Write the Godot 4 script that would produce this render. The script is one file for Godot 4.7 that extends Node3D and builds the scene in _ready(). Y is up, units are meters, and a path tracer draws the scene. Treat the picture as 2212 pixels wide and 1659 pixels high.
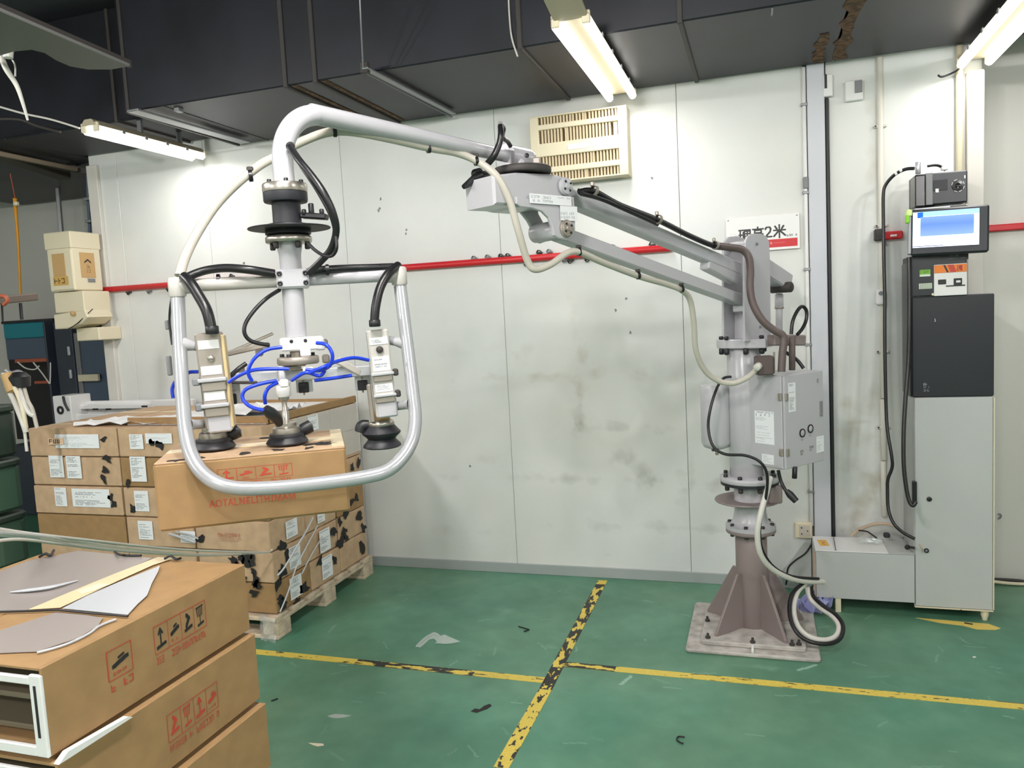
extends Node3D
# A factory corner: balanced lifting arm with a suction gripper, wrapped pallets of cartons, a terminal cabinet.
var M := {}
var meshes := {}
var taken := {}
var rng := RandomNumberGenerator.new()

func _ready() -> void:
	rng.seed = 7
	var cam := Camera3D.new()
	cam.name = "camera"
	cam.fov = 52.65
	cam.near = 0.05
	cam.transform = Transform3D(Basis(V(0.9514,-0.0527,-0.3035), V(0.0225,0.9945,-0.1022), V(0.3072,0.0904,0.9474)), V(0,1.6,4.45))
	add_child(cam)
	var we := WorldEnvironment.new()
	we.name = "environment"
	var env := Environment.new()
	env.background_mode = Environment.BG_COLOR
	env.background_color = Color(0.02, 0.02, 0.025)
	env.tonemap_mode = Environment.TONE_MAPPER_LINEAR
	env.tonemap_exposure = 1.12
	env.sdfgi_enabled = true
	env.ssao_enabled = true
	env.ssil_enabled = true
	we.environment = env
	add_child(we)
	make_materials()
	build_lamps()
	build_shell()
	build_ceiling()
	build_wall_things()
	build_pallet_stack()
	build_front_stack()
	build_arm()
	build_gripper()
	build_held_carton()
	build_terminal()
	build_corner()
	build_tape()
	build_litter()

# ------------------------------------------------------------------ helpers
func V(x: float, y: float, z: float) -> Vector3:
	return Vector3(x, y, z)

func mat(key: String, c: Color, rough := 0.6, metal := 0.0) -> StandardMaterial3D:
	if M.has(key):
		return M[key]
	var m := StandardMaterial3D.new()
	m.albedo_color = c
	m.roughness = rough
	m.metallic = metal
	M[key] = m
	return m

func c8(r: int, g: int, b: int) -> Color:
	return Color8(r, g, b)

func grain(m: StandardMaterial3D, seed_: int, freq: float, lo: float, hi: float, scale: float, tint := Color(1, 1, 1)) -> void:
	var n := FastNoiseLite.new()
	n.seed = seed_
	n.frequency = freq
	n.fractal_octaves = 5
	var t := NoiseTexture2D.new()
	t.width = 256
	t.height = 256
	t.seamless = true
	t.noise = n
	var r := Gradient.new()
	r.set_color(0, Color(lo * tint.r, lo * tint.g, lo * tint.b))
	r.set_color(1, Color(hi, hi, hi))
	t.color_ramp = r
	m.albedo_texture = t
	m.uv1_triplanar = true
	m.uv1_scale = Vector3.ONE * scale

func numbered(n: String) -> String:
	if not taken.has(n):
		taken[n] = 0
		return n
	taken[n] += 1
	return "%s_%03d" % [n, taken[n]]

func thing(called: String, label: String, category: String, at := Vector3.ZERO, group := "") -> Node3D:
	var o := Node3D.new()
	o.name = numbered(called)
	add_child(o)
	o.position = at
	tag(o, label, category, group)
	return o

func tag(o: Node3D, label: String, category: String, group := "") -> void:
	o.set_meta("label", label)
	o.set_meta("category", category)
	if group:
		o.set_meta("group", group)

func structure(called: String) -> Node3D:
	var o := Node3D.new()
	o.name = called
	add_child(o)
	o.set_meta("kind", "structure")
	return o

# a mesh under its parent, placed in world space
func put(parent: Node3D, called: String, mesh: Mesh, m: Material, xf := Transform3D(), label := "") -> MeshInstance3D:
	var o := MeshInstance3D.new()
	o.name = called
	o.mesh = mesh
	o.material_override = m
	parent.add_child(o, true)
	o.global_transform = xf
	if label:
		o.set_meta("label", label)
	return o

func at(p: Vector3, yaw := 0.0) -> Transform3D:
	return Transform3D(Basis(Vector3.UP, yaw), p)

# frame with the given x and y directions (y is squared up)
func fr(p: Vector3, x: Vector3, y := Vector3.UP) -> Transform3D:
	var xx := x.normalized()
	var z := xx.cross(y).normalized()
	return Transform3D(Basis(xx, z.cross(xx), z), p)

# frame with y along d
func up_along(p: Vector3, d: Vector3) -> Transform3D:
	var y := d.normalized()
	var r := Vector3.RIGHT if absf(y.x) < 0.9 else Vector3.FORWARD
	var z := r.cross(y).normalized()
	return Transform3D(Basis(y.cross(z), y, z), p)

func tri(st: SurfaceTool, a: Vector3, b: Vector3, c: Vector3, na: Vector3, nb: Vector3, nc: Vector3, ua := Vector2.ZERO, ub := Vector2.ZERO, uc := Vector2.ZERO) -> void:
	var ps := [a, b, c]
	var ns := [na, nb, nc]
	var us := [ua, ub, uc]
	var order := [0, 1, 2]
	if (b - a).cross(c - a).dot(na + nb + nc) > 0.0:
		order = [0, 2, 1]
	for i in order:
		st.set_normal(ns[i])
		st.set_uv(us[i])
		st.add_vertex(ps[i])

func face(st: SurfaceTool, pts: Array, n: Vector3, uvs := []) -> void:
	for i in range(1, pts.size() - 1):
		if uvs.size():
			tri(st, pts[0], pts[i], pts[i + 1], n, n, n, uvs[0], uvs[i], uvs[i + 1])
		else:
			tri(st, pts[0], pts[i], pts[i + 1], n, n, n)

func begin() -> SurfaceTool:
	var st := SurfaceTool.new()
	st.begin(Mesh.PRIMITIVE_TRIANGLES)
	return st

# chamfered box; every face carries 0..1 coordinates
func bx(s: Vector3, bev := 0.003) -> Mesh:
	var key := "bx%s%s" % [s, bev]
	if meshes.has(key):
		return meshes[key]
	var st := begin()
	var h := s * 0.5
	var b := minf(bev, minf(h.x, minf(h.y, h.z)) * 0.45)
	for ax in 3:
		var u := (ax + 1) % 3
		var v := (ax + 2) % 3
		if ax == 0:
			u = 2
			v = 1
		elif ax == 1:
			u = 0
			v = 2
		else:
			u = 0
			v = 1
		for sg in [-1.0, 1.0]:
			var n := Vector3.ZERO
			n[ax] = sg
			var pts := []
			var uvs := []
			for k in [[-1, -1], [1, -1], [1, 1], [-1, 1]]:
				var p := Vector3.ZERO
				p[ax] = sg * h[ax]
				p[u] = k[0] * (h[u] - b)
				p[v] = k[1] * (h[v] - b)
				pts.append(p)
				var uu: float = p[u] / s[u]
				if (ax == 2 and sg < 0) or (ax == 0 and sg > 0):
					uu = -uu
				uvs.append(Vector2(0.5 + uu, 0.5 - p[v] / s[v]))
			face(st, pts, n, uvs)
	if b > 0.0:
		for ax in 3:
			var u := (ax + 1) % 3
			var v := (ax + 2) % 3
			for su in [-1.0, 1.0]:
				for sv in [-1.0, 1.0]:
					var n := Vector3.ZERO
					n[u] = su
					n[v] = sv
					var pts := []
					for k in [[-1, 0], [1, 0], [1, 1], [-1, 1]]:
						var p := Vector3.ZERO
						p[ax] = k[0] * (h[ax] - b)
						p[u] = su * (h[u] - (b if k[1] else 0.0))
						p[v] = sv * (h[v] - (0.0 if k[1] else b))
						pts.append(p)
					face(st, pts, n.normalized(), [Vector2(0.01, 0.01), Vector2(0.02, 0.01), Vector2(0.02, 0.02), Vector2(0.01, 0.02)])
		for sx in [-1.0, 1.0]:
			for sy in [-1.0, 1.0]:
				for sz in [-1.0, 1.0]:
					var d := Vector3(sx, sy, sz)
					face(st, [Vector3(h.x, h.y - b, h.z - b) * d, Vector3(h.x - b, h.y, h.z - b) * d, Vector3(h.x - b, h.y - b, h.z) * d], d.normalized(), [Vector2(0.01, 0.01), Vector2(0.02, 0.01), Vector2(0.01, 0.02)])
	meshes[key] = st.commit()
	return meshes[key]

# one printed face, 0..1 coordinates, looking along +z
func leaf(w: float, h: float) -> Mesh:
	var st := begin()
	var x := w * 0.5
	var y := h * 0.5
	face(st, [V(-x, -y, 0.0), V(x, -y, 0.0), V(x, y, 0.0), V(-x, y, 0.0)], Vector3.BACK, [Vector2(0, 1), Vector2(1, 1), Vector2(1, 0), Vector2(0, 0)])
	return st.commit()

# surface of revolution about y; profile as [r, y] pairs from bottom to top
func lathe(prof: Array, seg := 24) -> Mesh:
	var key := "la%s%s" % [prof, seg]
	if meshes.has(key):
		return meshes[key]
	var st := begin()
	var nn := []
	for i in prof.size() - 1:
		var d := Vector2(prof[i + 1][0] - prof[i][0], prof[i + 1][1] - prof[i][1])
		nn.append(Vector2(d.y, -d.x).normalized())
	for i in nn.size():
		var n0: Vector2 = nn[i]
		var n1: Vector2 = nn[i]
		if i > 0 and nn[i].dot(nn[i - 1]) > 0.7:
			n0 = (nn[i] + nn[i - 1]).normalized()
		if i < nn.size() - 1 and nn[i].dot(nn[i + 1]) > 0.7:
			n1 = (nn[i] + nn[i + 1]).normalized()
		for k in seg:
			var a := TAU * k / seg
			var b := TAU * (k + 1) / seg
			var da := Vector3(cos(a), 0, sin(a))
			var db := Vector3(cos(b), 0, sin(b))
			var r0: float = prof[i][0]
			var y0: float = prof[i][1]
			var r1: float = prof[i + 1][0]
			var y1: float = prof[i + 1][1]
			var up := Vector3.UP
			var p0 := da * r0 + up * y0
			var p1 := db * r0 + up * y0
			var p2 := db * r1 + up * y1
			var p3 := da * r1 + up * y1
			var a0 := da * n0.x + up * n0.y
			var b0 := db * n0.x + up * n0.y
			var b1 := db * n1.x + up * n1.y
			var a1 := da * n1.x + up * n1.y
			if r0 > 1e-6:
				tri(st, p0, p1, p2, a0, b0, b1)
			if r1 > 1e-6:
				tri(st, p0, p2, p3, a0, b1, a1)
	meshes[key] = st.commit()
	return meshes[key]

# round bar along y with softened rims, foot at y 0
func cyl(r: float, h: float, bev := 0.002, seg := 24) -> Mesh:
	var b := minf(bev, minf(r, h) * 0.4)
	return lathe([[0.0, 0.0], [r - b, 0.0], [r, b], [r, h - b], [r - b, h], [0.0, h]], seg)

func smooth_path(pts: Array, sub := 5) -> Array:
	var out := []
	var n := pts.size()
	for i in n - 1:
		var p0: Vector3 = pts[maxi(i - 1, 0)]
		var p1: Vector3 = pts[i]
		var p2: Vector3 = pts[i + 1]
		var p3: Vector3 = pts[mini(i + 2, n - 1)]
		for k in sub:
			var t := float(k) / sub
			out.append(0.5 * ((2.0 * p1) + (p2 - p0) * t + (2.0 * p0 - 5.0 * p1 + 4.0 * p2 - p3) * t * t + (3.0 * p1 - p0 - 3.0 * p2 + p3) * t * t * t))
	out.append(pts[n - 1])
	return out

# sweep a circle (or an ellipse, flat < 1) along points
func tube(pts: Array, r, seg := 12, smooth := true, flat := 1.0) -> Mesh:
	var path := smooth_path(pts) if smooth else pts
	var st := begin()
	var n := path.size()
	var side := Vector3.ZERO
	var rings := []
	var norms := []
	for i in n:
		var t: Vector3 = (path[mini(i + 1, n - 1)] - path[maxi(i - 1, 0)]).normalized()
		if side == Vector3.ZERO:
			side = t.cross(Vector3.UP if absf(t.y) < 0.9 else Vector3.RIGHT).normalized()
		side = (side - t * side.dot(t)).normalized()
		var upv := side.cross(t)
		var rad: float
		if r is Array:
			var f: float = float(i) / (n - 1) * (r.size() - 1)
			var j: int = mini(int(f), r.size() - 2)
			rad = lerpf(r[j], r[j + 1], f - j)
		else:
			rad = r
		var ring := []
		var nr := []
		for k in seg:
			var a := TAU * k / seg
			var d := side * cos(a) + upv * sin(a) * flat
			ring.append(path[i] + d * rad)
			nr.append((side * cos(a) * flat + upv * sin(a)).normalized())
		rings.append(ring)
		norms.append(nr)
	for i in n - 1:
		for k in seg:
			var j := (k + 1) % seg
			tri(st, rings[i][k], rings[i][j], rings[i + 1][j], norms[i][k], norms[i][j], norms[i + 1][j])
			tri(st, rings[i][k], rings[i + 1][j], rings[i + 1][k], norms[i][k], norms[i + 1][j], norms[i + 1][k])
	face(st, rings[0], (path[0] - path[1]).normalized())
	face(st, rings[n - 1], (path[n - 1] - path[n - 2]).normalized())
	return st.commit()

# plate with the given outline in x-y and a thickness along z (centred); bev insets the rims
func prism(outline: Array, depth: float, bev := 0.0) -> Mesh:
	var poly := PackedVector2Array(outline)
	if Geometry2D.is_polygon_clockwise(poly):
		poly.reverse()
	var st := begin()
	var h := depth * 0.5
	var rim := poly
	if bev > 0.0:
		var off := Geometry2D.offset_polygon(poly, -bev, Geometry2D.JOIN_MITER)
		if off.size() == 1 and off[0].size() == poly.size():
			var best := 0
			for k in poly.size():
				if off[0][k].distance_to(poly[0]) < off[0][best].distance_to(poly[0]):
					best = k
			rim = PackedVector2Array()
			for k in poly.size():
				rim.append(off[0][(k + best) % poly.size()])
			if Geometry2D.is_polygon_clockwise(rim):
				rim = poly
	var b := bev if rim != poly else 0.0
	var tris := Geometry2D.triangulate_polygon(rim)
	for s in [-1.0, 1.0]:
		for i in range(0, tris.size(), 3):
			var n := Vector3(0, 0, s)
			var p := []
			for k in 3:
				var q := rim[tris[i + k]]
				p.append(Vector3(q.x, q.y, s * h))
			tri(st, p[0], p[1], p[2], n, n, n)
	for i in poly.size():
		var j := (i + 1) % poly.size()
		var e := (poly[j] - poly[i]).normalized()
		var n := Vector3(e.y, -e.x, 0)
		var a := Vector3(poly[i].x, poly[i].y, 0)
		var c := Vector3(poly[j].x, poly[j].y, 0)
		var z := Vector3(0, 0, h - b)
		face(st, [a - z, c - z, c + z, a + z], n)
		if b > 0.0:
			for s in [-1.0, 1.0]:
				face(st, [a + z * s, c + z * s, Vector3(rim[j].x, rim[j].y, h * s), Vector3(rim[i].x, rim[i].y, h * s)], (n + Vector3(0, 0, s)).normalized())
	return st.commit()

func rounded(w: float, h: float, r: float, n := 5) -> Array:
	var out := []
	for c in [[1, 1, 0.0], [-1, 1, 0.5], [-1, -1, 1.0], [1, -1, 1.5]]:
		for k in n + 1:
			var a: float = PI * (c[2] + 0.5 * k / n)
			out.append(Vector2(c[0] * (w * 0.5 - r) + cos(a) * r, c[1] * (h * 0.5 - r) + sin(a) * r))
	return out

func blob(r: float, squash := 0.6, spikes := 9) -> Array:
	var out := []
	var turn := rng.randf() * TAU
	for k in spikes:
		var a := TAU * k / spikes
		var q := r * rng.randf_range(0.3, 1.0)
		out.append(Vector2(cos(a) * q, sin(a) * q * squash).rotated(turn))
	return out

func rod(parent: Node3D, called: String, a: Vector3, b: Vector3, r: float, m: Material, seg := 20, label := "") -> MeshInstance3D:
	return put(parent, called, cyl(r, a.distance_to(b), 0.002, seg), m, up_along(a, b - a), label)

# box beam from a to b; w sideways, h upwards
func bar(parent: Node3D, called: String, a: Vector3, b: Vector3, w: float, h: float, m: Material, bev := 0.003, label := "") -> MeshInstance3D:
	return put(parent, called, bx(V(a.distance_to(b), h, w), bev), m, fr((a + b) * 0.5, b - a), label)

func box_at(parent: Node3D, called: String, c: Vector3, s: Vector3, m: Material, bev := 0.003, yaw := 0.0, label := "") -> MeshInstance3D:
	return put(parent, called, bx(s, bev), m, at(c, yaw), label)

# box between two corners
func span(parent: Node3D, called: String, a: Vector3, b: Vector3, m: Material, bev := 0.003, label := "") -> MeshInstance3D:
	return box_at(parent, called, (a + b) * 0.5, (b - a).abs(), m, bev, 0.0, label)

func bolt_ring(parent: Node3D, c: Vector3, r: float, y: float, n: int, size: float, m: Material, turn := 0.0) -> void:
	for k in n:
		var a := TAU * k / n + turn
		put(parent, "bolt", lathe([[0.0, 0.0], [size, 0.0], [size, size * 1.1], [size * 0.8, size * 1.3], [0.0, size * 1.3]], 6), m, at(c + V(cos(a) * r, y, sin(a) * r), -a))

# ------------------------------------------------------------------ pictures (print and stains only)
func picture(im: Image, rough := 0.6) -> StandardMaterial3D:
	var m := StandardMaterial3D.new()
	m.albedo_texture = ImageTexture.create_from_image(im)
	m.roughness = rough
	return m

func canvas(w: int, h: int, c: Color) -> Image:
	var im := Image.create(w, h, false, Image.FORMAT_RGB8)
	im.fill(c)
	return im

# bare print: nothing but the ink is there
func ink_only(w: int, h: int) -> Image:
	var im := Image.create(w, h, false, Image.FORMAT_RGBA8)
	im.fill(Color(0.6, 0.4, 0.3, 0.0))
	return im

func ink_mat(im: Image, rough := 0.7) -> StandardMaterial3D:
	var m := picture(im, rough)
	m.transparency = BaseMaterial3D.TRANSPARENCY_ALPHA_SCISSOR
	m.alpha_scissor_threshold = 0.5
	return m

func stroke(im: Image, x0: float, y0: float, x1: float, y1: float, w: float, c: Color) -> void:
	var n := int(maxf(absf(x1 - x0), absf(y1 - y0)) / maxf(w * 0.4, 1.0)) + 1
	for i in n + 1:
		var t := float(i) / n
		im.fill_rect(Rect2i(int(lerpf(x0, x1, t) - w * 0.5), int(lerpf(y0, y1, t) - w * 0.5), maxi(int(w), 1), maxi(int(w), 1)), c)

func box_line(im: Image, x: int, y: int, w: int, h: int, t: int, c: Color) -> void:
	im.fill_rect(Rect2i(x, y, w, t), c)
	im.fill_rect(Rect2i(x, y + h - t, w, t), c)
	im.fill_rect(Rect2i(x, y, t, h), c)
	im.fill_rect(Rect2i(x + w - t, y, t, h), c)

# a row of small printed characters, too small to read in the photograph
func print_row(im: Image, x: int, y: int, w: int, h: int, c: Color) -> void:
	var px := x
	while px < x + w - h / 2:
		var cw := int(h * rng.randf_range(0.45, 0.8))
		var t := maxi(h / 6, 1)
		if rng.randf() > 0.12:
			for k in 3:
				if rng.randf() < 0.5:
					im.fill_rect(Rect2i(px, y + k * (h - t) / 2, cw, t), c)
				else:
					im.fill_rect(Rect2i(px + (cw - t) * (k % 2), y, t, h), c)
		px += cw + maxi(h / 4, 1)

func paper(seed_: int, w := 96, h := 128, style := 0) -> StandardMaterial3D:
	var key := "paper%d_%d_%d_%d" % [seed_, w, h, style]
	if M.has(key):
		return M[key]
	rng.seed = seed_
	var im := canvas(w, h, c8(236, 238, 240))
	var ink := c8(168, 172, 178)
	var y := 8
	if style == 1:
		print_row(im, 5, 4, w - 10, 9, c8(50, 52, 56))
		for k in 4:
			print_row(im, 10 + k * (w - 14) / 4, 17, 9, 14, c8(40, 42, 46))
		y = 40
	if style == 2:
		ink = c8(60, 62, 66)
	while y < h - 8:
		if rng.randf() > 0.35:
			print_row(im, 8, y, int(w * rng.randf_range(0.4, 0.85)), 4, ink)
		y += 8
	M[key] = picture(im, 0.55)
	return M[key]

func lettering(parent: Node3D, words: String, size: float, m: Material, xf: Transform3D) -> void:
	var t := TextMesh.new()
	t.text = words
	var f := SystemFont.new()
	f.font_names = PackedStringArray(["Droid Sans"])
	t.font = f
	t.font_size = 32
	t.pixel_size = size / 24.0
	t.depth = 0.0006
	t.curve_step = 4.0
	put(parent, "lettering", t, m, xf)

# ------------------------------------------------------------------ materials
func make_materials() -> void:
	mat("arm", c8(187, 186, 190), 0.26)
	mat("arm_cream", c8(192, 189, 182), 0.32)
	mat("handle_gray", c8(176, 178, 181), 0.24, 0.25)
	mat("mauve", c8(138, 125, 123), 0.5)
	mat("mauve_dust", c8(194, 189, 182), 0.8)
	grain(M.mauve_dust, 3, 0.02, 0.75, 1.1, 2.0)
	mat("rubber", c8(38, 39, 44), 0.5)
	mat("black", c8(30, 31, 34), 0.42)
	mat("black_gloss", c8(22, 22, 24), 0.22)
	mat("hose_black", c8(26, 26, 28), 0.35)
	mat("hose_brown", c8(96, 82, 80), 0.45)
	mat("hose_clear", c8(196, 190, 178), 0.35)
	mat("hose_white", c8(214, 211, 203), 0.3)
	mat("blue", c8(28, 62, 205), 0.3)
	mat("steel", c8(186, 180, 170), 0.32, 0.85)
	mat("steel_dull", c8(168, 160, 150), 0.45, 0.6)
	mat("alu", c8(200, 202, 206), 0.4, 0.5)
	mat("white", c8(232, 232, 230), 0.45)
	mat("cream", c8(226, 216, 188), 0.5)
	mat("cream_slat", c8(205, 188, 155), 0.55)
	mat("red", c8(205, 38, 46), 0.4)
	mat("kraft", c8(166, 132, 89), 0.75)
	grain(M.kraft, 11, 0.03, 0.9, 1.0, 1.6)
	mat("kraft_pale", c8(204, 172, 138), 0.75)
	grain(M.kraft_pale, 12, 0.03, 0.9, 1.0, 1.6)
	mat("kraft_edge", c8(150, 108, 70), 0.85)
	mat("tape_tan", c8(226, 208, 168), 0.3)
	mat("ink_red", c8(196, 72, 52), 0.7)
	mat("ink_black", c8(36, 34, 34), 0.7)
	mat("wood", c8(222, 204, 178), 0.8)
	grain(M.wood, 21, 0.015, 0.72, 1.05, 2.5)
	mat("duct", c8(30, 32, 40), 0.46)
	grain(M.duct, 31, 0.012, 0.7, 1.15, 0.5)
	mat("flange", c8(66, 62, 60), 0.6, 0.2)
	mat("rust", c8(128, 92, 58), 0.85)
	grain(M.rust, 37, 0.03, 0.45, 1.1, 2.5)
	mat("galv", c8(150, 152, 154), 0.4, 0.5)
	mat("gray_cabinet", c8(188, 191, 188), 0.45)
	mat("panel_black", c8(36, 40, 45), 0.35)
	mat("gray_mid", c8(128, 130, 132), 0.45)
	mat("col_lilac", c8(206, 208, 214), 0.5)
	mat("wall_dim", c8(214, 211, 203), 0.55)
	mat("navy", c8(78, 92, 112), 0.5)
	mat("navy_dark", c8(56, 63, 76), 0.5)
	mat("teal", c8(20, 128, 142), 0.5)
	mat("brick_red", c8(176, 92, 66), 0.5)
	mat("beige_bin", c8(196, 160, 108), 0.6)
	mat("blue_tape", c8(92, 138, 172), 0.5)
	mat("orange", c8(228, 156, 40), 0.5)
	mat("green_bin", c8(72, 100, 84), 0.3)
	mat("green_dark", c8(52, 66, 58), 0.35)
	mat("film_gray", c8(158, 150, 145), 0.24)
	mat("film_blue", c8(188, 192, 196), 0.3)
	mat("baseboard", c8(160, 168, 166), 0.5)
	var film := mat("film", Color(0.93, 0.94, 0.94, 0.28), 0.12)
	film.transparency = BaseMaterial3D.TRANSPARENCY_ALPHA
	var scrap := mat("scrap", Color(0.85, 0.9, 0.87, 0.42), 0.2)
	scrap.transparency = BaseMaterial3D.TRANSPARENCY_ALPHA
	var gfilm := mat("green_film", Color(0.3, 0.42, 0.36, 0.55), 0.2)
	gfilm.transparency = BaseMaterial3D.TRANSPARENCY_ALPHA
	var tubem := mat("lamp_glow", c8(255, 253, 246), 0.4)
	tubem.emission_enabled = true
	tubem.emission = c8(255, 252, 244)
	tubem.emission_energy_multiplier = 6.0

# ------------------------------------------------------------------ lamps
func lamp(label: String, x: float, gap: float, z0: float, z1: float, y: float, power := 5.0, hood := false) -> Node3D:
	var o := thing("fluorescent_lamp", label, "lamp", V(x, y, (z0 + z1) * 0.5))
	var zc := (z0 + z1) * 0.5
	var l := z1 - z0
	var ch := [Vector2(-gap * 0.62, 0.012), Vector2(gap * 0.62, 0.012), Vector2(gap * 0.4, 0.036), Vector2(gap * 0.28, 0.046), Vector2(-gap * 0.28, 0.046), Vector2(-gap * 0.4, 0.036)]
	put(o, "reflector", prism(ch, l + 0.03), mat("reflector", c8(176, 166, 142), 0.5), at(V(x, y, zc)))
	if hood:
		put(o, "end_hood", bx(V(gap * 1.1, 0.02, 0.34), 0.006), M.reflector, Transform3D(Basis(V(1, 0, 0), 0.0), V(x, y + 0.045, z1 + 0.16)) * Transform3D(Basis(V(1, 0, 0), -0.2), Vector3.ZERO))
	for s in [-1.0, 1.0]:
		var tx: float = x + s * gap * 0.5
		var far: float = z0
		var t := put(o, "lamp_tube", cyl(0.019, z1 - far, 0.008, 16), M.lamp_glow, up_along(V(tx, y - 0.012, far), V(0, 0, 1)))
		t.set_meta("label", "glowing white tube")
		for e in [far - 0.004, z1 + 0.004]:
			box_at(o, "lamp_holder", V(tx, y + 0.004, e), V(0.034, 0.05, 0.016), M.cream, 0.004)
		for k in 4:
			box_at(o, "clip", V(tx + s * 0.021, y + 0.006, lerpf(far, z1, 0.2 + 0.2 * k)), V(0.006, 0.02, 0.022), M.gray_mid, 0.001)
	var a := AreaLight3D.new()
	a.name = "lamp_light"
	o.add_child(a)
	a.area_size = Vector2(gap + 0.04, l)
	a.global_transform = Transform3D(Basis(Vector3.RIGHT, V(0, 0, -1), Vector3.UP), V(x, y - 0.045, zc))
	a.light_color = Color(1.0, 0.985, 0.985)
	a.light_energy = power
	a.shadow_enabled = true
	return o

# bare tubes with nothing close by: light goes out all round
func hall_lamp(label: String, x: float, z: float, power: float) -> void:
	var o := lamp(label, x, 0.125, z - 0.6, z + 0.6, 2.9, power)
	for s in [-0.32, 0.32]:
		var b := OmniLight3D.new()
		b.name = "tube_light"
		o.add_child(b)
		b.global_position = V(x, 2.82, z + s)
		b.light_size = 0.06
		b.light_color = Color(1.0, 0.99, 0.985)
		b.light_energy = power
		b.omni_range = 20.0
		b.omni_attenuation = 2.0
		b.shadow_enabled = true

func build_lamps() -> void:
	lamp("twin-tube batten lamp hanging under the duct above the beige wall grille", -0.693, 0.125, 0.13, 1.31, 2.745, 0.6, true)
	var la := lamp("twin-tube batten lamp under the low duct by the beige corner box", -3.5, 0.085, 0.09, 0.95, 2.74, 0.7)
	for z in [0.25, 0.58]:
		box_at(la, "hanger_plate", V(-3.5, 2.822, z), V(0.03, 0.08, 0.02), M.galv, 0.002)
	lamp("twin-tube batten lamp above the terminal cabinet and its barcode camera", 1.015, 0.12, 0.04, 1.22, 2.70, 0.6)
	# the rest of the hall's rows of the same lamps, behind the camera
	for x in [[-3.6, "over the recess side", 1.1], [-0.7, "along the middle aisle", 1.1], [1.9, "over the terminal side", 0.9]]:
		for z in [[3.7, "first"], [6.2, "second"]]:
			hall_lamp("twin-tube batten lamp in the %s hall row behind the viewer, %s" % [z[1], x[1]], x[0], z[0], x[2])

# ------------------------------------------------------------------ room
func smudge(im: Image, n: FastNoiseLite, cx: float, cy: float, rx: float, ry: float, amount: float, c: Color) -> void:
	# grime with a ragged, broken grain
	for y in range(maxi(int(cy - ry), 0), mini(int(cy + ry), im.get_height() - 1)):
		for x in range(maxi(int(cx - rx), 0), mini(int(cx + rx), im.get_width() - 1)):
			var d := Vector2((x - cx) / rx, (y - cy) / ry).length()
			var v := n.get_noise_2d(x * 2.2, y * 2.2) * 0.9 + 0.35 - d * 0.75
			if v > 0.0:
				im.set_pixel(x, y, im.get_pixel(x, y).lerp(c, clampf(v * amount, 0.0, 0.5)))

func wall_picture() -> StandardMaterial3D:
	var w := 1024
	var h := 536
	var im := canvas(w, h, c8(222, 222, 216))
	var n := FastNoiseLite.new()
	n.seed = 5
	n.frequency = 0.012
	n.fractal_octaves = 4
	for y in h:
		for x in w:
			var v := n.get_noise_2d(x * 0.7, y * 0.7) * 0.025
			var b := n.get_noise_2d(x * 0.4 + 900.0, y * 0.4) * 0.03
			im.set_pixel(x, y, Color(0.868 + v + b * 0.3, 0.876 + v, 0.86 + v - b * 0.4))
	var brown := c8(150, 134, 108)
	var gray := c8(128, 128, 120)
	# x, y in metres on the wall, half sizes, strength
	for s in [[-1.05, 1.45, 0.035, 0.16, 0.5, 0], [-1.03, 1.16, 0.045, 0.24, 0.8, 0], [-1.02, 0.98, 0.05, 0.12, 0.7, 1], [-1.2, 1.22, 0.45, 0.03, 0.6, 0], [-0.55, 1.2, 0.3, 0.03, 0.4, 0], [-0.85, 0.9, 0.42, 0.035, 0.7, 1],
			[-1.1, 0.6, 0.9, 0.03, 0.55, 1], [-0.3, 0.58, 0.35, 0.04, 0.6, 1], [-0.5, 0.32, 0.7, 0.03, 0.55, 1], [-0.82, 0.75, 0.12, 0.05, 0.6, 1], [-0.7, 0.66, 0.07, 0.06, 0.7, 1], [-0.48, 0.6, 0.06, 0.16, 0.6, 1], [-0.4, 0.62, 0.03, 0.14, 0.5, 1],
			[-1.0, 0.14, 0.09, 0.012, 1.2, 1], [-0.8, 0.09, 0.06, 0.01, 1.0, 1], [-1.8, 0.25, 0.3, 0.03, 0.3, 1], [-1.6, 0.72, 0.1, 0.03, 0.3, 0], [-1.35, 1.35, 0.06, 0.12, 0.3, 0], [-1.7, 1.38, 0.25, 0.05, 0.25, 0],
			[0.45, 0.75, 0.1, 0.4, 0.55, 0], [0.5, 0.45, 0.12, 0.2, 0.7, 0], [0.42, 1.05, 0.05, 0.2, 0.5, 0], [0.58, 0.9, 0.04, 0.4, 0.6, 0], [0.56, 2.3, 0.04, 0.4, 0.5, 0], [0.12, 0.8, 0.08, 0.5, 0.4, 0], [0.5, 0.93, 0.14, 0.015, 0.8, 0]]:
		smudge(im, n, (s[0] + 4.5) / 5.56 * w, (2.92 - s[1]) / 2.92 * h, s[2] / 5.56 * w * 1.6, s[3] / 2.92 * h * 1.6, s[4] * 0.45, brown if s[5] == 0 else gray)
	return picture(im, 0.34)

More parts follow.
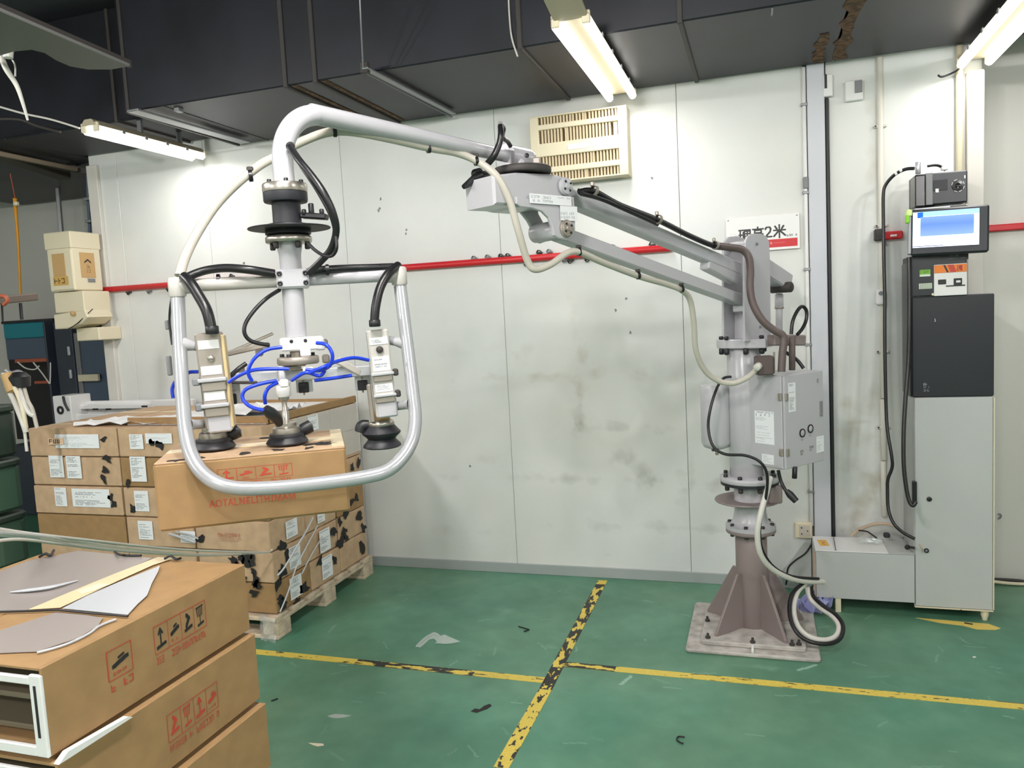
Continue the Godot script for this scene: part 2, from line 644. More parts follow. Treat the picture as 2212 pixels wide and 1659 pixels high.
func wall_panel(parent: Node3D, called: String, x0: float, x1: float, y0: float, y1: float, z: float, t: float, m: Material) -> void:
	var st := begin()
	var uv := func(p: Vector3) -> Vector2: return Vector2((p.x + 4.5) / 5.56, (2.92 - p.y) / 2.92)
	var b := 0.0025
	var f := [V(x0 + b, y0, z), V(x1 - b, y0, z), V(x1 - b, y1, z), V(x0 + b, y1, z)]
	face(st, f, Vector3.BACK, f.map(uv))
	for e in [[x0, x0 + b, -1.0], [x1, x1 - b, 1.0]]:
		var q := [V(e[1], y0, z), V(e[0], y0, z - b), V(e[0], y1, z - b), V(e[1], y1, z)]
		face(st, q, V(e[2], 0, 1).normalized(), q.map(uv))
		var r := [V(e[0], y0, z - b), V(e[0], y0, z - t), V(e[0], y1, z - t), V(e[0], y1, z - b)]
		face(st, r, V(e[2], 0, 0), r.map(uv))
	for e in [[y0, -1.0], [y1, 1.0]]:
		var r := [V(x0, e[0], z), V(x1, e[0], z), V(x1, e[0], z - t), V(x0, e[0], z - t)]
		face(st, r, V(0, e[1], 0), r.map(uv))
	put(parent, called, st.commit(), m)

func floor_picture() -> StandardMaterial3D:
	var w := 1024
	var im := canvas(w, w, c8(76, 134, 106))
	var n := FastNoiseLite.new()
	n.seed = 9
	n.frequency = 0.01
	n.fractal_octaves = 5
	for y in w:
		for x in w:
			var v := n.get_noise_2d(x, y) * 0.075 + n.get_noise_2d(x * 5.0, y * 5.0) * 0.03
			var g := n.get_noise_2d(x * 0.6 + 3000.0, y * 0.6) * 0.05
			im.set_pixel(x, y, Color(0.345 + v * 1.1 + g * 0.9, 0.535 + v, 0.435 + v * 0.9 - g * 0.2))
	rng.seed = 44
	var pale := c8(150, 186, 168)
	# scuffs and scratches: metres to pixels, 7.5 m across from (-5, -1.5)
	var k := w / 7.5
	for i in 170:
		var x := rng.randf_range(-2.4, 1.6)
		var z := rng.randf_range(0.1, 3.2)
		var a := rng.randf_range(0.0, TAU)
		var l := rng.randf_range(0.01, 0.1)
		var p := Vector2((x + 5.0) * k, (z + 1.5) * k)
		var q := p + Vector2(cos(a), sin(a)) * l * k
		stroke(im, p.x, p.y, q.x, q.y, 1.0, im.get_pixelv(p.clamp(Vector2.ZERO, Vector2(1000, 1000))).lerp(pale, rng.randf_range(0.15, 0.7)))
	for s in [[0.12, 1.02, 0.2, 0.96], [-0.6, 1.3, -0.57, 1.22], [0.3, 1.95, 0.31, 1.88]]:
		stroke(im, (s[0] + 5) * k, (s[1] + 1.5) * k, (s[2] + 5) * k, (s[3] + 1.5) * k, 2.0, pale)
	for s in [[-1.6, 1.65, 0.6, 0.05, 0.5], [-1.3, 1.62, 0.3, 0.03, 0.6], [-2.0, 0.6, 0.4, 0.3, 0.25]]:
		smudge(im, n, (s[0] + 5) * k, (s[1] + 1.5) * k, s[2] * k, s[3] * k, s[4], c8(104, 112, 84))
	for s in [[-0.3, 0.75, 0.5, 0.3, 0.3], [-1.35, 0.6, 0.2, 0.1, 0.5], [-1.0, 1.0, 0.12, 0.08, 0.7], [-0.05, 1.02, 0.36, 0.05, 0.7], [0.4, 2.0, 0.8, 0.4, 0.25]]:
		smudge(im, n, (s[0] + 5) * k, (s[1] + 1.5) * k, s[2] * k, s[3] * k, s[4], pale)
	var m := picture(im, 0.42)
	m.roughness_texture = null
	return m

func build_shell() -> void:
	var fl := structure("floor")
	var st := begin()
	var fm := floor_picture()
	var q := [V(-5, 0, -1.5), V(2.5, 0, -1.5), V(2.5, 0, 6), V(-5, 0, 6)]
	face(st, q, Vector3.UP, [Vector2(0, 0), Vector2(1, 0), Vector2(1, 1), Vector2(0, 1)])
	put(fl, "painted_slab", st.commit(), fm)
	var green := mat("floor_plain", c8(70, 124, 96), 0.45)
	span(fl, "slab", V(-8.2, -0.25, -1.8), V(4.8, -0.004, 8.7), green, 0.0)
	for r in [[-8.2, -5.0, -1.8, 8.7], [2.5, 4.8, -1.8, 8.7], [-5.0, 2.5, 6.0, 8.7], [-5.0, 2.5, -1.8, -1.5]]:
		span(fl, "slab", V(r[0], -0.004, r[2]), V(r[1], 0, r[3]), green, 0.0)
	var wb := structure("wall_back")
	var wm := wall_picture()
	var edges := [-4.5, -4.26, -3.53, -2.5, -1.47, -0.415, 0.235]
	for i in edges.size() - 1:
		wall_panel(wb, "panel", edges[i] + 0.001, edges[i + 1] - 0.001, 0.0, 2.92, 0.0, 0.05, wm)
	wall_panel(wb, "panel", 0.345, 1.06, 0.0, 2.92, -0.012, 0.05, wm)
	span(wb, "core", V(-4.5, 0, -0.2), V(1.06, 3.6, -0.052), M.wall_dim, 0.0)
	span(wb, "header", V(-4.5, 2.922, -0.052), V(1.06, 3.6, 0.0), M.wall_dim, 0.0)
	var rim := mat("wall_plain", c8(218, 217, 210), 0.5)
	var wa := structure("wall_alcove")
	span(wa, "panel", V(1.06, 0, -0.4), V(4.6, 3.6, -0.3), rim, 0.0)
	span(wa, "side_panel", V(0.96, 0, -0.35), V(1.06, 3.6, -0.2), rim, 0.0)
	var wr := structure("wall_recess")
	span(wr, "panel", V(-8.0, 0, -1.4), V(-4.4, 3.6, -1.3), mat("wall_far", c8(206, 206, 200), 0.5), 0.0)
	span(wr, "side_panel", V(-4.5, 0, -1.3), V(-4.4, 3.6, -0.2), rim, 0.0)
	span(structure("wall_left"), "panel", V(-8.1, 0, -1.4), V(-8.0, 3.6, 8.6), rim, 0.0)
	span(structure("wall_right"), "panel", V(4.6, 0, -0.4), V(4.7, 3.6, 8.6), rim, 0.0)
	span(structure("wall_front"), "panel", V(-8.1, 0, 8.5), V(4.7, 3.6, 8.6), rim, 0.0)
	span(structure("ceiling"), "slab", V(-8.1, 3.6, -1.4), V(4.7, 3.7, 8.6), mat("ceiling_dark", c8(70, 72, 78), 0.7), 0.0)
	var bb := structure("baseboard_back")
	span(bb, "board", V(-4.5, 0, 0), V(0.235, 0.062, 0.012), M.baseboard, 0.002)
	# square post between the two wall sections, and the one beside the terminal
	var t1 := structure("trim_1")
	span(t1, "post", V(0.252, 0, -0.05), V(0.337, 2.92, 0.02), M.col_lilac, 0.004)
	for y in [2.62, 2.3, 1.95, 1.6, 1.0]:
		put(t1, "screw", cyl(0.006, 0.004, 0.001, 10), M.steel_dull, up_along(V(0.242, y, 0.004), V(0, 0, 1)))
	var t2 := structure("trim_2")
	span(t2, "post", V(0.985, 0, -0.05), V(1.06, 2.66, 0.03), M.wall_dim, 0.004)
	var t3 := structure("trim_3")
	span(t3, "corner_strip", V(-4.5, 0, 0.0), V(-4.41, 2.79, 0.03), M.wall_dim, 0.004)

# ------------------------------------------------------------------ ducts under the roof
func build_ceiling() -> void:
	var y := 2.795
	var d := thing("air_duct", "long dark sheet-metal air duct running along the top of the white wall", "air duct", V(-1, y, 0.5))
	var cuts := [-3.22, -2.24, -1.01, -0.3, 0.38, 2.6]
	for i in cuts.size() - 1:
		var a: float = cuts[i] + (0.0 if i == 0 else 0.006)
		var b: float = cuts[i + 1] - 0.006
		var part := span(d, "duct_section", V(a, y, 0.02), V(b, 3.5, 0.95), M.duct, 0.004)
		span(part, "face_sheet", V(a, y + 0.004, 0.95), V(b, 3.5, 0.956), M.duct, 0.001)
	for x in [-2.24, -2.07, -1.01, -0.3]:
		span(d, "joint_flange", V(x - 0.012, y - 0.012, 0.02), V(x + 0.012, 3.5, 0.965), M.flange, 0.003)
	for x in [-2.2, -2.03]:
		span(d, "rust_streak", V(x - 0.012, y - 0.004, 0.05), V(x + 0.014, y - 0.001, 0.94), M.rust, 0.0)
	span(d, "joint_flange", V(-3.235, y - 0.012, 0.02), V(-3.215, 3.5, 0.965), M.flange, 0.003)
	span(d, "seam", V(-3.0, y - 0.003, 0.02), V(-2.994, y, 0.95), M.flange, 0.0)
	# torn, rusty sealing tape across the underside
	rng.seed = 12
	for s in [[0.40, 0.06, 0.95, 0.05], [0.30, 0.05, 0.5, 0.035]]:
		var o := []
		for k in 14:
			o.append(Vector2(s[0] + s[3] * rng.randf_range(0.4, 1.0), lerpf(s[1], s[2], k / 13.0)))
		for k in 14:
			o.append(Vector2(s[0] - s[3] * rng.randf_range(0.3, 1.0), lerpf(s[2], s[1], k / 13.0)))
		put(d, "sealing_tape", prism(o, 0.003), M.rust, Transform3D(Basis(Vector3.RIGHT, V(0, 0, 1), V(0, -1, 0)), V(0, y - 0.002, 0)), "torn rust-brown sealing tape")
	var lo := thing("air_duct", "lower dark duct end hanging above the beige corner box", "air duct", V(-4.5, y, 0.3))
	span(lo, "duct_section", V(-6.6, 2.86, -1.25), V(-4.52, 3.5, 0.62), M.duct, 0.006)
	span(lo, "duct_section", V(-4.52, 2.86, 0.02), V(-3.42, 3.5, 0.62), M.duct, 0.006)
	span(lo, "face_sheet", V(-6.6, 2.87, 0.62), V(-3.42, 3.5, 0.63), M.duct, 0.001)
	span(lo, "joint_flange", V(-3.62, 2.845, 0.02), V(-3.6, 3.5, 0.65), M.flange, 0.003)
	span(lo, "end_collar", V(-3.42, 2.85, 0.02), V(-3.24, 3.5, 0.78), M.duct, 0.004)
	# hangers: rods and an angle rail
	var h := thing("duct_hanger", "galvanised angle rail on a thin rod, holding up the long duct", "hanger", V(-1.746,2.78,1.0428))
	bar(h, "rail", V(-1.7327,2.775,1.0772), V(-1.6778,2.775,0.1063), 0.03, 0.008, M.galv, 0.001)
	bar(h, "rail_lip", V(-1.7704,2.79,1.019), V(-1.7208,2.79,0.0268), 0.004, 0.03, M.galv, 0.001)
	rod(h, "hanger_rod", V(-1.737,2.775,1.0871), V(-1.6419,3.0615,1.254), 0.004, M.galv, 8)
	box_at(h, "bracket", V(-1.7475,2.785,1.0485), V(0.04, 0.05, 0.03), M.flange, 0.003)
	var h2 := thing("duct_hanger", "bright folded sheet-metal strip under the duct beside the short-tube lamp", "hanger", V(-3.1072,2.77,0.6624))
	bar(h2, "rail", V(-3.127,2.77,1.0384), V(-3.0946,2.77,0.1323), 0.075, 0.012, M.galv, 0.003)
	bar(h2, "clip", V(-2.9649,2.786,0.8977), V(-2.9654,2.786,0.8549), 0.03, 0.02, M.galv, 0.002)
	var cb := thing("loose_cable", "thin white cable end dangling from the long duct", "cable", V(-0.9667,2.79,1.219))
	put(cb, "cable_run", tube([V(-1.0511,3.0483,0.9581),V(-1.0495,2.9443,0.9675),V(-1.027,2.8222,1.0247),V(-0.9948,2.725,1.0552)], 0.004, 8), M.hose_white)
	var c2 := thing("loose_cable", "short grey wire hooked on the duct underside near the rusty tape", "cable", V(0.0723,2.79,0.9378))
	put(c2, "cable_run", tube([V(0.0729,2.8137,0.9328),V(0.0723,2.7871,0.9355),V(0.0699,2.7645,0.9384)], 0.004, 8), M.gray_mid)
	# unlit reflector overhead and its plug lead
	var b := thing("sheet_reflector", "unlit grey sheet-metal lamp reflector with a curved rim at the upper corner", "reflector", V(-2.2197,2.6,2.2842))
	var rim := []
	for p in [V(-2.1673,2.6,2.6684),V(-2.2249,2.6,2.0127),V(-2.3105,2.6,2.0144),V(-2.3826,2.6,2.052),V(-2.4104,2.6,2.1087),V(-2.3992,2.6,2.1784),V(-2.3702,2.6,2.2515),V(-2.3792,2.6,2.293),V(-2.445,2.6,2.3054),V(-2.5467,2.6,2.2928),V(-2.6527,2.6,2.3468)]:
		rim.append(Vector2(p.x, p.z))
	put(b, "reflector_sheet", prism(rim, 0.012, 0.002), mat("sheet_gray", c8(112, 111, 109), 0.5), Transform3D(Basis(Vector3.RIGHT, V(0, 0, 1), V(0, -1, 0)), V(0, 2.6, 0)))
	bar(b, "folded_rim", V(-2.1938,2.615,2.6463), V(-2.2514,2.615,1.9787), 0.014, 0.03, M.flange, 0.003)
	var pl := thing("plug_lead", "white plug and lead hanging below the unlit reflector", "cable", V(-2.5672,2.6131,2.2301))
	put(pl, "plug", lathe([[0.0, 0.0], [0.016, 0.005], [0.02, 0.03], [0.012, 0.05], [0.0, 0.052]], 12), M.hose_white, at(V(-2.5442,2.6006,2.245)))
	put(pl, "cable_run", tube([V(-2.5877,2.6192,2.2362),V(-2.5697,2.5716,2.2349),V(-2.5542,2.5181,2.2139),V(-2.5513,2.4559,2.1977),V(-2.5543,2.4017,2.1828)], [0.011, 0.01, 0.007, 0.004], 10), M.hose_white)
	put(pl, "cable_run", tube([V(-2.5591,2.6209,2.2267),V(-2.5407,2.5866,2.2241),V(-2.5401,2.545,2.2278)], 0.003, 8), M.hose_white)
	var lc := thing("loose_cable", "thin pale wire strung under the low duct to the short-tube lamp", "cable", V(-3.8293,2.8539,0.9274))
	put(lc, "cable_run", tube([V(-4.1274,2.9358,1.0163),V(-3.9538,2.8739,0.9659),V(-3.8048,2.8317,0.9216),V(-3.6345,2.7682,0.8936)], 0.006, 8), M.hose_white)
	put(lc, "cable_run", tube([V(-4.2232,2.878,0.9473),V(-4.07,2.8696,0.8985),V(-3.9687,2.8265,0.8697),V(-3.7991,2.7716,0.8727)], 0.008, 8), M.flange)
	# pipes and tray at the recess
	var tr := thing("cable_tray", "dusty brown cable tray and pipes crossing the recess under the duct", "cable tray", V(-4.7987,2.8237,0.1891))
	bar(tr, "tray", V(-4.8092,2.884,0.609), V(-5.0108,2.833,-0.2708), 0.1, 0.09, mat("tray_brown", c8(92, 84, 76), 0.7), 0.006)
	bar(tr, "tray_lip", V(-4.7139,2.8176,0.69), V(-4.7593,2.8205,-0.1401), 0.03, 0.03, mat("tray_tan", c8(142, 128, 110), 0.6), 0.004)
	rod(tr, "pipe", V(-4.8146,2.9549,-0.1878), V(-4.8077,2.8248,-0.1776), 0.008, M.flange, 8)
	bar(tr, "elbow_box", V(-4.8497,2.8476,-0.1661), V(-4.7003,2.8052,-0.2105), 0.04, 0.05, M.flange, 0.004)
	var pp := thing("drain_pipe", "dark slim pipe running down the wall corner into the beige box", "pipe", V(-4.7565,2.7201,-0.2369))
	put(pp, "pipe_run", tube([V(-4.7232,2.8065,-0.2032),V(-4.7482,2.648,-0.2116),V(-4.7587,2.479,-0.2132),V(-4.7582,2.355,-0.2016)], 0.012, 10), M.navy)
	for q in [V(-4.7162,2.6067,-0.1759),V(-4.7298,2.4458,-0.1772)]:
		box_at(pp, "clamp", q, V(0.05, 0.02, 0.03), M.galv, 0.002)
	var pq := thing("corner_conduit", "wide gray conduit rising behind the beige corner box", "conduit", V(-5.6559,2.7312,-0.7909))
	bar(pq, "conduit_run", V(-5.6727,2.983,-0.8094), V(-5.6405,2.4168,-0.7659), 0.03, 0.06, M.galv, 0.004)

# ------------------------------------------------------------------ things fixed to the wall
func plate(parent: Node3D, called: String, c: Vector3, w: float, h: float, t: float, m: Material, label := "") -> MeshInstance3D:
	return box_at(parent, called, c, V(w, h, t), m, minf(0.002, t * 0.4), 0.0, label)

func build_wall_things() -> void:
	# beige ventilation grille
	var g := thing("wall_grille", "beige slotted ventilation box mounted high on the white wall", "vent grille", V(-0.98, 2.5, 0.06))
	var x0 := -1.222
	var x1 := -0.672
	var y0 := 2.325
	var y1 := 2.69
	var zf := 0.11
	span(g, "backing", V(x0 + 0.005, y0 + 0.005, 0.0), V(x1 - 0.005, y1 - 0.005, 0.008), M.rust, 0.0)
	var hh := y1 - y0
	var ww := x1 - x0
	var rows := [[0.005, 0.115], [0.195, 0.4], [0.6, 0.765], [0.85, 0.975]]
	var prev := 0.0
	for r in rows + [[1.0, 1.0]]:
		if r[0] - prev > 0.01:
			span(g, "cross_bar", V(x0, y1 - hh * r[0], 0.02), V(x1, y1 - hh * prev, zf), M.cream, 0.003)
		prev = r[1]
	for s in [[0.0, 0.09], [0.91, 1.0]]:
		span(g, "side_cheek", V(x0 + ww * s[0] - 0.0006, y0 - 0.0006, 0.0), V(x0 + ww * s[1], y1 + 0.0006, zf + 0.0008), M.cream, 0.003)
	rng.seed = 3
	for r in rows:
		for k in 24:
			var xa := x0 + ww * (0.105 + 0.8 * (k + 0.25) / 24.0)
			var o := span(g, "slat", V(xa, y1 - hh * r[1], 0.02), V(xa + 0.0115, y1 - hh * r[0], 0.1), M.cream_slat, 0.0015)
			if rng.randf() < 0.1:
				o.rotate_y(rng.randf_range(-0.25, 0.25))
	plate(g, "name_strip", V((x0 + x1) * 0.5, y1 - hh * 0.5, zf + 0.001), 0.12, 0.03, 0.003, M.white, "faded white name strip")
	span(g, "top_cover", V(x0, y1 - 0.002, 0.0), V(x1, y1 + 0.006, zf), M.cream, 0.001)
	# height limit sign
	var s := thing("height_sign", "white sign board with black characters, the figure 2 and a red band along the bottom", "sign", V(0.02, 1.96, 0.01))
	box_at(s, "board", V(0.017, 1.957, 0.012), V(0.376, 0.186, 0.012), sign_picture(), 0.0015)
	for p in [[-0.158, 2.038], [0.192, 2.038]]:
		put(s, "screw", cyl(0.004, 0.003, 0.001, 8), M.steel_dull, up_along(V(p[0], p[1], 0.018), V(0, 0, 1)))
	# the red pipe and its clips
	red_run("red conduit pipe clipped along the long white wall at shoulder height", -4.5, -0.46, 0.04, 22, false)
	red_run("short red conduit stub with a grey clamp between the white riser and the terminal", V(0.5784,1.9063,0.02), V(0.6967,1.8897,0.02), 0.03, 0, true)
	var rr := thing("red_conduit", "red conduit pipe on the alcove wall beyond the terminal screen", "pipe", V(1.5, 1.91, -0.28))
	span(rr, "pipe_run", V(1.075, 1.895, -0.3), V(2.4, 1.93, -0.265), M.red, 0.006)
	span(rr, "sleeve", V(1.36, 1.888, -0.3), V(1.5, 1.94, -0.26), M.red, 0.005)
	put(rr, "screw", cyl(0.006, 0.004, 0.001, 8), M.white, up_along(V(1.34, 1.915, -0.265), V(0, 0, 1)))
	# thin conduit left of the post
	var c1 := thing("riser_conduit", "thin white riser conduit beside the lilac post, ending at the low socket", "conduit", V(0.238, 1.5, 0.01))
	rod(c1, "conduit_run", V(0.238, 0.36, 0.012), V(0.238, 2.79, 0.012), 0.01, M.white, 12)
	for y in [2.6, 2.15, 1.75, 1.35, 0.95, 0.55]:
		box_at(c1, "saddle_clip", V(0.238, y, 0.012), V(0.034, 0.016, 0.024), M.galv, 0.003)
	box_at(c1, "coupling", V(0.238, 2.2, 0.014), V(0.026, 0.06, 0.026), M.gray_mid, 0.004)
	var bk := thing("flat_cable", "flat black cable running straight down the edge of the lilac post", "cable", V(0.352, 1.5, 0.01))
	span(bk, "cable_run", V(0.339, 0.0, -0.012), V(0.358, 2.62, 0.012), M.black, 0.004)
	var jb := thing("junction_box", "small white switch box above the black cable at the top of the post", "junction box", V(0.352, 2.68, 0.0))
	box_at(jb, "body", V(0.354, 2.68, 0.008), V(0.045, 0.11, 0.04), M.white, 0.004)
	box_at(jb, "slot", V(0.343, 2.7, 0.029), V(0.012, 0.07, 0.004), M.black, 0.001)
	var jc := thing("wall_box", "pale square wall box with a gray cover below the duct", "wall box", V(0.49, 2.66, 0.0))
	box_at(jc, "body", V(0.478, 2.64, 0.004), V(0.085, 0.1, 0.03), M.white, 0.004)
	box_at(jc, "cover", V(0.498, 2.655, 0.021), V(0.036, 0.06, 0.008), M.gray_mid, 0.002)
	var c3 := thing("riser_conduit", "white riser conduit with stained joints between the post and the terminal", "conduit", V(0.6, 1.5, 0.0))
	for r in [[0.42, 0.72], [0.725, 1.05], [1.055, 2.79]]:
		rod(c3, "conduit_run", V(0.602, r[0], 0.004), V(0.598, r[1], 0.004), 0.0145, mat("conduit_cream", c8(226, 222, 210), 0.45), 14)
	for y in [2.45, 1.95, 1.3, 0.9]:
		box_at(c3, "saddle_clip", V(0.6, y, 0.0), V(0.06, 0.014, 0.024), M.wall_dim, 0.003)
		put(c3, "screw", cyl(0.005, 0.003, 0.001, 8), M.flange, up_along(V(0.577, y, 0.01), V(0, 0, 1)))
	var sk := thing("wall_socket", "small white outlet box halfway up the stained riser conduit", "socket", V(0.59, 1.6, 0.0))
	box_at(sk, "body", V(0.59, 1.585, 0.012), V(0.042, 0.075, 0.05), M.white, 0.005)
	put(sk, "outlet", lathe([[0.0, 0.0], [0.011, 0.0], [0.011, 0.004], [0.0, 0.004]], 16), M.gray_mid, up_along(V(0.59, 1.603, 0.037), V(0, 0, 1)))
	box_at(sk, "cap", V(0.591, 1.555, 0.03), V(0.036, 0.02, 0.03), M.white, 0.004)
	var c4 := thing("riser_conduit", "cream riser conduit beside the square post above the barcode camera", "conduit", V(0.955, 2.4, 0.0))
	rod(c4, "conduit_run", V(0.955, 2.0, 0.01), V(0.955, 2.79, 0.01), 0.017, M.cream, 14)
	var so := thing("wall_socket", "stained white double socket low on the wall behind the lifting arm base", "socket", V(0.2, 0.34, 0.0))
	box_at(so, "body", V(0.196, 0.335, 0.014), V(0.088, 0.088, 0.03), M.cream, 0.005)
	box_at(so, "inset", V(0.2, 0.335, 0.03), V(0.055, 0.062, 0.004), mat("socket_inset", c8(200, 192, 178), 0.5), 0.001)
	for p in [[0.185, 0.352], [0.185, 0.318], [0.215, 0.335]]:
		put(so, "screw", cyl(0.004, 0.003, 0.001, 8), M.flange, up_along(V(p[0], p[1], 0.032), V(0, 0, 1)))
	var sc := thing("loose_cable", "thin black cord dropping from the low socket to the floor", "cable", V(0.2, 0.2, 0.05))
	put(sc, "cable_run", tube([V(0.2394,0.2708,0.03),V(0.2019,0.2158,0.05),V(0.1438,0.1722,0.06),V(0.1095,0.1288,0.06),V(0.1036,0.071,0.06),V(0.0988,0.0285,0.03)], 0.005, 8), M.hose_black)
	# lead of the third lamp
	var lw := thing("loose_cable", "short black wire end curling from the lamp above the terminal", "cable", V(0.9, 2.6, 0.1))
	put(lw, "cable_run", tube([V(0.9636,2.7067,0.0419),V(0.9412,2.6675,0.0529),V(0.9069,2.6528,0.0443),V(0.8677,2.6414,0.0581),V(0.8507,2.6514,0.0627)], 0.005, 8), M.hose_black)
	# old screw holes and chips in the wall
	rng.seed = 31
	var chips: Node3D = get_node("wall_back")
	for q in [V(-2.2387,2.352,0),V(-2.2493,2.2962,0),V(-2.2568,2.2826,0),V(-2.0757,2.1477,0),V(-2.0805,2.1255,0),V(-3.2772,2.0299,0),V(-0.5588,2.3081,0),V(-0.7324,1.6503,0),V(-0.7936,1.5875,0),V(-0.7134,1.4564,0),V(-1.7469,0.6674,0),V(-0.0548,1.8249,0),V(-2.9499,2.3448,0)]:
		put(chips, "plug", prism(blob(0.012, 0.8, 7), 0.006), M.gray_mid, at(q))
	var hk := thing("wall_hook", "small dark hook on the alcove wall beyond the terminal", "hook", V(1.15, 0.9, -0.3))
	put(hk, "hook_wire", tube([V(1.2055,0.374,-0.29),V(1.2175,0.3706,-0.285),V(1.2154,0.3551,-0.285),V(1.2056,0.3457,-0.29)], 0.004, 8), M.gray_mid)

func red_run(label: String, a, b, h: float, clips: int, stub: bool) -> void:
	if stub:
		var o := thing("red_conduit", label, "pipe", a)
		span(o, "pipe_run", a + V(0, -0.032, -0.02), b + V(0, 0.026, 0.012), M.red, 0.006)
		box_at(o, "clamp", a + V(0.005, -0.005, 0.005), V(0.04, 0.06, 0.05), M.flange, 0.005)
		box_at(o, "bolt", a + V(0.03, -0.045, 0.0), V(0.016, 0.02, 0.02), M.gray_mid, 0.003)
		box_at(o, "print_strip", (a + b) * 0.5 + V(0.015, -0.005, 0.013), V(0.03, 0.01, 0.002), M.white, 0.0005)
		return
	var o := thing("red_conduit", label, "pipe", V(a, 1.915, 0.0))
	rod(o, "pipe_run", V(a + 0.02, 1.92, 0.03), V(b, 1.915, 0.03), h * 0.5, M.red, 16)
	rng.seed = 15
	for k in clips:
		var x := lerpf(-2.1, b, (k + 0.5) / clips) + rng.randf_range(-0.03, 0.03)
		if k < 6:
			x = -4.25 + k * 0.17 + rng.randf_range(0.0, 0.06)
		var up: float = 1.0 if rng.randf() < 0.55 else -1.0
		var y := 1.917 + up * rng.randf_range(0.022, 0.03)
		var m: Material = M.gray_mid if rng.randf() < 0.5 else M.flange
		var p := [V(x - 0.02, y + up * 0.002, 0.004), V(x - 0.008, y + up * 0.016, 0.012), V(x + 0.008, y + up * 0.01, 0.02), V(x + 0.02, y - up * 0.004, 0.03)]
		put(o, "pipe_clip", tube(p, 0.006, 6, true, 0.35), m)
		box_at(o, "clip_foot", V(x, y, 0.012), V(0.034, 0.01, 0.026), m, 0.002)

func sign_picture() -> StandardMaterial3D:
	var im := canvas(384, 192, c8(240, 240, 238))
	var k := c8(28, 28, 30)
	# the sign's four characters, stroke by stroke
	for s in [[70, 92, 128, 92], [76, 92, 76, 140], [70, 118, 92, 118], [92, 104, 92, 146], [98, 98, 128, 98], [98, 98, 98, 140], [128, 98, 128, 140], [98, 112, 128, 112], [98, 126, 128, 126], [113, 98, 113, 148], [70, 140, 90, 140],
			[168, 82, 168, 90], [142, 92, 196, 92], [152, 98, 186, 98], [152, 98, 152, 112], [186, 98, 186, 112], [152, 112, 186, 112], [144, 120, 194, 120], [144, 120, 144, 148], [194, 120, 194, 148], [156, 128, 182, 128], [156, 128, 156, 140], [182, 128, 182, 140], [156, 140, 182, 140],
			[208, 96, 214, 86], [214, 86, 230, 86], [230, 86, 236, 96], [236, 96, 232, 112], [232, 112, 208, 138], [208, 138, 240, 138],
			[280, 78, 280, 146], [252, 106, 310, 106], [258, 84, 268, 100], [302, 84, 292, 100], [278, 108, 252, 138], [282, 108, 310, 136]]:
		stroke(im, s[0], s[1] - 20, s[2], s[3] - 20, 8.0, k)
	rng.seed = 4
	print_row(im, 318, 112, 52, 12, k)
	box_line(im, 26, 88, 28, 14, 2, c8(215, 216, 218))
	im.fill_rect(Rect2i(14, 134, 358, 44), c8(206, 36, 44))
	box_line(im, 232, 148, 8, 12, 2, c8(236, 200, 200))
	print_row(im, 250, 150, 60, 8, c8(226, 120, 120))
	return picture(im, 0.4)

# ------------------------------------------------------------------ cartons and pallets
func carton(label: String, c: Vector3, s: Vector3, m: Material, group := "", yaw := 0.0) -> Node3D:
	var o := thing("carton", label, "carton", c - V(0, s.y * 0.5, 0), group)
	o.rotation.y = yaw
	var xf := at(c, yaw)
	put(o, "body", bx(s - V(0, 0.004, 0), 0.005), m, xf)
	# two lid flaps that meet under a strip of parcel tape
	for k in [-1.0, 1.0]:
		put(o, "lid_flap", bx(V(s.x - 0.006, 0.004, s.z * 0.5 - 0.005), 0.0015), m, xf * Transform3D(Basis(), V(0, s.y * 0.5 - 0.002, k * s.z * 0.25)))
	put(o, "parcel_tape", bx(V(s.x - 0.01, 0.001, 0.05), 0.0), M.tape_tan, xf * Transform3D(Basis(), V(0, s.y * 0.5 + 0.0006, 0)))
	return o

# the printed handling frame: a row of red boxes with small pictograms
func handling_print(cells: int, seed_: int, bold: bool) -> StandardMaterial3D:
	rng.seed = seed_
	var w := 96 * cells
	var im := ink_only(w, 160)
	var red := c8(186, 66, 46)
	var blk := c8(32, 32, 34)
	box_line(im, 1, 1, w - 2, 108, 3, red)
	for k in cells:
		im.fill_rect(Rect2i(k * 96, 2, 3, 106), red)
		var x := k * 96 + 14
		var ink := blk if bold else red
		match (k + seed_) % 4:
			0:
				stroke(im, x + 32, 20, x + 32, 74, 9, ink)
				stroke(im, x + 18, 38, x + 32, 20, 8, ink)
				stroke(im, x + 46, 38, x + 32, 20, 8, ink)
				stroke(im, x + 6, 88, x + 62, 80, 12, ink)
			1:
				stroke(im, x + 10, 64, x + 60, 48, 14, ink)
				stroke(im, x + 30, 40, x + 48, 34, 8, ink)
				print_row(im, x + 4, 84, 56, 12, red)
			2:
				stroke(im, x + 30, 24, x + 48, 40, 14, ink)
				stroke(im, x + 46, 40, x + 24, 66, 14, ink)
				stroke(im, x + 14, 82, x + 62, 74, 12, ink)
			3:
				for q in 4:
					stroke(im, x + 12 + q * 14, 18, x + 16 + q * 11, 54, 5, ink)
				stroke(im, x + 8, 20, x + 60, 16, 5, ink)
				stroke(im, x + 34, 54, x + 34, 84, 5, ink)
				stroke(im, x + 16, 90, x + 56, 84, 9, ink)
	print_row(im, 6, 122, w - 12, 26, red)
	return ink_mat(im, 0.75)

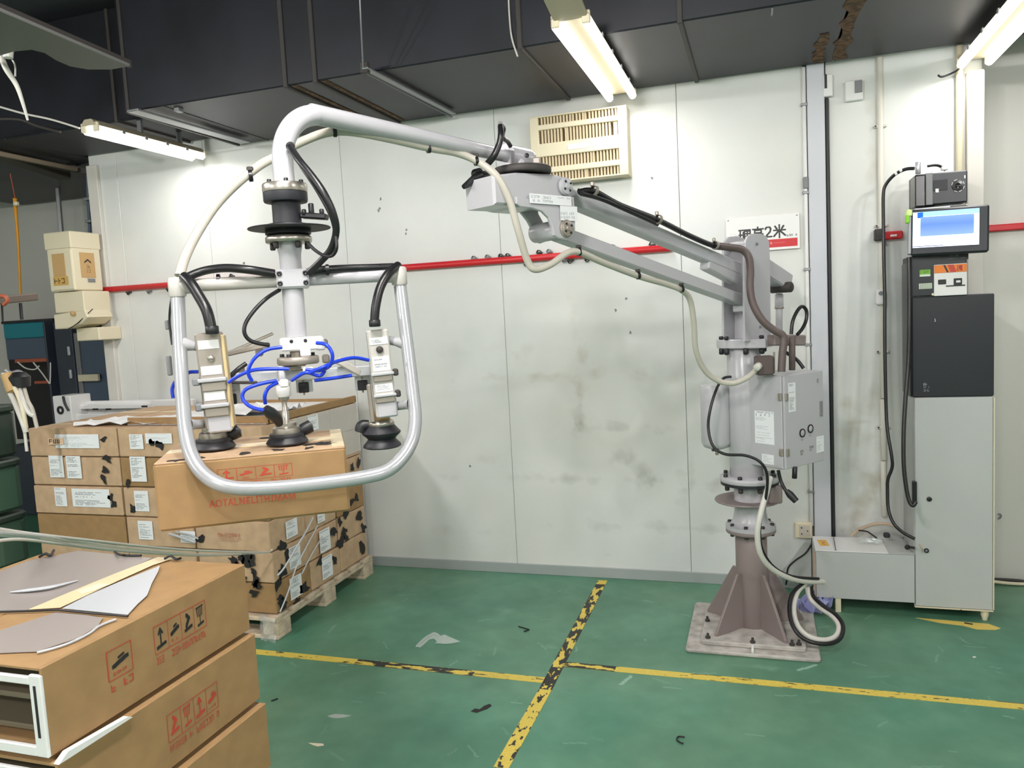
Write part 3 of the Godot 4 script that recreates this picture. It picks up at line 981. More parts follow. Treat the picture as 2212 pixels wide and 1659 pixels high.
func build_pallet_stack() -> void:
	var p := thing("pallet", "pale wooden pallet under the film-wrapped carton stack by the wall", "pallet", V(-3.17, 0, 0.67))
	for k in 7:
		var z := 0.21 + k * 0.155
		span(p, "deck_board", V(-3.97, 0.1, z - 0.058), V(-2.385, 0.122, z + 0.058), M.wood, 0.003)
	for x in [-3.9, -3.17, -2.43]:
		for z in [0.215, 0.67, 1.125]:
			span(p, "block", V(x - 0.045, 0.022, z - 0.06), V(x + 0.045, 0.082, z + 0.06), M.wood, 0.004)
		span(p, "stringer", V(x - 0.045, 0.082, 0.155), V(x + 0.045, 0.1, 1.185), M.wood, 0.003)
	for z in [0.215, 0.67, 1.125]:
		span(p, "bottom_board", V(-3.97, 0.0, z - 0.06), V(-2.385, 0.022, z + 0.06), M.wood, 0.003)
	var lay := ["bottom", "second", "third", "fourth", "fifth", "top"]
	var cols := [[-3.94, -3.315, 0.84, 1.17, "wall-corner end of its front row"], [-3.308, -2.865, 0.84, 1.17, "middle of its front row"], [-2.858, -2.4, 0.84, 1.17, "outer corner facing the arm"],
		[-2.99, -2.402, 0.515, 0.832, "middle of the arm side"], [-2.99, -2.4, 0.185, 0.507, "wall end of the arm side"],
		[-3.62, -3.0, 0.185, 0.83, "rear middle"], [-3.94, -3.63, 0.185, 0.83, "rear corner by the bench"]]
	rng.seed = 21
	var h := 0.163
	var made := []
	for l in 6:
		for q in cols.size():
			if q > 4 and l < 5:
				continue
			var c: Array = cols[q]
			var jx := rng.randf_range(-0.004, 0.004)
			var jz := rng.randf_range(-0.004, 0.002)
			var ctr := V((c[0] + c[1]) * 0.5 + jx, 0.124 + h * (l + 0.5), (c[2] + c[3]) * 0.5 + jz)
			var m: Material = M.kraft_pale if rng.randf() < 0.7 else M.kraft
			var o := carton("kraft carton, %s layer of the wrapped pallet stack, %s" % [lay[l], c[4]], ctr, V(c[1] - c[0] - 0.004, h - 0.003, c[3] - c[2] - 0.004), m, "cartons on the wrapped pallet")
			made.append([o, c, l])
	# paper labels, black tears and faint red print, each on the carton it sits on
	for d in [[V(-3.586,1.0285,1.17),0.3066,0.0772, 0], [V(-3.7293,1.0285,1.17),0.1098,0.0364, 9], [V(-3.7505,0.8862,1.17),0.1005,0.1232, 2], [V(-3.6265,0.8835,1.17),0.1020,0.1248, 2], [V(-3.7422,0.7142,1.17),0.0839,0.1058, 2], [V(-3.5282,0.7126,1.17),0.2637,0.1016, 2], [V(-3.1796,1.026,1.17),0.0891,0.0799, 2], [V(-3.185,0.8782,1.17),0.1018,0.1360, 2], [V(-3.1826,0.7041,1.17),0.0929,0.1118, 2], [V(-3.1753,0.5442,1.17),0.0962,0.1024, 2], [V(-2.9013,0.5178,1.17),0.0954,0.0628, 2], [V(-3.0317,1.0434,1.17),0.1713,0.0543, 0]]:
		sticker(made, d[0], d[1], d[2], d[3], false)
	for d in [[V(-2.4,0.5277,0.98),0.1032,0.0920, 2], [V(-2.4,0.3705,0.6696),0.1095,0.1273, 2], [V(-2.4,0.371,0.9712),0.1040,0.1166, 2], [V(-2.4,0.2096,0.9825),0.1080,0.1166, 2], [V(-2.4,0.2134,0.6667),0.1100,0.1250, 2], [V(-2.4,1.0514,0.6983),0.1020,0.0871, 2], [V(-2.4,0.5114,0.6917),0.0752,0.0594, 2]]:
		sticker(made, d[0], d[1], d[2], d[3], true)
	rng.seed = 5
	for d in [V(-2.4,0.3287,1.0932),V(-2.4,0.276,1.133),V(-2.4,0.2033,1.1225),V(-2.4,0.1575,1.1),V(-2.4,0.3988,1.0421),V(-2.4,0.4601,1.0794),V(-2.4,0.1714,0.9124),V(-2.4,0.1147,0.9202),V(-2.4,0.3859,0.5687),V(-2.4,0.31,0.5005),V(-2.4,0.3201,0.4396),V(-2.4,0.2237,0.5812),V(-2.4,0.4716,0.4235),V(-2.4,0.4003,0.264),V(-2.4,0.3153,0.2231),V(-2.4,0.5202,0.2759),V(-2.4,0.727,0.2229),V(-2.4,0.7149,0.3053),V(-2.4,0.5101,0.3515),V(-2.4,0.4261,0.4948),V(-2.4,0.367,0.4547),V(-2.4,0.2051,0.2509),V(-2.4,0.1264,0.9852),V(-2.4,0.2737,0.7346)]:
		mark(made, d, rng.randf_range(0.035, 0.075), true)
	for d in [V(-2.584,0.4188,1.17),V(-2.5524,0.3958,1.17),V(-2.6025,0.3761,1.17),V(-2.5149,0.405,1.17),V(-2.512,0.3489,1.17),V(-2.5055,0.3003,1.17),V(-2.5728,0.3038,1.17),V(-2.6315,0.2856,1.17),V(-2.4959,0.2837,1.17),V(-2.5176,0.2332,1.17),V(-2.5454,0.4378,1.17),V(-2.6281,0.4044,1.17),V(-3.4016,1.0361,1.17),V(-3.3891,0.9345,1.17),V(-3.4099,0.8705,1.17),V(-3.426,0.8191,1.17),V(-3.391,0.717,1.17),V(-3.3799,0.6787,1.17),V(-3.2678,0.7961,1.17),V(-3.0747,1.0236,1.17),V(-3.0309,1.0113,1.17),V(-3.241,0.6568,1.17),V(-2.8286,0.507,1.17)]:
		mark(made, d, rng.randf_range(0.028, 0.052), false)
	# faint red print on the corner cartons
	for d in [[V(-2.6373,0.5244,1.17),0.1574,0.0542, 71], [V(-2.6129,0.2149,1.17),0.0976,0.0450, 72]]:
		var o := owner_of(made, d[0], false)
		if o:
			rng.seed = d[3]
			var im := ink_only(160, 72)
			print_row(im, 6, 6, 148, 26, c8(196, 120, 92))
			print_row(im, 6, 40, 148, 10, c8(196, 130, 102))
			print_row(im, 6, 56, 120, 8, c8(196, 130, 102))
			put(o, "red_print", leaf(d[1], d[2]), ink_mat(im, 0.75), at(V(d[0].x, d[0].y, 1.1735)))
	# an open tray lid with a raised kraft rim on top of the stack
	var tray := thing("carton_tray", "white open tray with a raised kraft rim lying on top of the wrapped stack", "tray", V(-2.75, 1.105, 0.6))
	span(tray, "tray_sheet", V(-3.3, 1.104, 0.19), V(-2.41, 1.112, 1.1), M.white, 0.002)
	span(tray, "kraft_rim", V(-2.42, 1.104, 0.19), V(-2.402, 1.145, 1.1), M.kraft, 0.003)
	span(tray, "kraft_rim", V(-3.3, 1.104, 1.085), V(-2.402, 1.145, 1.1), M.kraft, 0.003)
	span(tray, "kraft_rim", V(-3.3, 1.104, 0.19), V(-2.402, 1.13, 0.2), M.kraft, 0.003)
	var sh := thing("crumpled_sheet", "crumpled white packing sheet on the stack behind the hose of the gripper", "packing sheet", V(-2.9, 1.115, 0.8))
	put(sh, "sheet", crumple(0.5, 0.4, 0.035, 77, 9), M.white, at(V(-2.75, 1.13, 0.75), 0.3))
	var s2 := thing("crumpled_sheet", "flat white packing sheet on the stack's front row beside the bench", "packing sheet", V(-3.4, 1.105, 1.0))
	put(s2, "sheet", crumple(0.7, 0.24, 0.02, 78, 9), M.white, at(V(-3.3, 1.112, 1.0), 0.05))
	# stretch film: a loose panel on the arm side, a drawn-out rope towards the other stack, slack strands
	var f := thing("stretch_film", "clear stretch film drawn from the wrapped stack over to the open-ended cartons", "stretch film", V(-2.4, 0.5, 1.2))
	span(f, "film_panel", V(-2.397, 0.8, 0.185), V(-2.396, 1.1, 0.9), M.film, 0.0)
	put(f, "film_rope", tube([V(-1.7211,1.1572,3.1503),V(-1.8103,1.0952,2.974),V(-1.9093,1.0064,2.7507),V(-2.0773,0.8501,2.345),V(-2.2082,0.6782,1.8761),V(-2.3493,0.4873,1.2751)], [0.018, 0.022, 0.02, 0.02, 0.018, 0.006], 10, true, 0.35), M.film)
	put(f, "film_edge", tube([V(-1.7207,1.1721,3.1487),V(-1.8102,1.1023,2.9733),V(-1.8994,0.9957,2.6957),V(-2.0746,0.8246,2.241),V(-2.2207,0.66,1.7763),V(-2.3492,0.4919,1.2746),V(-2.3411,0.4932,1.2402)], 0.0045, 8), M.hose_white)
	put(f, "film_edge", tube([V(-1.6737,1.1487,3.1885),V(-1.7415,1.1138,3.0555),V(-1.8612,1.0309,2.8383),V(-2.0198,0.892,2.4807),V(-2.2095,0.6909,1.9281),V(-2.3207,0.5539,1.5022)], 0.004, 8), M.hose_white)
	put(f, "film_strand", tube([V(-2.3423,0.5534,0.8548),V(-2.326,0.502,0.96),V(-2.3295,0.4509,1.0399),V(-2.3526,0.3679,1.1292),V(-2.3754,0.3337,1.161)], 0.005, 8), M.film_blue)
	put(f, "film_strand", tube([V(-2.3633,0.4888,0.7833),V(-2.3279,0.4165,0.9688),V(-2.3365,0.3431,1.0524),V(-2.3632,0.2235,1.1042),V(-2.3803,0.1401,1.1599)], 0.004, 8), M.film_blue)
	put(f, "film_strand", tube([V(-2.373,0.4073,0.7309),V(-2.3454,0.3546,0.8959),V(-2.3383,0.2895,1.0053)], 0.0035, 8), M.film_blue)
	put(f, "film_strand", tube([V(-2.9989,0.5379,1.1958),V(-2.9105,0.5203,1.2005),V(-2.8347,0.4981,1.1992)], 0.007, 8), M.film_blue)
	put(f, "film_strand", tube([V(-2.9661,0.5459,1.1844),V(-2.8755,0.5353,1.1877),V(-2.8204,0.5166,1.1928)], 0.004, 8), M.film_blue)
	put(f, "film_fold", crumple(0.11, 0.14, 0.02, 79, 6), M.film, Transform3D(Basis(V(1, 0, 0.2).normalized(), V(0, 0.2, 1).normalized(), V(0, 1, 0)), V(-2.43, 0.06, 1.2)))

func owner_of(made: Array, p: Vector3, side: bool) -> Node3D:
	for q in made:
		var c: Array = q[1]
		var lo: float = 0.124 + 0.163 * q[2]
		if p.y < lo or p.y > lo + 0.163:
			continue
		if side and p.z >= c[2] - 0.006 and p.z <= c[3] + 0.006 and c[1] > -2.41:
			return q[0]
		if not side and p.x >= c[0] - 0.006 and p.x <= c[1] + 0.006 and c[3] > 1.1:
			return q[0]
	return null

func sticker(made: Array, c: Vector3, w: float, h: float, style: int, side: bool) -> void:
	var o := owner_of(made, c, side)
	if o == null:
		return
	h = minf(h, 0.15)
	if style == 9:
		rng.seed = 66
		var im := canvas(96, 48, c8(224, 190, 160))
		print_row(im, 6, 8, 84, 30, c8(60, 40, 30))
		plate(o, "stamp", c + V(0, 0, 0.009), w, h, 0.002, picture(im))
		return
	var m := paper(int(absf(c.x * 913.0 + c.y * 377.0 + c.z * 71.0)) % 6, 96, 128, style)
	if side:
		put(o, "paper_label", bx(V(w, h, 0.002), 0.0), m, Transform3D(Basis(V(0, 0, -1), V(0, 1, 0), V(1, 0, 0)), V(-2.3955, c.y, c.z)), "white paper label")
	else:
		put(o, "paper_label", bx(V(w, h, 0.002), 0.0), m, at(V(c.x, c.y, 1.1735)), "white paper label")

func mark(made: Array, p: Vector3, r: float, side: bool) -> void:
	var o := owner_of(made, p, side)
	if o == null:
		return
	var pr := prism(blob(r, 0.7, 10), 0.002)
	if side:
		put(o, "black_tear", pr, M.ink_black, Transform3D(Basis(V(0, 0, -1), V(0, 1, 0), V(1, 0, 0)), V(-2.3955, p.y, p.z)), "torn black tape mark")
	else:
		put(o, "black_tear", pr, M.ink_black, at(V(p.x, p.y, 1.1735)), "torn black tape mark")

func crumple(w: float, d: float, amp: float, seed_: int, n: int) -> Mesh:
	var r := RandomNumberGenerator.new()
	r.seed = seed_
	var g := []
	for i in n + 1:
		var row := []
		for j in n + 1:
			row.append(V((float(i) / n - 0.5) * w + r.randf_range(-1, 1) * w * 0.3 / n, r.randf_range(-0.3, 1.0) * amp, (float(j) / n - 0.5) * d + r.randf_range(-1, 1) * d * 0.3 / n))
		g.append(row)
	var st := begin()
	for i in n:
		for j in n:
			for t in [[g[i][j], g[i + 1][j], g[i + 1][j + 1]], [g[i][j], g[i + 1][j + 1], g[i][j + 1]]]:
				var nn: Vector3 = (t[1] - t[0]).cross(t[2] - t[0]).normalized()
				if nn.y < 0.0:
					nn = -nn
				tri(st, t[0], t[1], t[2], nn, nn, nn)
	return st.commit()

func build_front_stack() -> void:
	var s := V(0.6, 0.155, 0.535)
	var tops := [1.058, 0.893, 0.727]
	var dx := [0.0, 0.012, 0.026]
	var labels := ["open-ended top carton under the gray film sheets, white frame round its dark end", "middle kraft carton of the stack topped with gray film, red handling print on its side", "lowest kraft carton of the stack topped with gray film, its side unprinted"]
	var shade := [M.kraft, M.kraft, M.kraft]
	for k in 3:
		var x1: float = -1.145 + dx[k]
		var y1: float = tops[k]
		var c := V(x1 - s.x * 0.5, y1 - s.y * 0.5, 2.985 + s.z * 0.5)
		var o := thing("carton", labels[k], "carton", V(c.x, y1 - s.y, c.z), "cartons topped with gray film")
		var lo := c - s * 0.5
		var hi := c + s * 0.5
		var t := 0.006
		span(o, "side_wall", V(hi.x - t, lo.y, lo.z), hi, shade[k], 0.002)
		span(o, "side_wall", lo, V(lo.x + t, hi.y, hi.z), shade[k], 0.002)
		span(o, "rear_wall", V(lo.x + t, lo.y, lo.z), V(hi.x - t, hi.y, lo.z + t), shade[k], 0.002)
		span(o, "floor_sheet", V(lo.x + t, lo.y, lo.z + t), V(hi.x - t, lo.y + t, hi.z), shade[k], 0.001)
		span(o, "lid_flap", V(lo.x + t, hi.y - t, lo.z + t), V(c.x - 0.002, hi.y, hi.z), shade[k], 0.002)
		span(o, "lid_flap", V(c.x + 0.002, hi.y - t, lo.z + t), V(hi.x - t, hi.y, hi.z), shade[k], 0.002)
		if k < 2:
			# white edged frame around the open end, dark trays inside
			span(o, "white_edge", V(hi.x - 0.026, lo.y, hi.z - 0.004), V(hi.x, hi.y - 0.012, hi.z + 0.004), M.white, 0.002)
			span(o, "white_edge", V(lo.x, hi.y - 0.03, hi.z - 0.004), V(hi.x - 0.026, hi.y - 0.016, hi.z + 0.004), M.white, 0.002)
			span(o, "white_edge", V(lo.x, lo.y, hi.z - 0.004), V(hi.x - 0.026, lo.y + 0.018, hi.z + 0.004), M.white, 0.002)
			span(o, "slit", V(hi.x - 0.016, lo.y + 0.035, hi.z + 0.003), V(hi.x - 0.011, hi.y - 0.03, hi.z + 0.005), M.ink_black, 0.0)
			for q in 4:
				span(o, "inner_tray", V(lo.x + 0.01, lo.y + 0.022 + q * 0.028, lo.z + 0.02), V(hi.x - 0.03, lo.y + 0.032 + q * 0.028, hi.z - 0.03 - 0.07 * (q % 2)), mat("tray_olive", c8(112, 104, 84), 0.7), 0.002)
		else:
			span(o, "end_wall", V(lo.x + t, lo.y + t, hi.z - t), V(hi.x - t, hi.y - t, hi.z), shade[k], 0.002)
		# side print
		var face_xf := func(z: float, y: float) -> Transform3D: return Transform3D(Basis(V(0, 0, -1), V(0, 1, 0), V(1, 0, 0)), V(hi.x + 0.0006, y, z))
		if k == 0:
			put(o, "handling_print", leaf(0.15, 0.085), handling_print(4, 8, true), face_xf.call(3.2, 0.985), "red boxes with bold black pictograms and letters")
			put(o, "handling_print", leaf(0.06, 0.085), handling_print(1, 13, true), face_xf.call(3.36, 0.985), "red box with a black truck-like pictogram")
		if k == 1:
			put(o, "handling_print", leaf(0.15, 0.085), handling_print(4, 10, false), face_xf.call(3.2, 0.805), "red handling symbols in four boxes")
	# dressing of the top lid: film sheets, tape and torn kraft, all lying on the top carton
	var y := 1.0592
	var up := func(pts: Array) -> Array:
		var o2 := []
		for p in pts:
			o2.append(Vector2(p.x, p.z))
		return o2
	var flat := func(h: float) -> Transform3D: return Transform3D(Basis(Vector3.RIGHT, V(0, 0, 1), V(0, -1, 0)), V(0, h, 0))
	var fs := thing("film_sheet", "large gray glossy film sheet on the open-ended top carton", "film sheet", V(-1.6, y, 3.1))
	put(fs, "sheet", prism(up.call([V(-1.7118,1.06,3.1804),V(-1.7199,1.06,3.0551),V(-1.6567,1.06,2.9646),V(-1.4045,1.06,2.9869),V(-1.4044,1.06,3.1002),V(-1.4055,1.06,3.2235),V(-1.4107,1.06,3.3177),V(-1.5023,1.06,3.3438)]), 0.001), M.film_gray, flat.call(y + 0.001))
	put(fs, "rolled_fold", tube([V(-1.5435,1.063,3.2466),V(-1.5047,1.066,3.2372),V(-1.4664,1.067,3.2138),V(-1.4512,1.063,3.1592)], [0.002, 0.007, 0.007, 0.002], 8, true, 0.5), M.film_blue, Transform3D())
	var f2 := thing("film_sheet", "torn blue-gray film sheet on the top carton beside the parcel tape", "film sheet", V(-1.3, y, 3.15))
	put(f2, "sheet", prism(up.call([V(-1.34,1.06,3.3003),V(-1.3486,1.06,3.2301),V(-1.3476,1.06,3.1575),V(-1.3403,1.06,3.0712),V(-1.3375,1.06,3.0383),V(-1.3103,1.06,3.0728),V(-1.2633,1.06,3.1437),V(-1.2164,1.06,3.2076),V(-1.1992,1.06,3.2508),V(-1.1734,1.06,3.3039)]), 0.001), M.film_blue, flat.call(y + 0.0025))
	var f3 := thing("film_sheet", "pale film flap over the open end of the top carton", "film sheet", V(-1.25, y, 3.4))
	put(f3, "sheet", prism(up.call([V(-1.3369,1.06,3.3191),V(-1.2557,1.06,3.3187),V(-1.2131,1.06,3.3249),V(-1.1917,1.06,3.3567),V(-1.182,1.06,3.4094),V(-1.2072,1.06,3.4726),V(-1.2861,1.06,3.4955),V(-1.3756,1.06,3.4336)]), 0.001), M.film_gray, flat.call(y + 0.0012))
	put(f3, "torn_rim", tube([V(-1.1992,1.062,3.4793),V(-1.1774,1.062,3.4428),V(-1.1742,1.062,3.3963),V(-1.1845,1.062,3.3602),V(-1.1784,1.062,3.3281)], 0.0025, 6), M.film_blue)
	var tp := thing("parcel_tape", "yellowed parcel tape strip along the lid seam of the top carton", "tape", V(-1.38, y, 3.1))
	put(tp, "strip", prism(up.call([V(-1.4087,1.06,3.3173),V(-1.408,1.06,3.2212),V(-1.4044,1.06,3.1002),V(-1.3952,1.06,2.982),V(-1.3467,1.06,2.9784),V(-1.3603,1.06,3.0352),V(-1.3576,1.06,3.1474),V(-1.3534,1.06,3.2255),V(-1.3495,1.06,3.297)]), 0.001), M.tape_tan, flat.call(y + 0.0022))
	put(tp, "torn_patch", prism(up.call([V(-1.3945,1.06,3.2162),V(-1.3859,1.06,3.1638),V(-1.354,1.06,3.1701),V(-1.3568,1.06,3.2043),V(-1.366,1.06,3.2277)]), 0.001), M.cream, flat.call(y + 0.0036))
	var sp := thing("strap", "thin black strap across the lid of the top carton", "strap", V(-1.35, y, 3.25))
	put(sp, "strap_run", tube([V(-1.4839,1.063,3.3481),V(-1.3981,1.063,3.328),V(-1.338,1.063,3.3125),V(-1.2494,1.063,3.3134),V(-1.165,1.063,3.3122)], 0.0022, 6), M.black)
	put(sp, "strap_knot", tube([V(-1.3614,1.064,2.9964),V(-1.3471,1.07,2.9919),V(-1.324,1.066,3.0005),V(-1.3224,1.064,2.9872)], 0.003, 6), M.black)
	put(sp, "strap_knot", tube([V(-1.7075,1.064,3.0332),V(-1.6905,1.072,3.0301),V(-1.6825,1.066,3.0248),V(-1.7057,1.068,2.9933)], 0.0035, 6), M.black)
	put(sp, "strap_knot", tube([V(-1.5378,1.064,2.968),V(-1.4892,1.07,3.0019),V(-1.4788,1.064,2.9888),V(-1.4419,1.064,2.9835)], 0.003, 6), M.black)
	var wp := thing("paper_strip", "white paper strip sticking out between the two upper cartons of the open-ended stack", "paper strip", V(-1.14, 0.893, 3.4))
	put(wp, "strip", prism([Vector2(0.0, 0.0), Vector2(0.16, -0.002), Vector2(0.15, 0.004), Vector2(0.02, 0.012)], 0.012), M.white, Transform3D(Basis(V(0, 0, -1), V(0, 1, 0), V(1, 0, 0)), V(-1.132, 0.894, 3.522)))
	var bl := thing("blue_wedge", "small blue plastic piece on the floor behind the open-ended carton stack", "plastic piece", V(-2.0361,0,1.9661))
	put(bl, "wedge", prism([Vector2(-0.05, 0), Vector2(0.018, 0), Vector2(0.012, 0.03), Vector2(-0.01, 0.06), Vector2(-0.05, 0.06)], 0.05, 0.006), M.blue_tape, at(V(-2.0306,0,1.9792)))

func build_held_carton() -> void:
	var g := V(0.849,0,-0.5285)
	var c := V(-1.1515, 1.3, 2.9176) - V(0.5285,0,0.849) * 0.165 - V(0, 0.0815, 0)
	var yaw := atan2(-g.z, g.x)
	var o := thing("carton", "kraft carton held up by the suction cups, red print on its long side", "carton", c - V(0, 0.08, 0))
	var s := V(0.436, 0.163, 0.33)
	var xf := at(c, yaw)
	put(o, "body", bx(s - V(0, 0.004, 0), 0.006), M.kraft, xf)
	for k in [-1.0, 1.0]:
		put(o, "lid_flap", bx(V(s.x - 0.006, 0.004, s.z * 0.5 - 0.004), 0.0015), M.kraft_pale, xf * Transform3D(Basis(), V(0, s.y * 0.5 - 0.002, k * s.z * 0.25)))
	put(o, "parcel_tape", bx(V(s.x - 0.01, 0.001, 0.05), 0.0), M.tape_tan, xf * Transform3D(Basis(), V(0, s.y * 0.5 + 0.0006, 0)))
	put(o, "end_tape", bx(V(0.03, 0.0012, s.z - 0.02), 0.0), M.tape_tan, xf * Transform3D(Basis(), V(0.2, s.y * 0.5 + 0.0008, 0)))
	put(o, "handling_print", leaf(0.17, 0.045), handling_print(4, 20, false), xf * Transform3D(Basis(), V(0.005, 0.032, s.z * 0.5 + 0.0006)), "red handling symbols in four boxes")
	lettering(o, "AOTALNELITHIMAM", 0.0165, M.ink_red, xf * Transform3D(Basis(), V(-0.005, -0.026, s.z * 0.5 + 0.0004)))
	rng.seed = 9
	for q in [[0.15, 0.08, 0.05], [0.1, -0.03, 0.03], [0.17, 0.1, 0.035], [-0.02, 0.13, 0.04], [0.06, 0.13, 0.025], [-0.13, 0.14, 0.035], [-0.17, 0.15, 0.025], [0.13, 0.14, 0.02], [0.02, -0.1, 0.03]]:
		put(o, "black_tear", prism(blob(q[2], 0.6, 10), 0.001), M.ink_black, xf * Transform3D(Basis(Vector3.RIGHT, V(0, 0, 1), V(0, -1, 0)), V(q[0], s.y * 0.5 + 0.0012, q[1])), "torn black tape mark")

# ------------------------------------------------------------------ the lifting arm
func build_arm() -> void:
	var b := V(-0.07, 0, 0.645)
	var o := thing("lifting_arm", "tall white balanced lifting arm on a mauve pedestal bolted to the green floor", "lifting arm", b)
	# foot
	var st_o := []
	for p in rounded(0.585, 0.59, 0.02, 3):
		st_o.append(p)
	put(o, "floor_plate", prism(st_o, 0.02, 0.006), M.mauve_dust, Transform3D(Basis(Vector3.RIGHT, V(0, 0, 1), V(0, -1, 0)), b + V(-0.005, 0.01, 0.0)))
	put(o, "base_plate", prism(rounded(0.46, 0.46, 0.015, 3), 0.022, 0.004), M.mauve_dust, Transform3D(Basis(Vector3.RIGHT, V(0, 0, 1), V(0, -1, 0)), b + V(0, 0.031, 0.01)))
	for q in [[-0.2, 0.2], [0.2, 0.2], [-0.2, -0.19], [0.2, -0.19], [0.0, 0.215], [-0.215, 0.0], [0.17, 0.21], [-0.19, -0.15]]:
		put(o, "anchor_bolt", lathe([[0.0, 0.0], [0.012, 0.0], [0.012, 0.009], [0.006, 0.012], [0.006, 0.024], [0.0, 0.024]], 6), M.flange, at(b + V(q[0], 0.042, q[1] + 0.01)))
	put(o, "weld_spike", bx(V(0.012, 0.02, 0.05), 0.004), M.white, at(b + V(0.0, 0.028, 0.26)))
	put(o, "pedestal", cyl(0.0735, 0.47, 0.002, 32), M.mauve, at(b + V(0, 0.04, 0)))
	for a in [-42.0, 36.0, -118.0, 112.0]:
		var d := V(sin(deg_to_rad(a)), 0, cos(deg_to_rad(a)))
		put(o, "gusset", prism([Vector2(0.06, 0.0), Vector2(0.25, 0.0), Vector2(0.25, 0.012), Vector2(0.1, 0.27), Vector2(0.06, 0.27)], 0.014, 0.003), M.mauve, fr(b + V(0, 0.041, 0), d))
	put(o, "flange", cyl(0.116, 0.018, 0.003, 36), M.mauve, at(b + V(0, 0.5, 0)), "mauve lower pedestal flange")
	put(o, "neck", lathe([[0.0, 0.518], [0.116, 0.518], [0.116, 0.536], [0.095, 0.54], [0.08, 0.56], [0.073, 0.6], [0.073, 0.74], [0.0, 0.74]], 36), M.arm, at(b))
	bolt_ring(o, b, 0.1, 0.536, 8, 0.0095, M.black, 0.2)
	for k in 8:
		put(o, "nut", cyl(0.0095, 0.014, 0.002, 6), M.flange, at(b + V(cos(TAU * k / 8 + 0.2) * 0.1, 0.487, sin(TAU * k / 8 + 0.2) * 0.1)))
	put(o, "stop_disc", lathe([[0.0, 0.0], [0.15, 0.004], [0.152, 0.008], [0.15, 0.012], [0.12, 0.008], [0.0, 0.008]], 40), M.mauve, at(b + V(-0.012, 0.648, 0.0)), "thin mauve dished disc")
	box_at(o, "stop_block", b + V(0.105, 0.695, 0.03), V(0.06, 0.085, 0.08), M.mauve, 0.006, 0.4)
	put(o, "flange", lathe([[0.0, 0.735], [0.134, 0.735], [0.134, 0.747], [0.128, 0.748], [0.0, 0.748]], 40), M.rubber, at(b), "dark rubber flange ring")
	put(o, "flange", cyl(0.136, 0.026, 0.003, 40), M.arm, at(b + V(0, 0.748, 0)), "white column flange")
	bolt_ring(o, b, 0.118, 0.774, 8, 0.0105, M.black, 0.35)
	for k in 8:
		put(o, "nut", cyl(0.011, 0.028, 0.003, 6), M.flange, at(b + V(cos(TAU * k / 8 + 0.35) * 0.112, 0.708, sin(TAU * k / 8 + 0.35) * 0.112)))
	put(o, "column", cyl(0.077, 0.64, 0.002, 36), M.arm, at(b + V(-0.012, 0.77, 0)))
	# head flange, squared off on one side
	var hf := []
	for k in 13:
		var a := PI * 0.5 + PI * k / 12.0
		hf.append(Vector2(-0.03 + cos(a) * 0.105, sin(a) * 0.105))
	hf.append(Vector2(0.115, -0.105))
	hf.append(Vector2(0.115, 0.105))
	put(o, "head_flange", prism(hf, 0.042, 0.004), M.arm, Transform3D(Basis(V(0.97, 0, 0.24), V(-0.24, 0, 0.97), V(0, -1, 0)), b + V(0.0, 1.405, 0.0)))
	for q in [[-0.11, 0.04], [-0.085, 0.085], [0.0, 0.1], [0.07, 0.09], [-0.1, -0.05], [0.08, -0.07]]:
		put(o, "bolt", cyl(0.011, 0.016, 0.003, 6), M.black, at(b + V(q[0], 1.426, q[1])))
		put(o, "bolt", cyl(0.012, 0.03, 0.004, 8), M.rubber, at(b + V(q[0], 1.356, q[1])))
	# fork head with two upright cheeks
	var ex := Transform3D(Basis(-V(-0.5051,0,0.8631), Vector3.UP, V(0.8631,0,0.5051)), V(-0.6392,2.0294,1.7663))
	var cheek := [Vector2(1.1203,-0.6108),Vector2(1.1377,-0.2423),Vector2(1.1489,-0.1682),Vector2(1.1693,-0.1409),Vector2(1.2125,-0.1274),Vector2(1.2838,-0.1254),Vector2(1.3278,-0.1347),Vector2(1.3513,-0.1596),Vector2(1.3560,-0.2408),Vector2(1.3476,-0.6252)]
	put(o, "fork_cheek", prism(cheek, 0.012, 0.002), M.arm, ex * at(V(0, 0, -0.005)), "front cheek plate with a rounded top")
	var back := [Vector2(1.1696,-0.6128),Vector2(1.1909,-0.1871),Vector2(1.2044,-0.1484),Vector2(1.2364,-0.1263),Vector2(1.3076,-0.1201),Vector2(1.3716,-0.1316),Vector2(1.3937,-0.1841),Vector2(1.3730,-0.6257)]
	put(o, "fork_cheek", prism(back, 0.012, 0.002), M.arm, ex * at(V(0, 0, -0.145)))
	bar(o, "fork_web", V(-0.0562,1.4155,0.6214), V(-0.0514,1.6217,0.6131), 0.128, 0.05, M.arm, 0.003)
	rod(o, "fork_pin", V(-0.0123,1.8564,0.6949) - V(0.8631,0,0.5051) * 0.15, V(-0.0123,1.8564,0.6949) - V(0.8631,0,0.5051) * 0.005, 0.022, M.arm, 24)
	for q in [V(-0.0123,1.8563,0.6969),V(-0.0068,1.4786,0.6875)]:
		put(o, "screw", cyl(0.007, 0.006, 0.001, 10), M.gray_mid, up_along(q, V(0.8631,0,0.5051)))
	# two parallel beams
	var ua := V(-0.6392,2.0294,1.7663) - V(0.8631,0,0.5051) * 0.075
	var ub := V(-0.1327,1.7618,0.7522)
	var ud := (ub - ua).normalized()
	bar(o, "upper_beam", ua + ud * 0.03, ub + ud * 0.06, 0.056, 0.056, M.arm, 0.005)
	bar(o, "beam_web", ub - ud * 0.2 - V(0, 0.035, 0), ub + ud * 0.04 - V(0, 0.05, 0), 0.05, 0.05, M.arm, 0.006)
	bar(o, "rear_lever", V(-0.0027,1.7621,0.5299), V(0.1205,1.6777,0.3195), 0.075, 0.085, M.arm, 0.008)
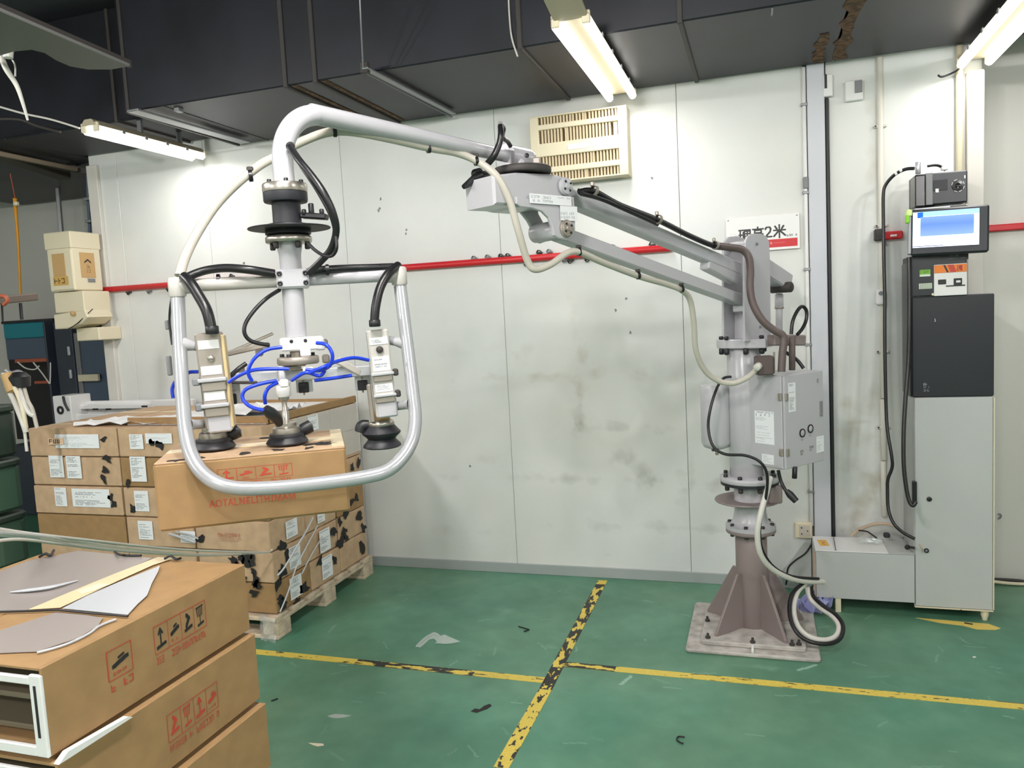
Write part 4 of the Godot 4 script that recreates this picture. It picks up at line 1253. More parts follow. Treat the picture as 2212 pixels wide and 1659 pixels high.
	put(o, "rear_pin", cyl(0.026, 0.11, 0.004, 20), M.flange, up_along(V(0.1369,1.657,0.4003) - V(0.8631,0,0.5051) * 0.1, V(0.8631,0,0.5051)), "dark pivot pin at the rear lever")
	var la := V(-0.6418,1.8845,1.7706) - V(0.8631,0,0.5051) * 0.075
	var lb := V(-0.088,1.6021,0.6757)
	bar(o, "lower_beam", la + (lb - la).normalized() * 0.03, lb + (lb - la).normalized() * 0.03, 0.056, 0.05, M.arm, 0.005)
	box_at(o, "beam_lug", lb + V(-0.005, -0.035, 0.0), V(0.06, 0.03, 0.06), M.arm, 0.004)
	# balancing cylinder behind the head
	rod(o, "cylinder_rod", V(0.0839,1.3958,0.3326), V(0.0888,1.629,0.3241), 0.017, M.arm, 18)
	rod(o, "cylinder_sleeve", V(0.0873,1.5599,0.3266), V(0.0887,1.6244,0.3243), 0.021, M.arm, 18)
	rod(o, "cylinder_ring", V(0.0872,1.553,0.3269), V(0.0874,1.5622,0.3266), 0.023, M.steel_dull, 18)
	# knuckle at the outer end of the beams
	var kn := put(o, "knuckle", prism([Vector2(-0.3261,0.0143),Vector2(-0.2225,0.0312),Vector2(-0.0430,0.0393),Vector2(0.0393,0.0298),Vector2(0.0460,-0.0113),Vector2(0.0430,-0.0564),Vector2(-0.1396,-0.0815),Vector2(-0.2139,-0.0807),Vector2(-0.2405,-0.0775),Vector2(-0.3250,-0.0790)], 0.15, 0.008), M.arm, ex * at(V(0, 0, -0.078)), "white knuckle block between the beams and the swinging boom")
	var fp := [] + [Vector2(-0.2378,-0.0498),Vector2(-0.1436,-0.0550),Vector2(-0.0437,-0.0493),Vector2(0.0382,-0.0335),Vector2(0.0405,-0.1055),Vector2(0.0373,-0.1539),Vector2(0.0241,-0.1752),Vector2(-0.0045,-0.1839),Vector2(-0.0457,-0.1801),Vector2(-0.0699,-0.1697),Vector2(-0.0770,-0.1417),Vector2(-0.0927,-0.1111),Vector2(-0.1201,-0.0921),Vector2(-0.1670,-0.0837),Vector2(-0.2195,-0.0818),Vector2(-0.2394,-0.0723)]
	put(kn, "side_plate", prism(fp, 0.014, 0.003), M.arm, ex * at(V(0, 0, 0.0)))
	var bp := [Vector2(-0.1596,-0.0226),Vector2(-0.1508,-0.0492),Vector2(-0.0859,-0.0652),Vector2(-0.0477,-0.0994),Vector2(-0.0247,-0.1316),Vector2(-0.0220,-0.1596),Vector2(-0.0091,-0.1743),Vector2(0.0139,-0.1805),Vector2(0.0404,-0.1732),Vector2(0.0562,-0.1526),Vector2(0.0535,-0.1223),Vector2(0.0310,-0.1030),Vector2(0.0095,-0.0739),Vector2(0.0044,-0.0129)]
	put(kn, "side_plate", prism(bp, 0.014, 0.003), M.arm, ex * at(V(0, 0, -0.152)))
	put(o, "axle_tube", cyl(0.034, 0.15, 0.003, 28), M.arm, up_along(V(-0.6418,1.8845,1.7706) - V(0.8631,0,0.5051) * 0.158, V(0.8631,0,0.5051)))
	for q in [[V(-0.6379,2.0285,1.7719), "steel"], [V(-0.6391,1.8833,1.7818), "steel_dull"]]:
		var cap := put(o, "pivot_cap", lathe([[0.0, 0.0], [0.031, 0.0], [0.031, 0.006], [0.028, 0.008], [0.028, 0.012], [0.024, 0.014], [0.01, 0.014], [0.008, 0.018], [0.0, 0.018]], 28), M.arm if q[1] == "steel" else M[q[1]], up_along(q[0], V(0.8631,0,0.5051)), "round bolted pivot cap")
		for k in 4:
			var a := TAU * k / 4 + 0.6
			put(cap, "screw", cyl(0.0042, 0.005, 0.001, 8), M.black, up_along(q[0] + V(0.8631,0,0.5051) * 0.013 - V(-0.5051,0,0.8631) * cos(a) * 0.018 + V(0, sin(a) * 0.018, 0), V(0.8631,0,0.5051)))
	rng.seed = 41
	var lab := canvas(256, 160, c8(236, 237, 239))
	for r in 2:
		print_row(lab, 8, 12 + r * 24, 140, 16, c8(110, 112, 116))
	print_row(lab, 170, 10, 40, 8, c8(110, 112, 116))
	print_row(lab, 226, 10, 24, 10, c8(90, 92, 96))
	for r in 2:
		print_row(lab, 130, 112 + r * 22, 112, 16, c8(120, 122, 126))
	put(kn, "paper_label", bx(V(0.2, 0.032, 0.001), 0.0), picture(lab.get_region(Rect2i(0, 0, 256, 64)), 0.4), ex * at(V(-0.085, -0.052, 0.0135)), "white printed label strip on the knuckle")
	put(kn, "paper_label", bx(V(0.085, 0.05, 0.001), 0.0), picture(lab.get_region(Rect2i(124, 76, 132, 84)), 0.4), ex * at(V(0.0, -0.094, 0.0135)), "white printed label on the lower plate")
	# swivel disc, boom socket, boom
	var sw := V(-0.7689,2.0885,1.8393)
	put(o, "swivel_disc", lathe([[0.0, -0.012], [0.098, -0.012], [0.1, -0.008], [0.1, 0.006], [0.096, 0.01], [0.0, 0.01]], 40), M.flange, at(sw + V(0, -0.004, 0)), "dark brown swivel disc")
	var root := V(-0.7996,2.14,1.7851)
	var pole := V(-1.125, 0, 2.735)
	var bd := V(pole.x - root.x, 0, pole.z - root.z).normalized()
	var boom_y := 2.14
	put(o, "boom_socket", tube([root - bd * 0.05, root + bd * 0.07], 0.04, 24, false), M.arm, Transform3D())
	put(o, "socket_end", lathe([[0.0, 0.0], [0.04, 0.0], [0.038, 0.012], [0.028, 0.026], [0.012, 0.033], [0.0, 0.034]], 24), M.arm, up_along(root - bd * 0.05, -bd))
	span(o, "socket_foot", root + V(-0.035, -0.06, -0.06), root + V(0.035, -0.01, 0.05), M.arm, 0.008)
	put(o, "socket_bolt", cyl(0.008, 0.004, 0.001, 12), M.black, up_along(V(-0.7802,2.142,1.7703) + V(0.02, 0, 0.034), V(0.5, 0.1, 0.86)))
	box_at(o, "terminal_stub", V(-0.7076,2.1055,1.8656), V(0.025, 0.025, 0.025), M.steel_dull, 0.003)
	var rr := 0.135
	var bend := pole + V(0, boom_y, 0) - bd * rr
	var pts := [V(root.x, boom_y, root.z) + bd * 0.05]
	var rad := [0.027]
	pts.append(V(root.x, boom_y, root.z) + bd * 0.16)
	pts.append(V(root.x, boom_y, root.z) + bd * 0.3)
	pts.append(V(root.x, boom_y, root.z) + bd * 0.55)
	for k in 9:
		var a := PI * 0.5 * k / 8.0
		pts.append(bend + bd * sin(a) * rr - V(0, (1.0 - cos(a)) * rr, 0))
	pts.append(pole + V(0, 1.955, 0))
	put(o, "boom", tube(pts, [0.021, 0.024, 0.0262, 0.0262, 0.0262, 0.0262, 0.0262], 24), M.arm, Transform3D(), "white tubular boom bent down at its end")
	put(o, "cable_grommet", lathe([[0.0, 0.0], [0.011, 0.0], [0.011, 0.004], [0.0, 0.006]], 16), M.black, up_along(V(-1.0899,2.0368,2.7508), V(0.6, -0.2, 0.75)))
	# brake handle on the swivel
	var hb := V(-0.8626,2.0658,1.9408)
	put(o, "brake_body", bx(V(0.07, 0.045, 0.05), 0.008), M.black, at(V(-0.8733,2.0478,1.946), 0.4), "black brake body with a lever")
	put(o, "brake_lever", tube([V(-0.8735,2.0632,1.9657),V(-0.8922,2.0519,1.9834),V(-0.911,2.0316,2.0019),V(-0.9207,2.0216,2.0166)], [0.015, 0.012, 0.011, 0.008], 12), M.black)
	put(o, "brake_lever", lathe([[0.0, -0.015], [0.018, -0.012], [0.018, 0.012], [0.0, 0.015]], 16), M.black, up_along(hb + V(-0.03, 0.005, 0.01), V(0.8631,0,0.5051)))
	put(o, "brake_pin", tube([V(-0.8939,2.0413,1.9849),V(-0.893,2.0169,1.987),V(-0.8947,2.0078,1.9884)], 0.004, 8), M.black)
	bar(o, "brake_bracket", V(-0.8869,2.0766,1.9265), V(-0.8477,2.0778,1.8715), 0.03, 0.012, M.flange, 0.003)
	put(o, "cable_hose", tube([V(-0.8367,2.0844,2.015),V(-0.8082,2.1061,2.0248),V(-0.7903,2.1437,2.0154),V(-0.7839,2.176,2.0103),V(-0.791,2.2076,1.9885)], [0.011, 0.011, 0.01, 0.01, 0.009], 12), M.hose_black, Transform3D(), "black cable rising over the boom socket")
	put(o, "cable_hose", tube([V(-0.7908,2.2136,1.9878),V(-0.795,2.2077,1.9475),V(-0.7986,2.1805,1.9513),V(-0.8012,2.1792,1.8889),V(-0.8018,2.1669,1.8481)], [0.01, 0.009, 0.008, 0.008, 0.008], 12), M.hose_black)
	# clear air hose under the boom, knuckle and lower beam, down to the column
	put(o, "air_hose", tube([V(-1.3732,1.7364,2.845),V(-1.3731,1.7834,2.8193),V(-1.3648,1.8445,2.7791),V(-1.3449,1.9188,2.7234),V(-1.3176,1.9797,2.6665),V(-1.2825,2.0336,2.6078),V(-1.2518,2.0649,2.5632),V(-1.1961,2.1005,2.5312),V(-1.1001,2.1201,2.5193),V(-1.0324,2.1203,2.434),V(-0.9512,2.1148,2.2181),V(-0.9081,2.1159,2.0985),V(-0.8596,2.0941,2.0426),V(-0.8011,2.0433,2.0285),V(-0.7692,1.9669,2.0044),V(-0.7518,1.8668,1.9766),V(-0.742,1.7781,1.9291),V(-0.7232,1.7438,1.9052),V(-0.681,1.7605,1.8477),V(-0.6415,1.7998,1.7678),V(-0.6086,1.8037,1.7145),V(-0.5516,1.7705,1.6042),V(-0.4486,1.7176,1.3964),V(-0.3614,1.6849,1.234),V(-0.306,1.6563,1.166),V(-0.2804,1.613,1.1091),V(-0.2719,1.5145,1.0629),V(-0.2709,1.4035,1.0204),V(-0.2441,1.314,0.9675),V(-0.1928,1.2597,0.9244),V(-0.1274,1.2407,0.8944),V(-0.0623,1.2637,0.8711),V(-0.0124,1.312,0.8503)], 0.0122, 14), M.hose_clear, Transform3D(), "clear ribbed air hose")
	put(o, "hose_core", tube([V(-1.3838,1.7398,2.8323),V(-1.4063,1.6879,2.8392),V(-1.4215,1.6306,2.839),V(-1.4162,1.5663,2.8435)], 0.003, 8), M.hose_black)
	for q in [V(-1.0977,2.12,2.5185),V(-0.9512,2.1134,2.2183),V(-0.8624,2.0942,2.0436),V(-0.4505,1.7209,1.4073),V(-0.3075,1.6637,1.1869),V(-0.6117,1.8055,1.7153),V(-1.2933,2.0035,2.6352)]:
		put(o, "cable_tie", lathe([[0.0125, -0.005], [0.0155, -0.005], [0.0155, 0.005], [0.0125, 0.005]], 14), M.hose_black, up_along(q, V(0.75, 0.1, -0.6)))
		box_at(o, "tie_clip", q + V(0.0, 0.018, 0.0), V(0.018, 0.012, 0.014), M.flange, 0.003, 0.6)
	# black hose on top of the upper beam, brown sleeve over the head
	put(o, "cable_hose", tube([V(-0.5965,2.0122,1.7329),V(-0.5713,2.0185,1.703),V(-0.5463,2.0114,1.6639),V(-0.4839,1.9745,1.5522),V(-0.3789,1.9356,1.3213),V(-0.2898,1.8892,1.1386),V(-0.2075,1.8515,0.9888),V(-0.1683,1.8422,0.9347)], 0.0115, 14), M.hose_black, Transform3D(), "black cable hose tied along the upper beam")
	put(o, "cable_hose", tube([V(-0.5846,2.0023,1.7511),V(-0.533,1.9906,1.6511),V(-0.4713,1.9626,1.5282),V(-0.3805,1.9204,1.3128)], 0.009, 12), M.hose_black)
	put(o, "brown_hose", tube([V(-0.1816,1.8449,0.9388),V(-0.1171,1.8374,0.8553),V(-0.0711,1.826,0.8203),V(-0.0464,1.794,0.8154),V(-0.0399,1.732,0.8297),V(-0.0433,1.6607,0.8482),V(-0.0332,1.5891,0.8623),V(0.002,1.5165,0.8684),V(0.0492,1.4694,0.8576),V(0.0835,1.4474,0.8486),V(0.0925,1.4206,0.8482),V(0.0854,1.3604,0.8562),V(0.0798,1.284,0.8653)], 0.0165, 16), M.hose_brown, Transform3D(), "thick brown hose bending over the fork head")
	for q in [V(-0.5511,2.0157,1.6968),V(-0.3742,1.9362,1.3303),V(-0.1804,1.8455,0.9595)]:
		put(o, "hose_clamp", lathe([[0.015, -0.006], [0.019, -0.006], [0.019, 0.006], [0.015, 0.006]], 16), M.steel_dull, up_along(q, V(0.5, -0.2, -0.86)))
		box_at(o, "clamp_screw", q + V(-0.005, 0.024, 0.0), V(0.014, 0.016, 0.014), M.steel_dull, 0.003)
	# bracket and cables beside the head flange
	bar(o, "hose_bracket", V(0.0379,1.4175,0.7395), V(0.1807,1.4044,0.5889), 0.05, 0.05, M.mauve, 0.006)
	rod(o, "brown_stub", V(0.1314,1.43,0.7291), V(0.128,1.2784,0.7447), 0.014, M.hose_brown, 14)
	rod(o, "thin_rod", V(0.0519,1.3677,0.7925), V(0.0498,1.273,0.8022), 0.004, M.steel_dull, 8)
	put(o, "cable_hose", tube([V(0.1284,1.4396,0.7081),V(0.1356,1.4957,0.7004),V(0.1571,1.5424,0.6784),V(0.1802,1.5621,0.6585),V(0.1983,1.5399,0.6442),V(0.1954,1.4979,0.6491),V(0.1779,1.4613,0.6688),V(0.1547,1.4357,0.6893)], 0.008, 12), M.hose_black, Transform3D(), "looped black cable above the control box")
	put(o, "cable_hose", tube([V(0.0903,1.3647,0.6642),V(0.1263,1.3393,0.655),V(0.1534,1.3181,0.6693),V(0.1803,1.2794,0.6748)], 0.008, 12), M.hose_black)
	box_at(o, "inlet_block", V(0.0072,1.3104,0.8124), V(0.075, 0.085, 0.06), M.hose_brown, 0.006, 0.3, "brown air inlet block")
	put(o, "inlet_collar", cyl(0.016, 0.03, 0.003, 16), M.hose_white, up_along(V(-0.0123,1.3157,0.871), V(-0.4, -0.3, 0.8)))
	# air reservoir
	var rc := V(-0.2168,1.0789,0.6433)
	put(o, "air_tank", lathe([[0.0, 0.9], [0.03, 0.9], [0.06, 0.912], [0.071, 0.935], [0.071, 1.195], [0.066, 1.21], [0.0, 1.21]], 32), M.arm, at(V(rc.x, 0.0, rc.z)), "upright white air reservoir beside the column")
	rod(o, "drain_plug", V(rc.x, 0.87, rc.z), V(rc.x, 0.9, rc.z), 0.008, M.steel_dull, 10)
	bar(o, "tank_bracket", V(rc.x, 1.06, rc.z), b + V(0, 1.06, 0), 0.05, 0.05, M.arm, 0.004)
	# control box on the column
	var n0 := V(0.0784,1.2641,0.8255)
	var n1 := V(0.2565,1.273,0.598)
	var dr := V(n1.x - n0.x, 0, n1.z - n0.z)
	var wr := dr.length()
	dr = dr.normalized()
	var dl := V(dr.z, 0, -dr.x)
	if dl.x > 0.0:
		dl = -dl
	var hh := 0.425
	var wl := 0.2
	var bc := n0 + dr * wr * 0.5 + dl * wl * 0.5 - V(0, hh * 0.5, 0)
	var cbx := Transform3D(Basis(dr, Vector3.UP, dr.cross(Vector3.UP)), bc)
	var cb := put(o, "control_box", bx(V(wr, hh, wl), 0.004), M.arm, cbx, "white control box on the column with a hinged door")
	var zf := wl * 0.5
	put(cb, "box_door", bx(V(wr - 0.004, hh - 0.004, 0.012), 0.003), M.arm, cbx * at(V(0, 0, zf + 0.008)))
	zf += 0.0145
	for y in [0.115, -0.135]:
		put(cb, "hinge", bx(V(0.02, 0.034, 0.012), 0.003), M.steel_dull, cbx * at(V(-wr * 0.5 + 0.014, y, zf)))
		put(cb, "hinge", bx(V(0.012, 0.034, 0.02), 0.003), M.steel_dull, cbx * at(V(-wr * 0.5, y, zf - 0.022)))
	for q in [[-0.022, -0.06], [0.038, -0.048]]:
		put(cb, "push_button", lathe([[0.0, 0.0], [0.02, 0.0], [0.02, 0.004], [0.015, 0.004], [0.015, 0.002], [0.0, 0.002]], 24), M.black, cbx * Transform3D(Basis(V(1, 0, 0), V(0, 0, 1), V(0, -1, 0)), V(q[0], q[1], zf)), "round black-rimmed button")
		put(cb, "button_face", cyl(0.0145, 0.004, 0.001, 20), M.arm, cbx * Transform3D(Basis(V(1, 0, 0), V(0, 0, 1), V(0, -1, 0)), V(q[0], q[1], zf)))
		rng.seed = 50 + int(q[0] * 1000)
		var t := ink_only(48, 20)
		print_row(t, 6, 4, 36, 11, c8(90, 88, 90))
		put(cb, "button_text", leaf(0.026, 0.011), ink_mat(t), cbx * at(V(q[0], q[1] - 0.032, zf + 0.0004)))
	put(cb, "box_latch", bx(V(0.02, 0.07, 0.008), 0.003), M.gray_mid, cbx * at(V(wr * 0.5 - 0.022, 0.035, zf)), "slim gray door latch")
	put(cb, "paper_label", bx(V(0.05, 0.13, 0.001), 0.0), paper(21, 80, 176, 2), cbx * at(V(-wr * 0.5 + 0.055, 0.11, zf)))
	put(cb, "paper_label", bx(V(0.055, 0.075, 0.001), 0.0), paper(22, 80, 96, 0), cbx * at(V(wr * 0.5 - 0.032, -0.13, zf)))
	for q in [[-0.02, -0.15], [0.048, -0.14]]:
		rng.seed = 58 + int(q[0] * 1000)
		var t := ink_only(64, 48)
		print_row(t, 4, 4, 54, 20, c8(80, 80, 84))
		print_row(t, 4, 30, 30, 12, c8(100, 100, 104))
		put(cb, "door_text", leaf(0.038, 0.028), ink_mat(t), cbx * at(V(q[0], q[1], zf + 0.0004)))
	var t2 := ink_only(40, 40)
	stroke(t2, 10, 10, 24, 6, 4, c8(70, 70, 74))
	stroke(t2, 10, 12, 10, 30, 5, c8(70, 70, 74))
	stroke(t2, 26, 18, 26, 30, 4, c8(120, 120, 124))
	put(cb, "door_text", leaf(0.026, 0.026), ink_mat(t2), cbx * at(V(wr * 0.5 - 0.04, 0.165, zf + 0.0004)))
	var lf := cbx * Transform3D(Basis(V(0, 0, 1), V(0, 1, 0), V(-1, 0, 0)), V(-wr * 0.5 - 0.0006, 0, 0))
	put(cb, "notice_sheet", bx(V(0.105, 0.15, 0.001), 0.0), paper(23, 144, 208, 1), lf * at(V(0.005, -0.03, 0)), "white notice sheet on the side of the box")
	put(cb, "paper_label", bx(V(0.065, 0.045, 0.001), 0.0), paper(24, 96, 64, 0), lf * at(V(0.02, -0.175, 0)))
	rod(o, "stop_stub", V(0.1301,0.8459,0.7853), V(0.1269,0.792,0.7914), 0.011, M.black, 12)
	put(o, "brake_cable", tube([V(0.0582,0.8332,0.8098),V(0.069,0.7827,0.8111),V(0.0856,0.7493,0.83),V(0.1007,0.7344,0.8371)], 0.008, 10), M.hose_black)
	put(o, "grip_handle", tube([V(0.0909,0.7497,0.8494),V(0.1059,0.7329,0.8567),V(0.1303,0.7054,0.8619)], [0.011, 0.017, 0.014], 14), M.black, Transform3D(), "black lever grip under the control box")
	# hoses down the pedestal and looped on the floor
	put(o, "power_cable", tube([V(-0.1408,1.2543,0.7286),V(-0.1717,1.2515,0.7811),V(-0.202,1.2048,0.8165),V(-0.2289,1.1186,0.8545),V(-0.2388,1.0356,0.8657),V(-0.2193,0.9588,0.8878),V(-0.1676,0.9224,0.8956),V(-0.0804,0.9154,0.8891),V(-0.0181,0.8873,0.8927),V(0.0099,0.8286,0.8892),V(0.004,0.734,0.879),V(-0.0112,0.6705,0.8795),V(-0.0271,0.5757,0.8831),V(-0.0174,0.4799,0.868),V(0.0309,0.3866,0.819),V(0.1122,0.3188,0.7358),V(0.2326,0.2657,0.5963)], 0.0065, 12), M.hose_black, Transform3D(), "thin black power cable hanging off the column")
	put(o, "cord_clip", bx(V(0.03, 0.012, 0.02), 0.004), M.flange, at(V(-0.2098,0.9395,0.8865), -0.5))
	put(o, "supply_hose", tube([V(0.0238,0.806,0.8235),V(0.0085,0.7494,0.855),V(-0.0192,0.6633,0.8933),V(-0.037,0.5718,0.9078),V(-0.0275,0.4723,0.8931),V(0.0147,0.3922,0.8448),V(0.0871,0.323,0.7647),V(0.1717,0.2703,0.6578),V(0.256,0.2346,0.5494)], 0.0125, 14), M.hose_white, Transform3D(), "white supply hose hanging down the pedestal")
	put(o, "supply_hose", tube([V(0.1776,0.2512,0.6155),V(0.1331,0.2203,0.6751),V(0.1135,0.1611,0.7293),V(0.1261,0.1101,0.7934),V(0.17,0.0699,0.8147),V(0.239,0.0516,0.8046),V(0.293,0.0588,0.7653),V(0.3096,0.0874,0.715),V(0.2849,0.1113,0.6574),V(0.2338,0.1294,0.6089),V(0.1948,0.1602,0.5764),V(0.1843,0.2067,0.5542)], 0.0125, 14), M.hose_white)
	put(o, "supply_cable", tube([V(0.1642,0.2591,0.6402),V(0.1138,0.2288,0.7016),V(0.0945,0.1701,0.7557),V(0.1088,0.1131,0.8304),V(0.1617,0.0689,0.8597),V(0.2458,0.0521,0.8446),V(0.3062,0.0585,0.7927),V(0.326,0.0948,0.7301),V(0.3019,0.1227,0.6719),V(0.2494,0.1451,0.6234),V(0.2093,0.1721,0.5811),V(0.2014,0.2058,0.5488)], 0.0095, 12), M.hose_black, Transform3D(), "black cable looped beside the pedestal")

# ------------------------------------------------------------------ the suction gripper
func flat_label(parent: Node3D, called: String, xf: Transform3D, w: float, h: float, m: Material) -> void:
	put(parent, called, bx(V(w, h, 0.0012), 0.0), m, xf)

func build_gripper() -> void:
	var p := V(-1.125, 0, 2.735)
	var g := V(0.849,0,-0.5285)
	var hv := V(0.5285,0,0.849)
	var o := thing("suction_gripper", "white tube-framed gripper with three black suction cups hanging from the boom end", "gripper", p + V(0, 1.29, 0))
	# swivel joint
	put(o, "flange", lathe([[0.0, 1.93], [0.054, 1.93], [0.055, 1.934], [0.055, 1.948], [0.053, 1.951], [0.0, 1.951]], 36), M.steel, at(p), "bright steel upper flange")
	bolt_ring(o, p, 0.044, 1.951, 6, 0.006, M.black, 0.9)
	put(o, "swivel", lathe([[0.0, 1.852], [0.035, 1.852], [0.035, 1.9], [0.036, 1.904], [0.052, 1.906], [0.054, 1.91], [0.054, 1.929], [0.0, 1.93]], 36), M.rubber, at(p), "black swivel body")
	put(o, "stop_disc", lathe([[0.0, 1.839], [0.1, 1.839], [0.101, 1.8405], [0.1, 1.842], [0.0, 1.843]], 48), M.rubber, at(p + g * 0.004 + hv * 0.01), "wide thin stop disc")
	put(o, "collar", lathe([[0.0, 1.824], [0.05, 1.824], [0.056, 1.827], [0.056, 1.845], [0.05, 1.852], [0.0, 1.852]], 36), M.black, at(p))
	put(o, "flange", lathe([[0.0, 1.806], [0.055, 1.806], [0.057, 1.809], [0.057, 1.818], [0.054, 1.822], [0.0, 1.822]], 36), M.steel, at(p), "bright steel lower flange")
	for k in 5:
		var a := TAU * k / 5 + 0.5
		put(o, "bolt", cyl(0.0075, 0.016, 0.002, 6), M.flange, at(p + V(cos(a) * 0.045, 1.79, sin(a) * 0.045)))
	bar(o, "brake_arm", p + V(0, 1.872, 0) + g * 0.035 + hv * 0.01, p + V(0, 1.864, 0) + g * 0.098 + hv * 0.03, 0.03, 0.014, M.black, 0.005, "black brake arm on the swivel")
	rod(o, "brake_knob", p + V(0, 1.865, 0) + g * 0.06 + hv * 0.02, p + V(0, 1.9, 0) + g * 0.06 + hv * 0.02, 0.007, M.black, 14)
	for s in [0.042, 0.085]:
		rod(o, "brake_bolt", p + V(0, 1.87, 0) + g * s + hv * 0.025, p + V(0, 1.885, 0) + g * s + hv * 0.025, 0.006, M.black, 8)
	# central tube
	put(o, "drop_tube", lathe([[0.0, 1.57], [0.0265, 1.57], [0.0265, 1.76], [0.027, 1.775], [0.031, 1.795], [0.032, 1.806], [0.0, 1.806]], 32), M.arm, at(p))
	var gx := Transform3D(Basis(g, Vector3.UP, hv), p)
	put(o, "clamp_block", bx(V(0.078, 0.048, 0.066), 0.005), M.arm, gx * at(V(0.003, 1.715, 0.004)), "white clamp block with four black bolts")
	for sx in [-0.028, 0.034]:
		for sy in [1.704, 1.728]:
			put(o, "bolt", lathe([[0.0, 0.0], [0.0065, 0.0], [0.0065, 0.004], [0.004, 0.005], [0.0, 0.003]], 10), M.black, up_along(p + g * sx + V(0, sy, 0) + hv * 0.037, hv))
	# cross bar with its end joints
	var tl := V(-1.3537,1.7095,2.8774)
	var tr := V(-0.8979,1.7155,2.5936)
	rod(o, "cross_bar", tl, p + V(0, (tl.y + tr.y) * 0.5, 0), 0.016, M.arm_cream, 20)
	rod(o, "cross_bar", p + V(0, (tl.y + tr.y) * 0.5, 0), tr, 0.016, M.arm, 20)
	for q in [[tl, -1.0], [tr, 1.0]]:
		var c: Vector3 = q[0]
		put(o, "tee_joint", lathe([[0.0, -0.026], [0.019, -0.026], [0.0205, -0.022], [0.0205, 0.016], [0.017, 0.021], [0.0, 0.022]], 24), M.arm_cream, at(c + g * q[1] * 0.002))
		rod(o, "tee_sleeve", c - g * q[1] * 0.03, c + g * q[1] * 0.006, 0.0195, M.arm_cream, 22)
	# the U-shaped push handle
	put(o, "push_handle", tube([V(-1.3555,1.6848,2.8785),V(-1.3461,1.5946,2.8962),V(-1.3324,1.5057,2.9171),V(-1.3112,1.4192,2.9451),V(-1.2908,1.3561,2.9678),V(-1.2642,1.3103,2.9865),V(-1.2318,1.2744,2.9958),V(-1.1904,1.2476,2.9937),V(-1.1474,1.2327,2.9727),V(-1.0783,1.2262,2.9297),V(-0.9892,1.2261,2.8743),V(-0.9066,1.2305,2.8229),V(-0.8636,1.2398,2.7902),V(-0.8386,1.2675,2.7511),V(-0.8278,1.3071,2.7149),V(-0.833,1.3547,2.6828),V(-0.8455,1.4111,2.6612),V(-0.8619,1.4923,2.636),V(-0.8798,1.5874,2.6118),V(-0.8954,1.6865,2.5921)], 0.0165, 20), M.handle_gray, Transform3D(), "bent U-shaped push handle of white tube")
	for q in [[V(-1.3436,1.57,2.9006), V(-1.3038,1.5578,2.8699)], [V(-1.2991,1.3793,2.9612), V(-1.3026,1.3693,2.8809)], [V(-0.8721,1.537,2.6188), V(-0.9253,1.5477,2.6224)], [V(-0.8375,1.3865,2.6738), V(-0.9163,1.3746,2.6286)]]:
		rod(o, "handle_stub", q[0], q[1], 0.0115, M.handle_gray, 16)
		var dd: Vector3 = (q[1] - q[0]).normalized()
		put(o, "weld_cone", lathe([[0.019, 0.0], [0.015, 0.012], [0.0115, 0.028], [0.0, 0.028]], 16), M.arm, up_along(q[0] + dd * 0.006, dd))
	# valve boxes at both ends
	var lx := Transform3D(Basis(g, Vector3.UP, hv), V(-1.2733,1.4754,2.8745)) * Transform3D(Basis(V(0, 0, 1), 0.03), Vector3.ZERO)
	var vb := put(o, "valve_box", bx(V(0.06, 0.236, 0.055), 0.004), M.steel_dull, lx, "grey valve box with three blank white labels")
	put(vb, "wood_backing", bx(V(0.008, 0.225, 0.053), 0.002), mat("yellowed", c8(206, 184, 138), 0.5), lx * at(V(0.032, -0.003, 0.0)), "yellowed side strip")
	for y in [0.089, 0.027, -0.035]:
		put(vb, "blank_label", bx(V(0.047, 0.021, 0.0015), 0.0), mat("label_white", c8(246, 246, 244), 0.4), lx * at(V(0.0, y, 0.0282)))
	put(vb, "clamp_screw", lathe([[0.0, 0.0], [0.008, 0.0], [0.008, 0.006], [0.005, 0.009], [0.0, 0.009]], 12), M.steel, lx * Transform3D(Basis(V(1, 0, 0), V(0, 0, 1), V(0, -1, 0)), V(0.002, 0.056, 0.028)))
	for y in [0.004, -0.058]:
		put(vb, "clasp", bx(V(0.066, 0.009, 0.016), 0.002), M.alu, lx * at(V(0.0, y, 0.034)))
		put(vb, "clasp_body", bx(V(0.056, 0.022, 0.01), 0.004), M.steel_dull, lx * at(V(0.002, y - 0.016, 0.031)))
		put(vb, "clasp_tab", bx(V(0.018, 0.018, 0.02), 0.003), M.gray_mid, lx * at(V(-0.038, y - 0.002, 0.022)))
	put(vb, "lower_block", bx(V(0.056, 0.05, 0.05), 0.004), M.arm, lx * at(V(0.003, -0.1, 0.004)))
	var rx := Transform3D(Basis(g, Vector3.UP, hv), V(-0.935,1.4647,2.6521)) * Transform3D(Basis(V(0, 0, 1), 0.045), Vector3.ZERO)
	var vr := put(o, "valve_box", bx(V(0.054, 0.225, 0.052), 0.004), M.arm_cream, rx, "cream valve box with printed white labels")
	for q in [[0.084, 0.046, 0.018, 31], [0.026, 0.042, 0.036, 32], [-0.036, 0.044, 0.02, 33]]:
		put(vr, "paper_label", bx(V(q[1], q[2], 0.0015), 0.0), paper(q[3], 96, 48, 2), rx * at(V(0.0, q[0], 0.0268)))
	put(vr, "clamp_screw", lathe([[0.0, 0.0], [0.009, 0.0], [0.009, 0.006], [0.005, 0.01], [0.0, 0.01]], 12), M.flange, rx * Transform3D(Basis(V(1, 0, 0), V(0, 0, 1), V(0, -1, 0)), V(0.0, 0.062, 0.026)))
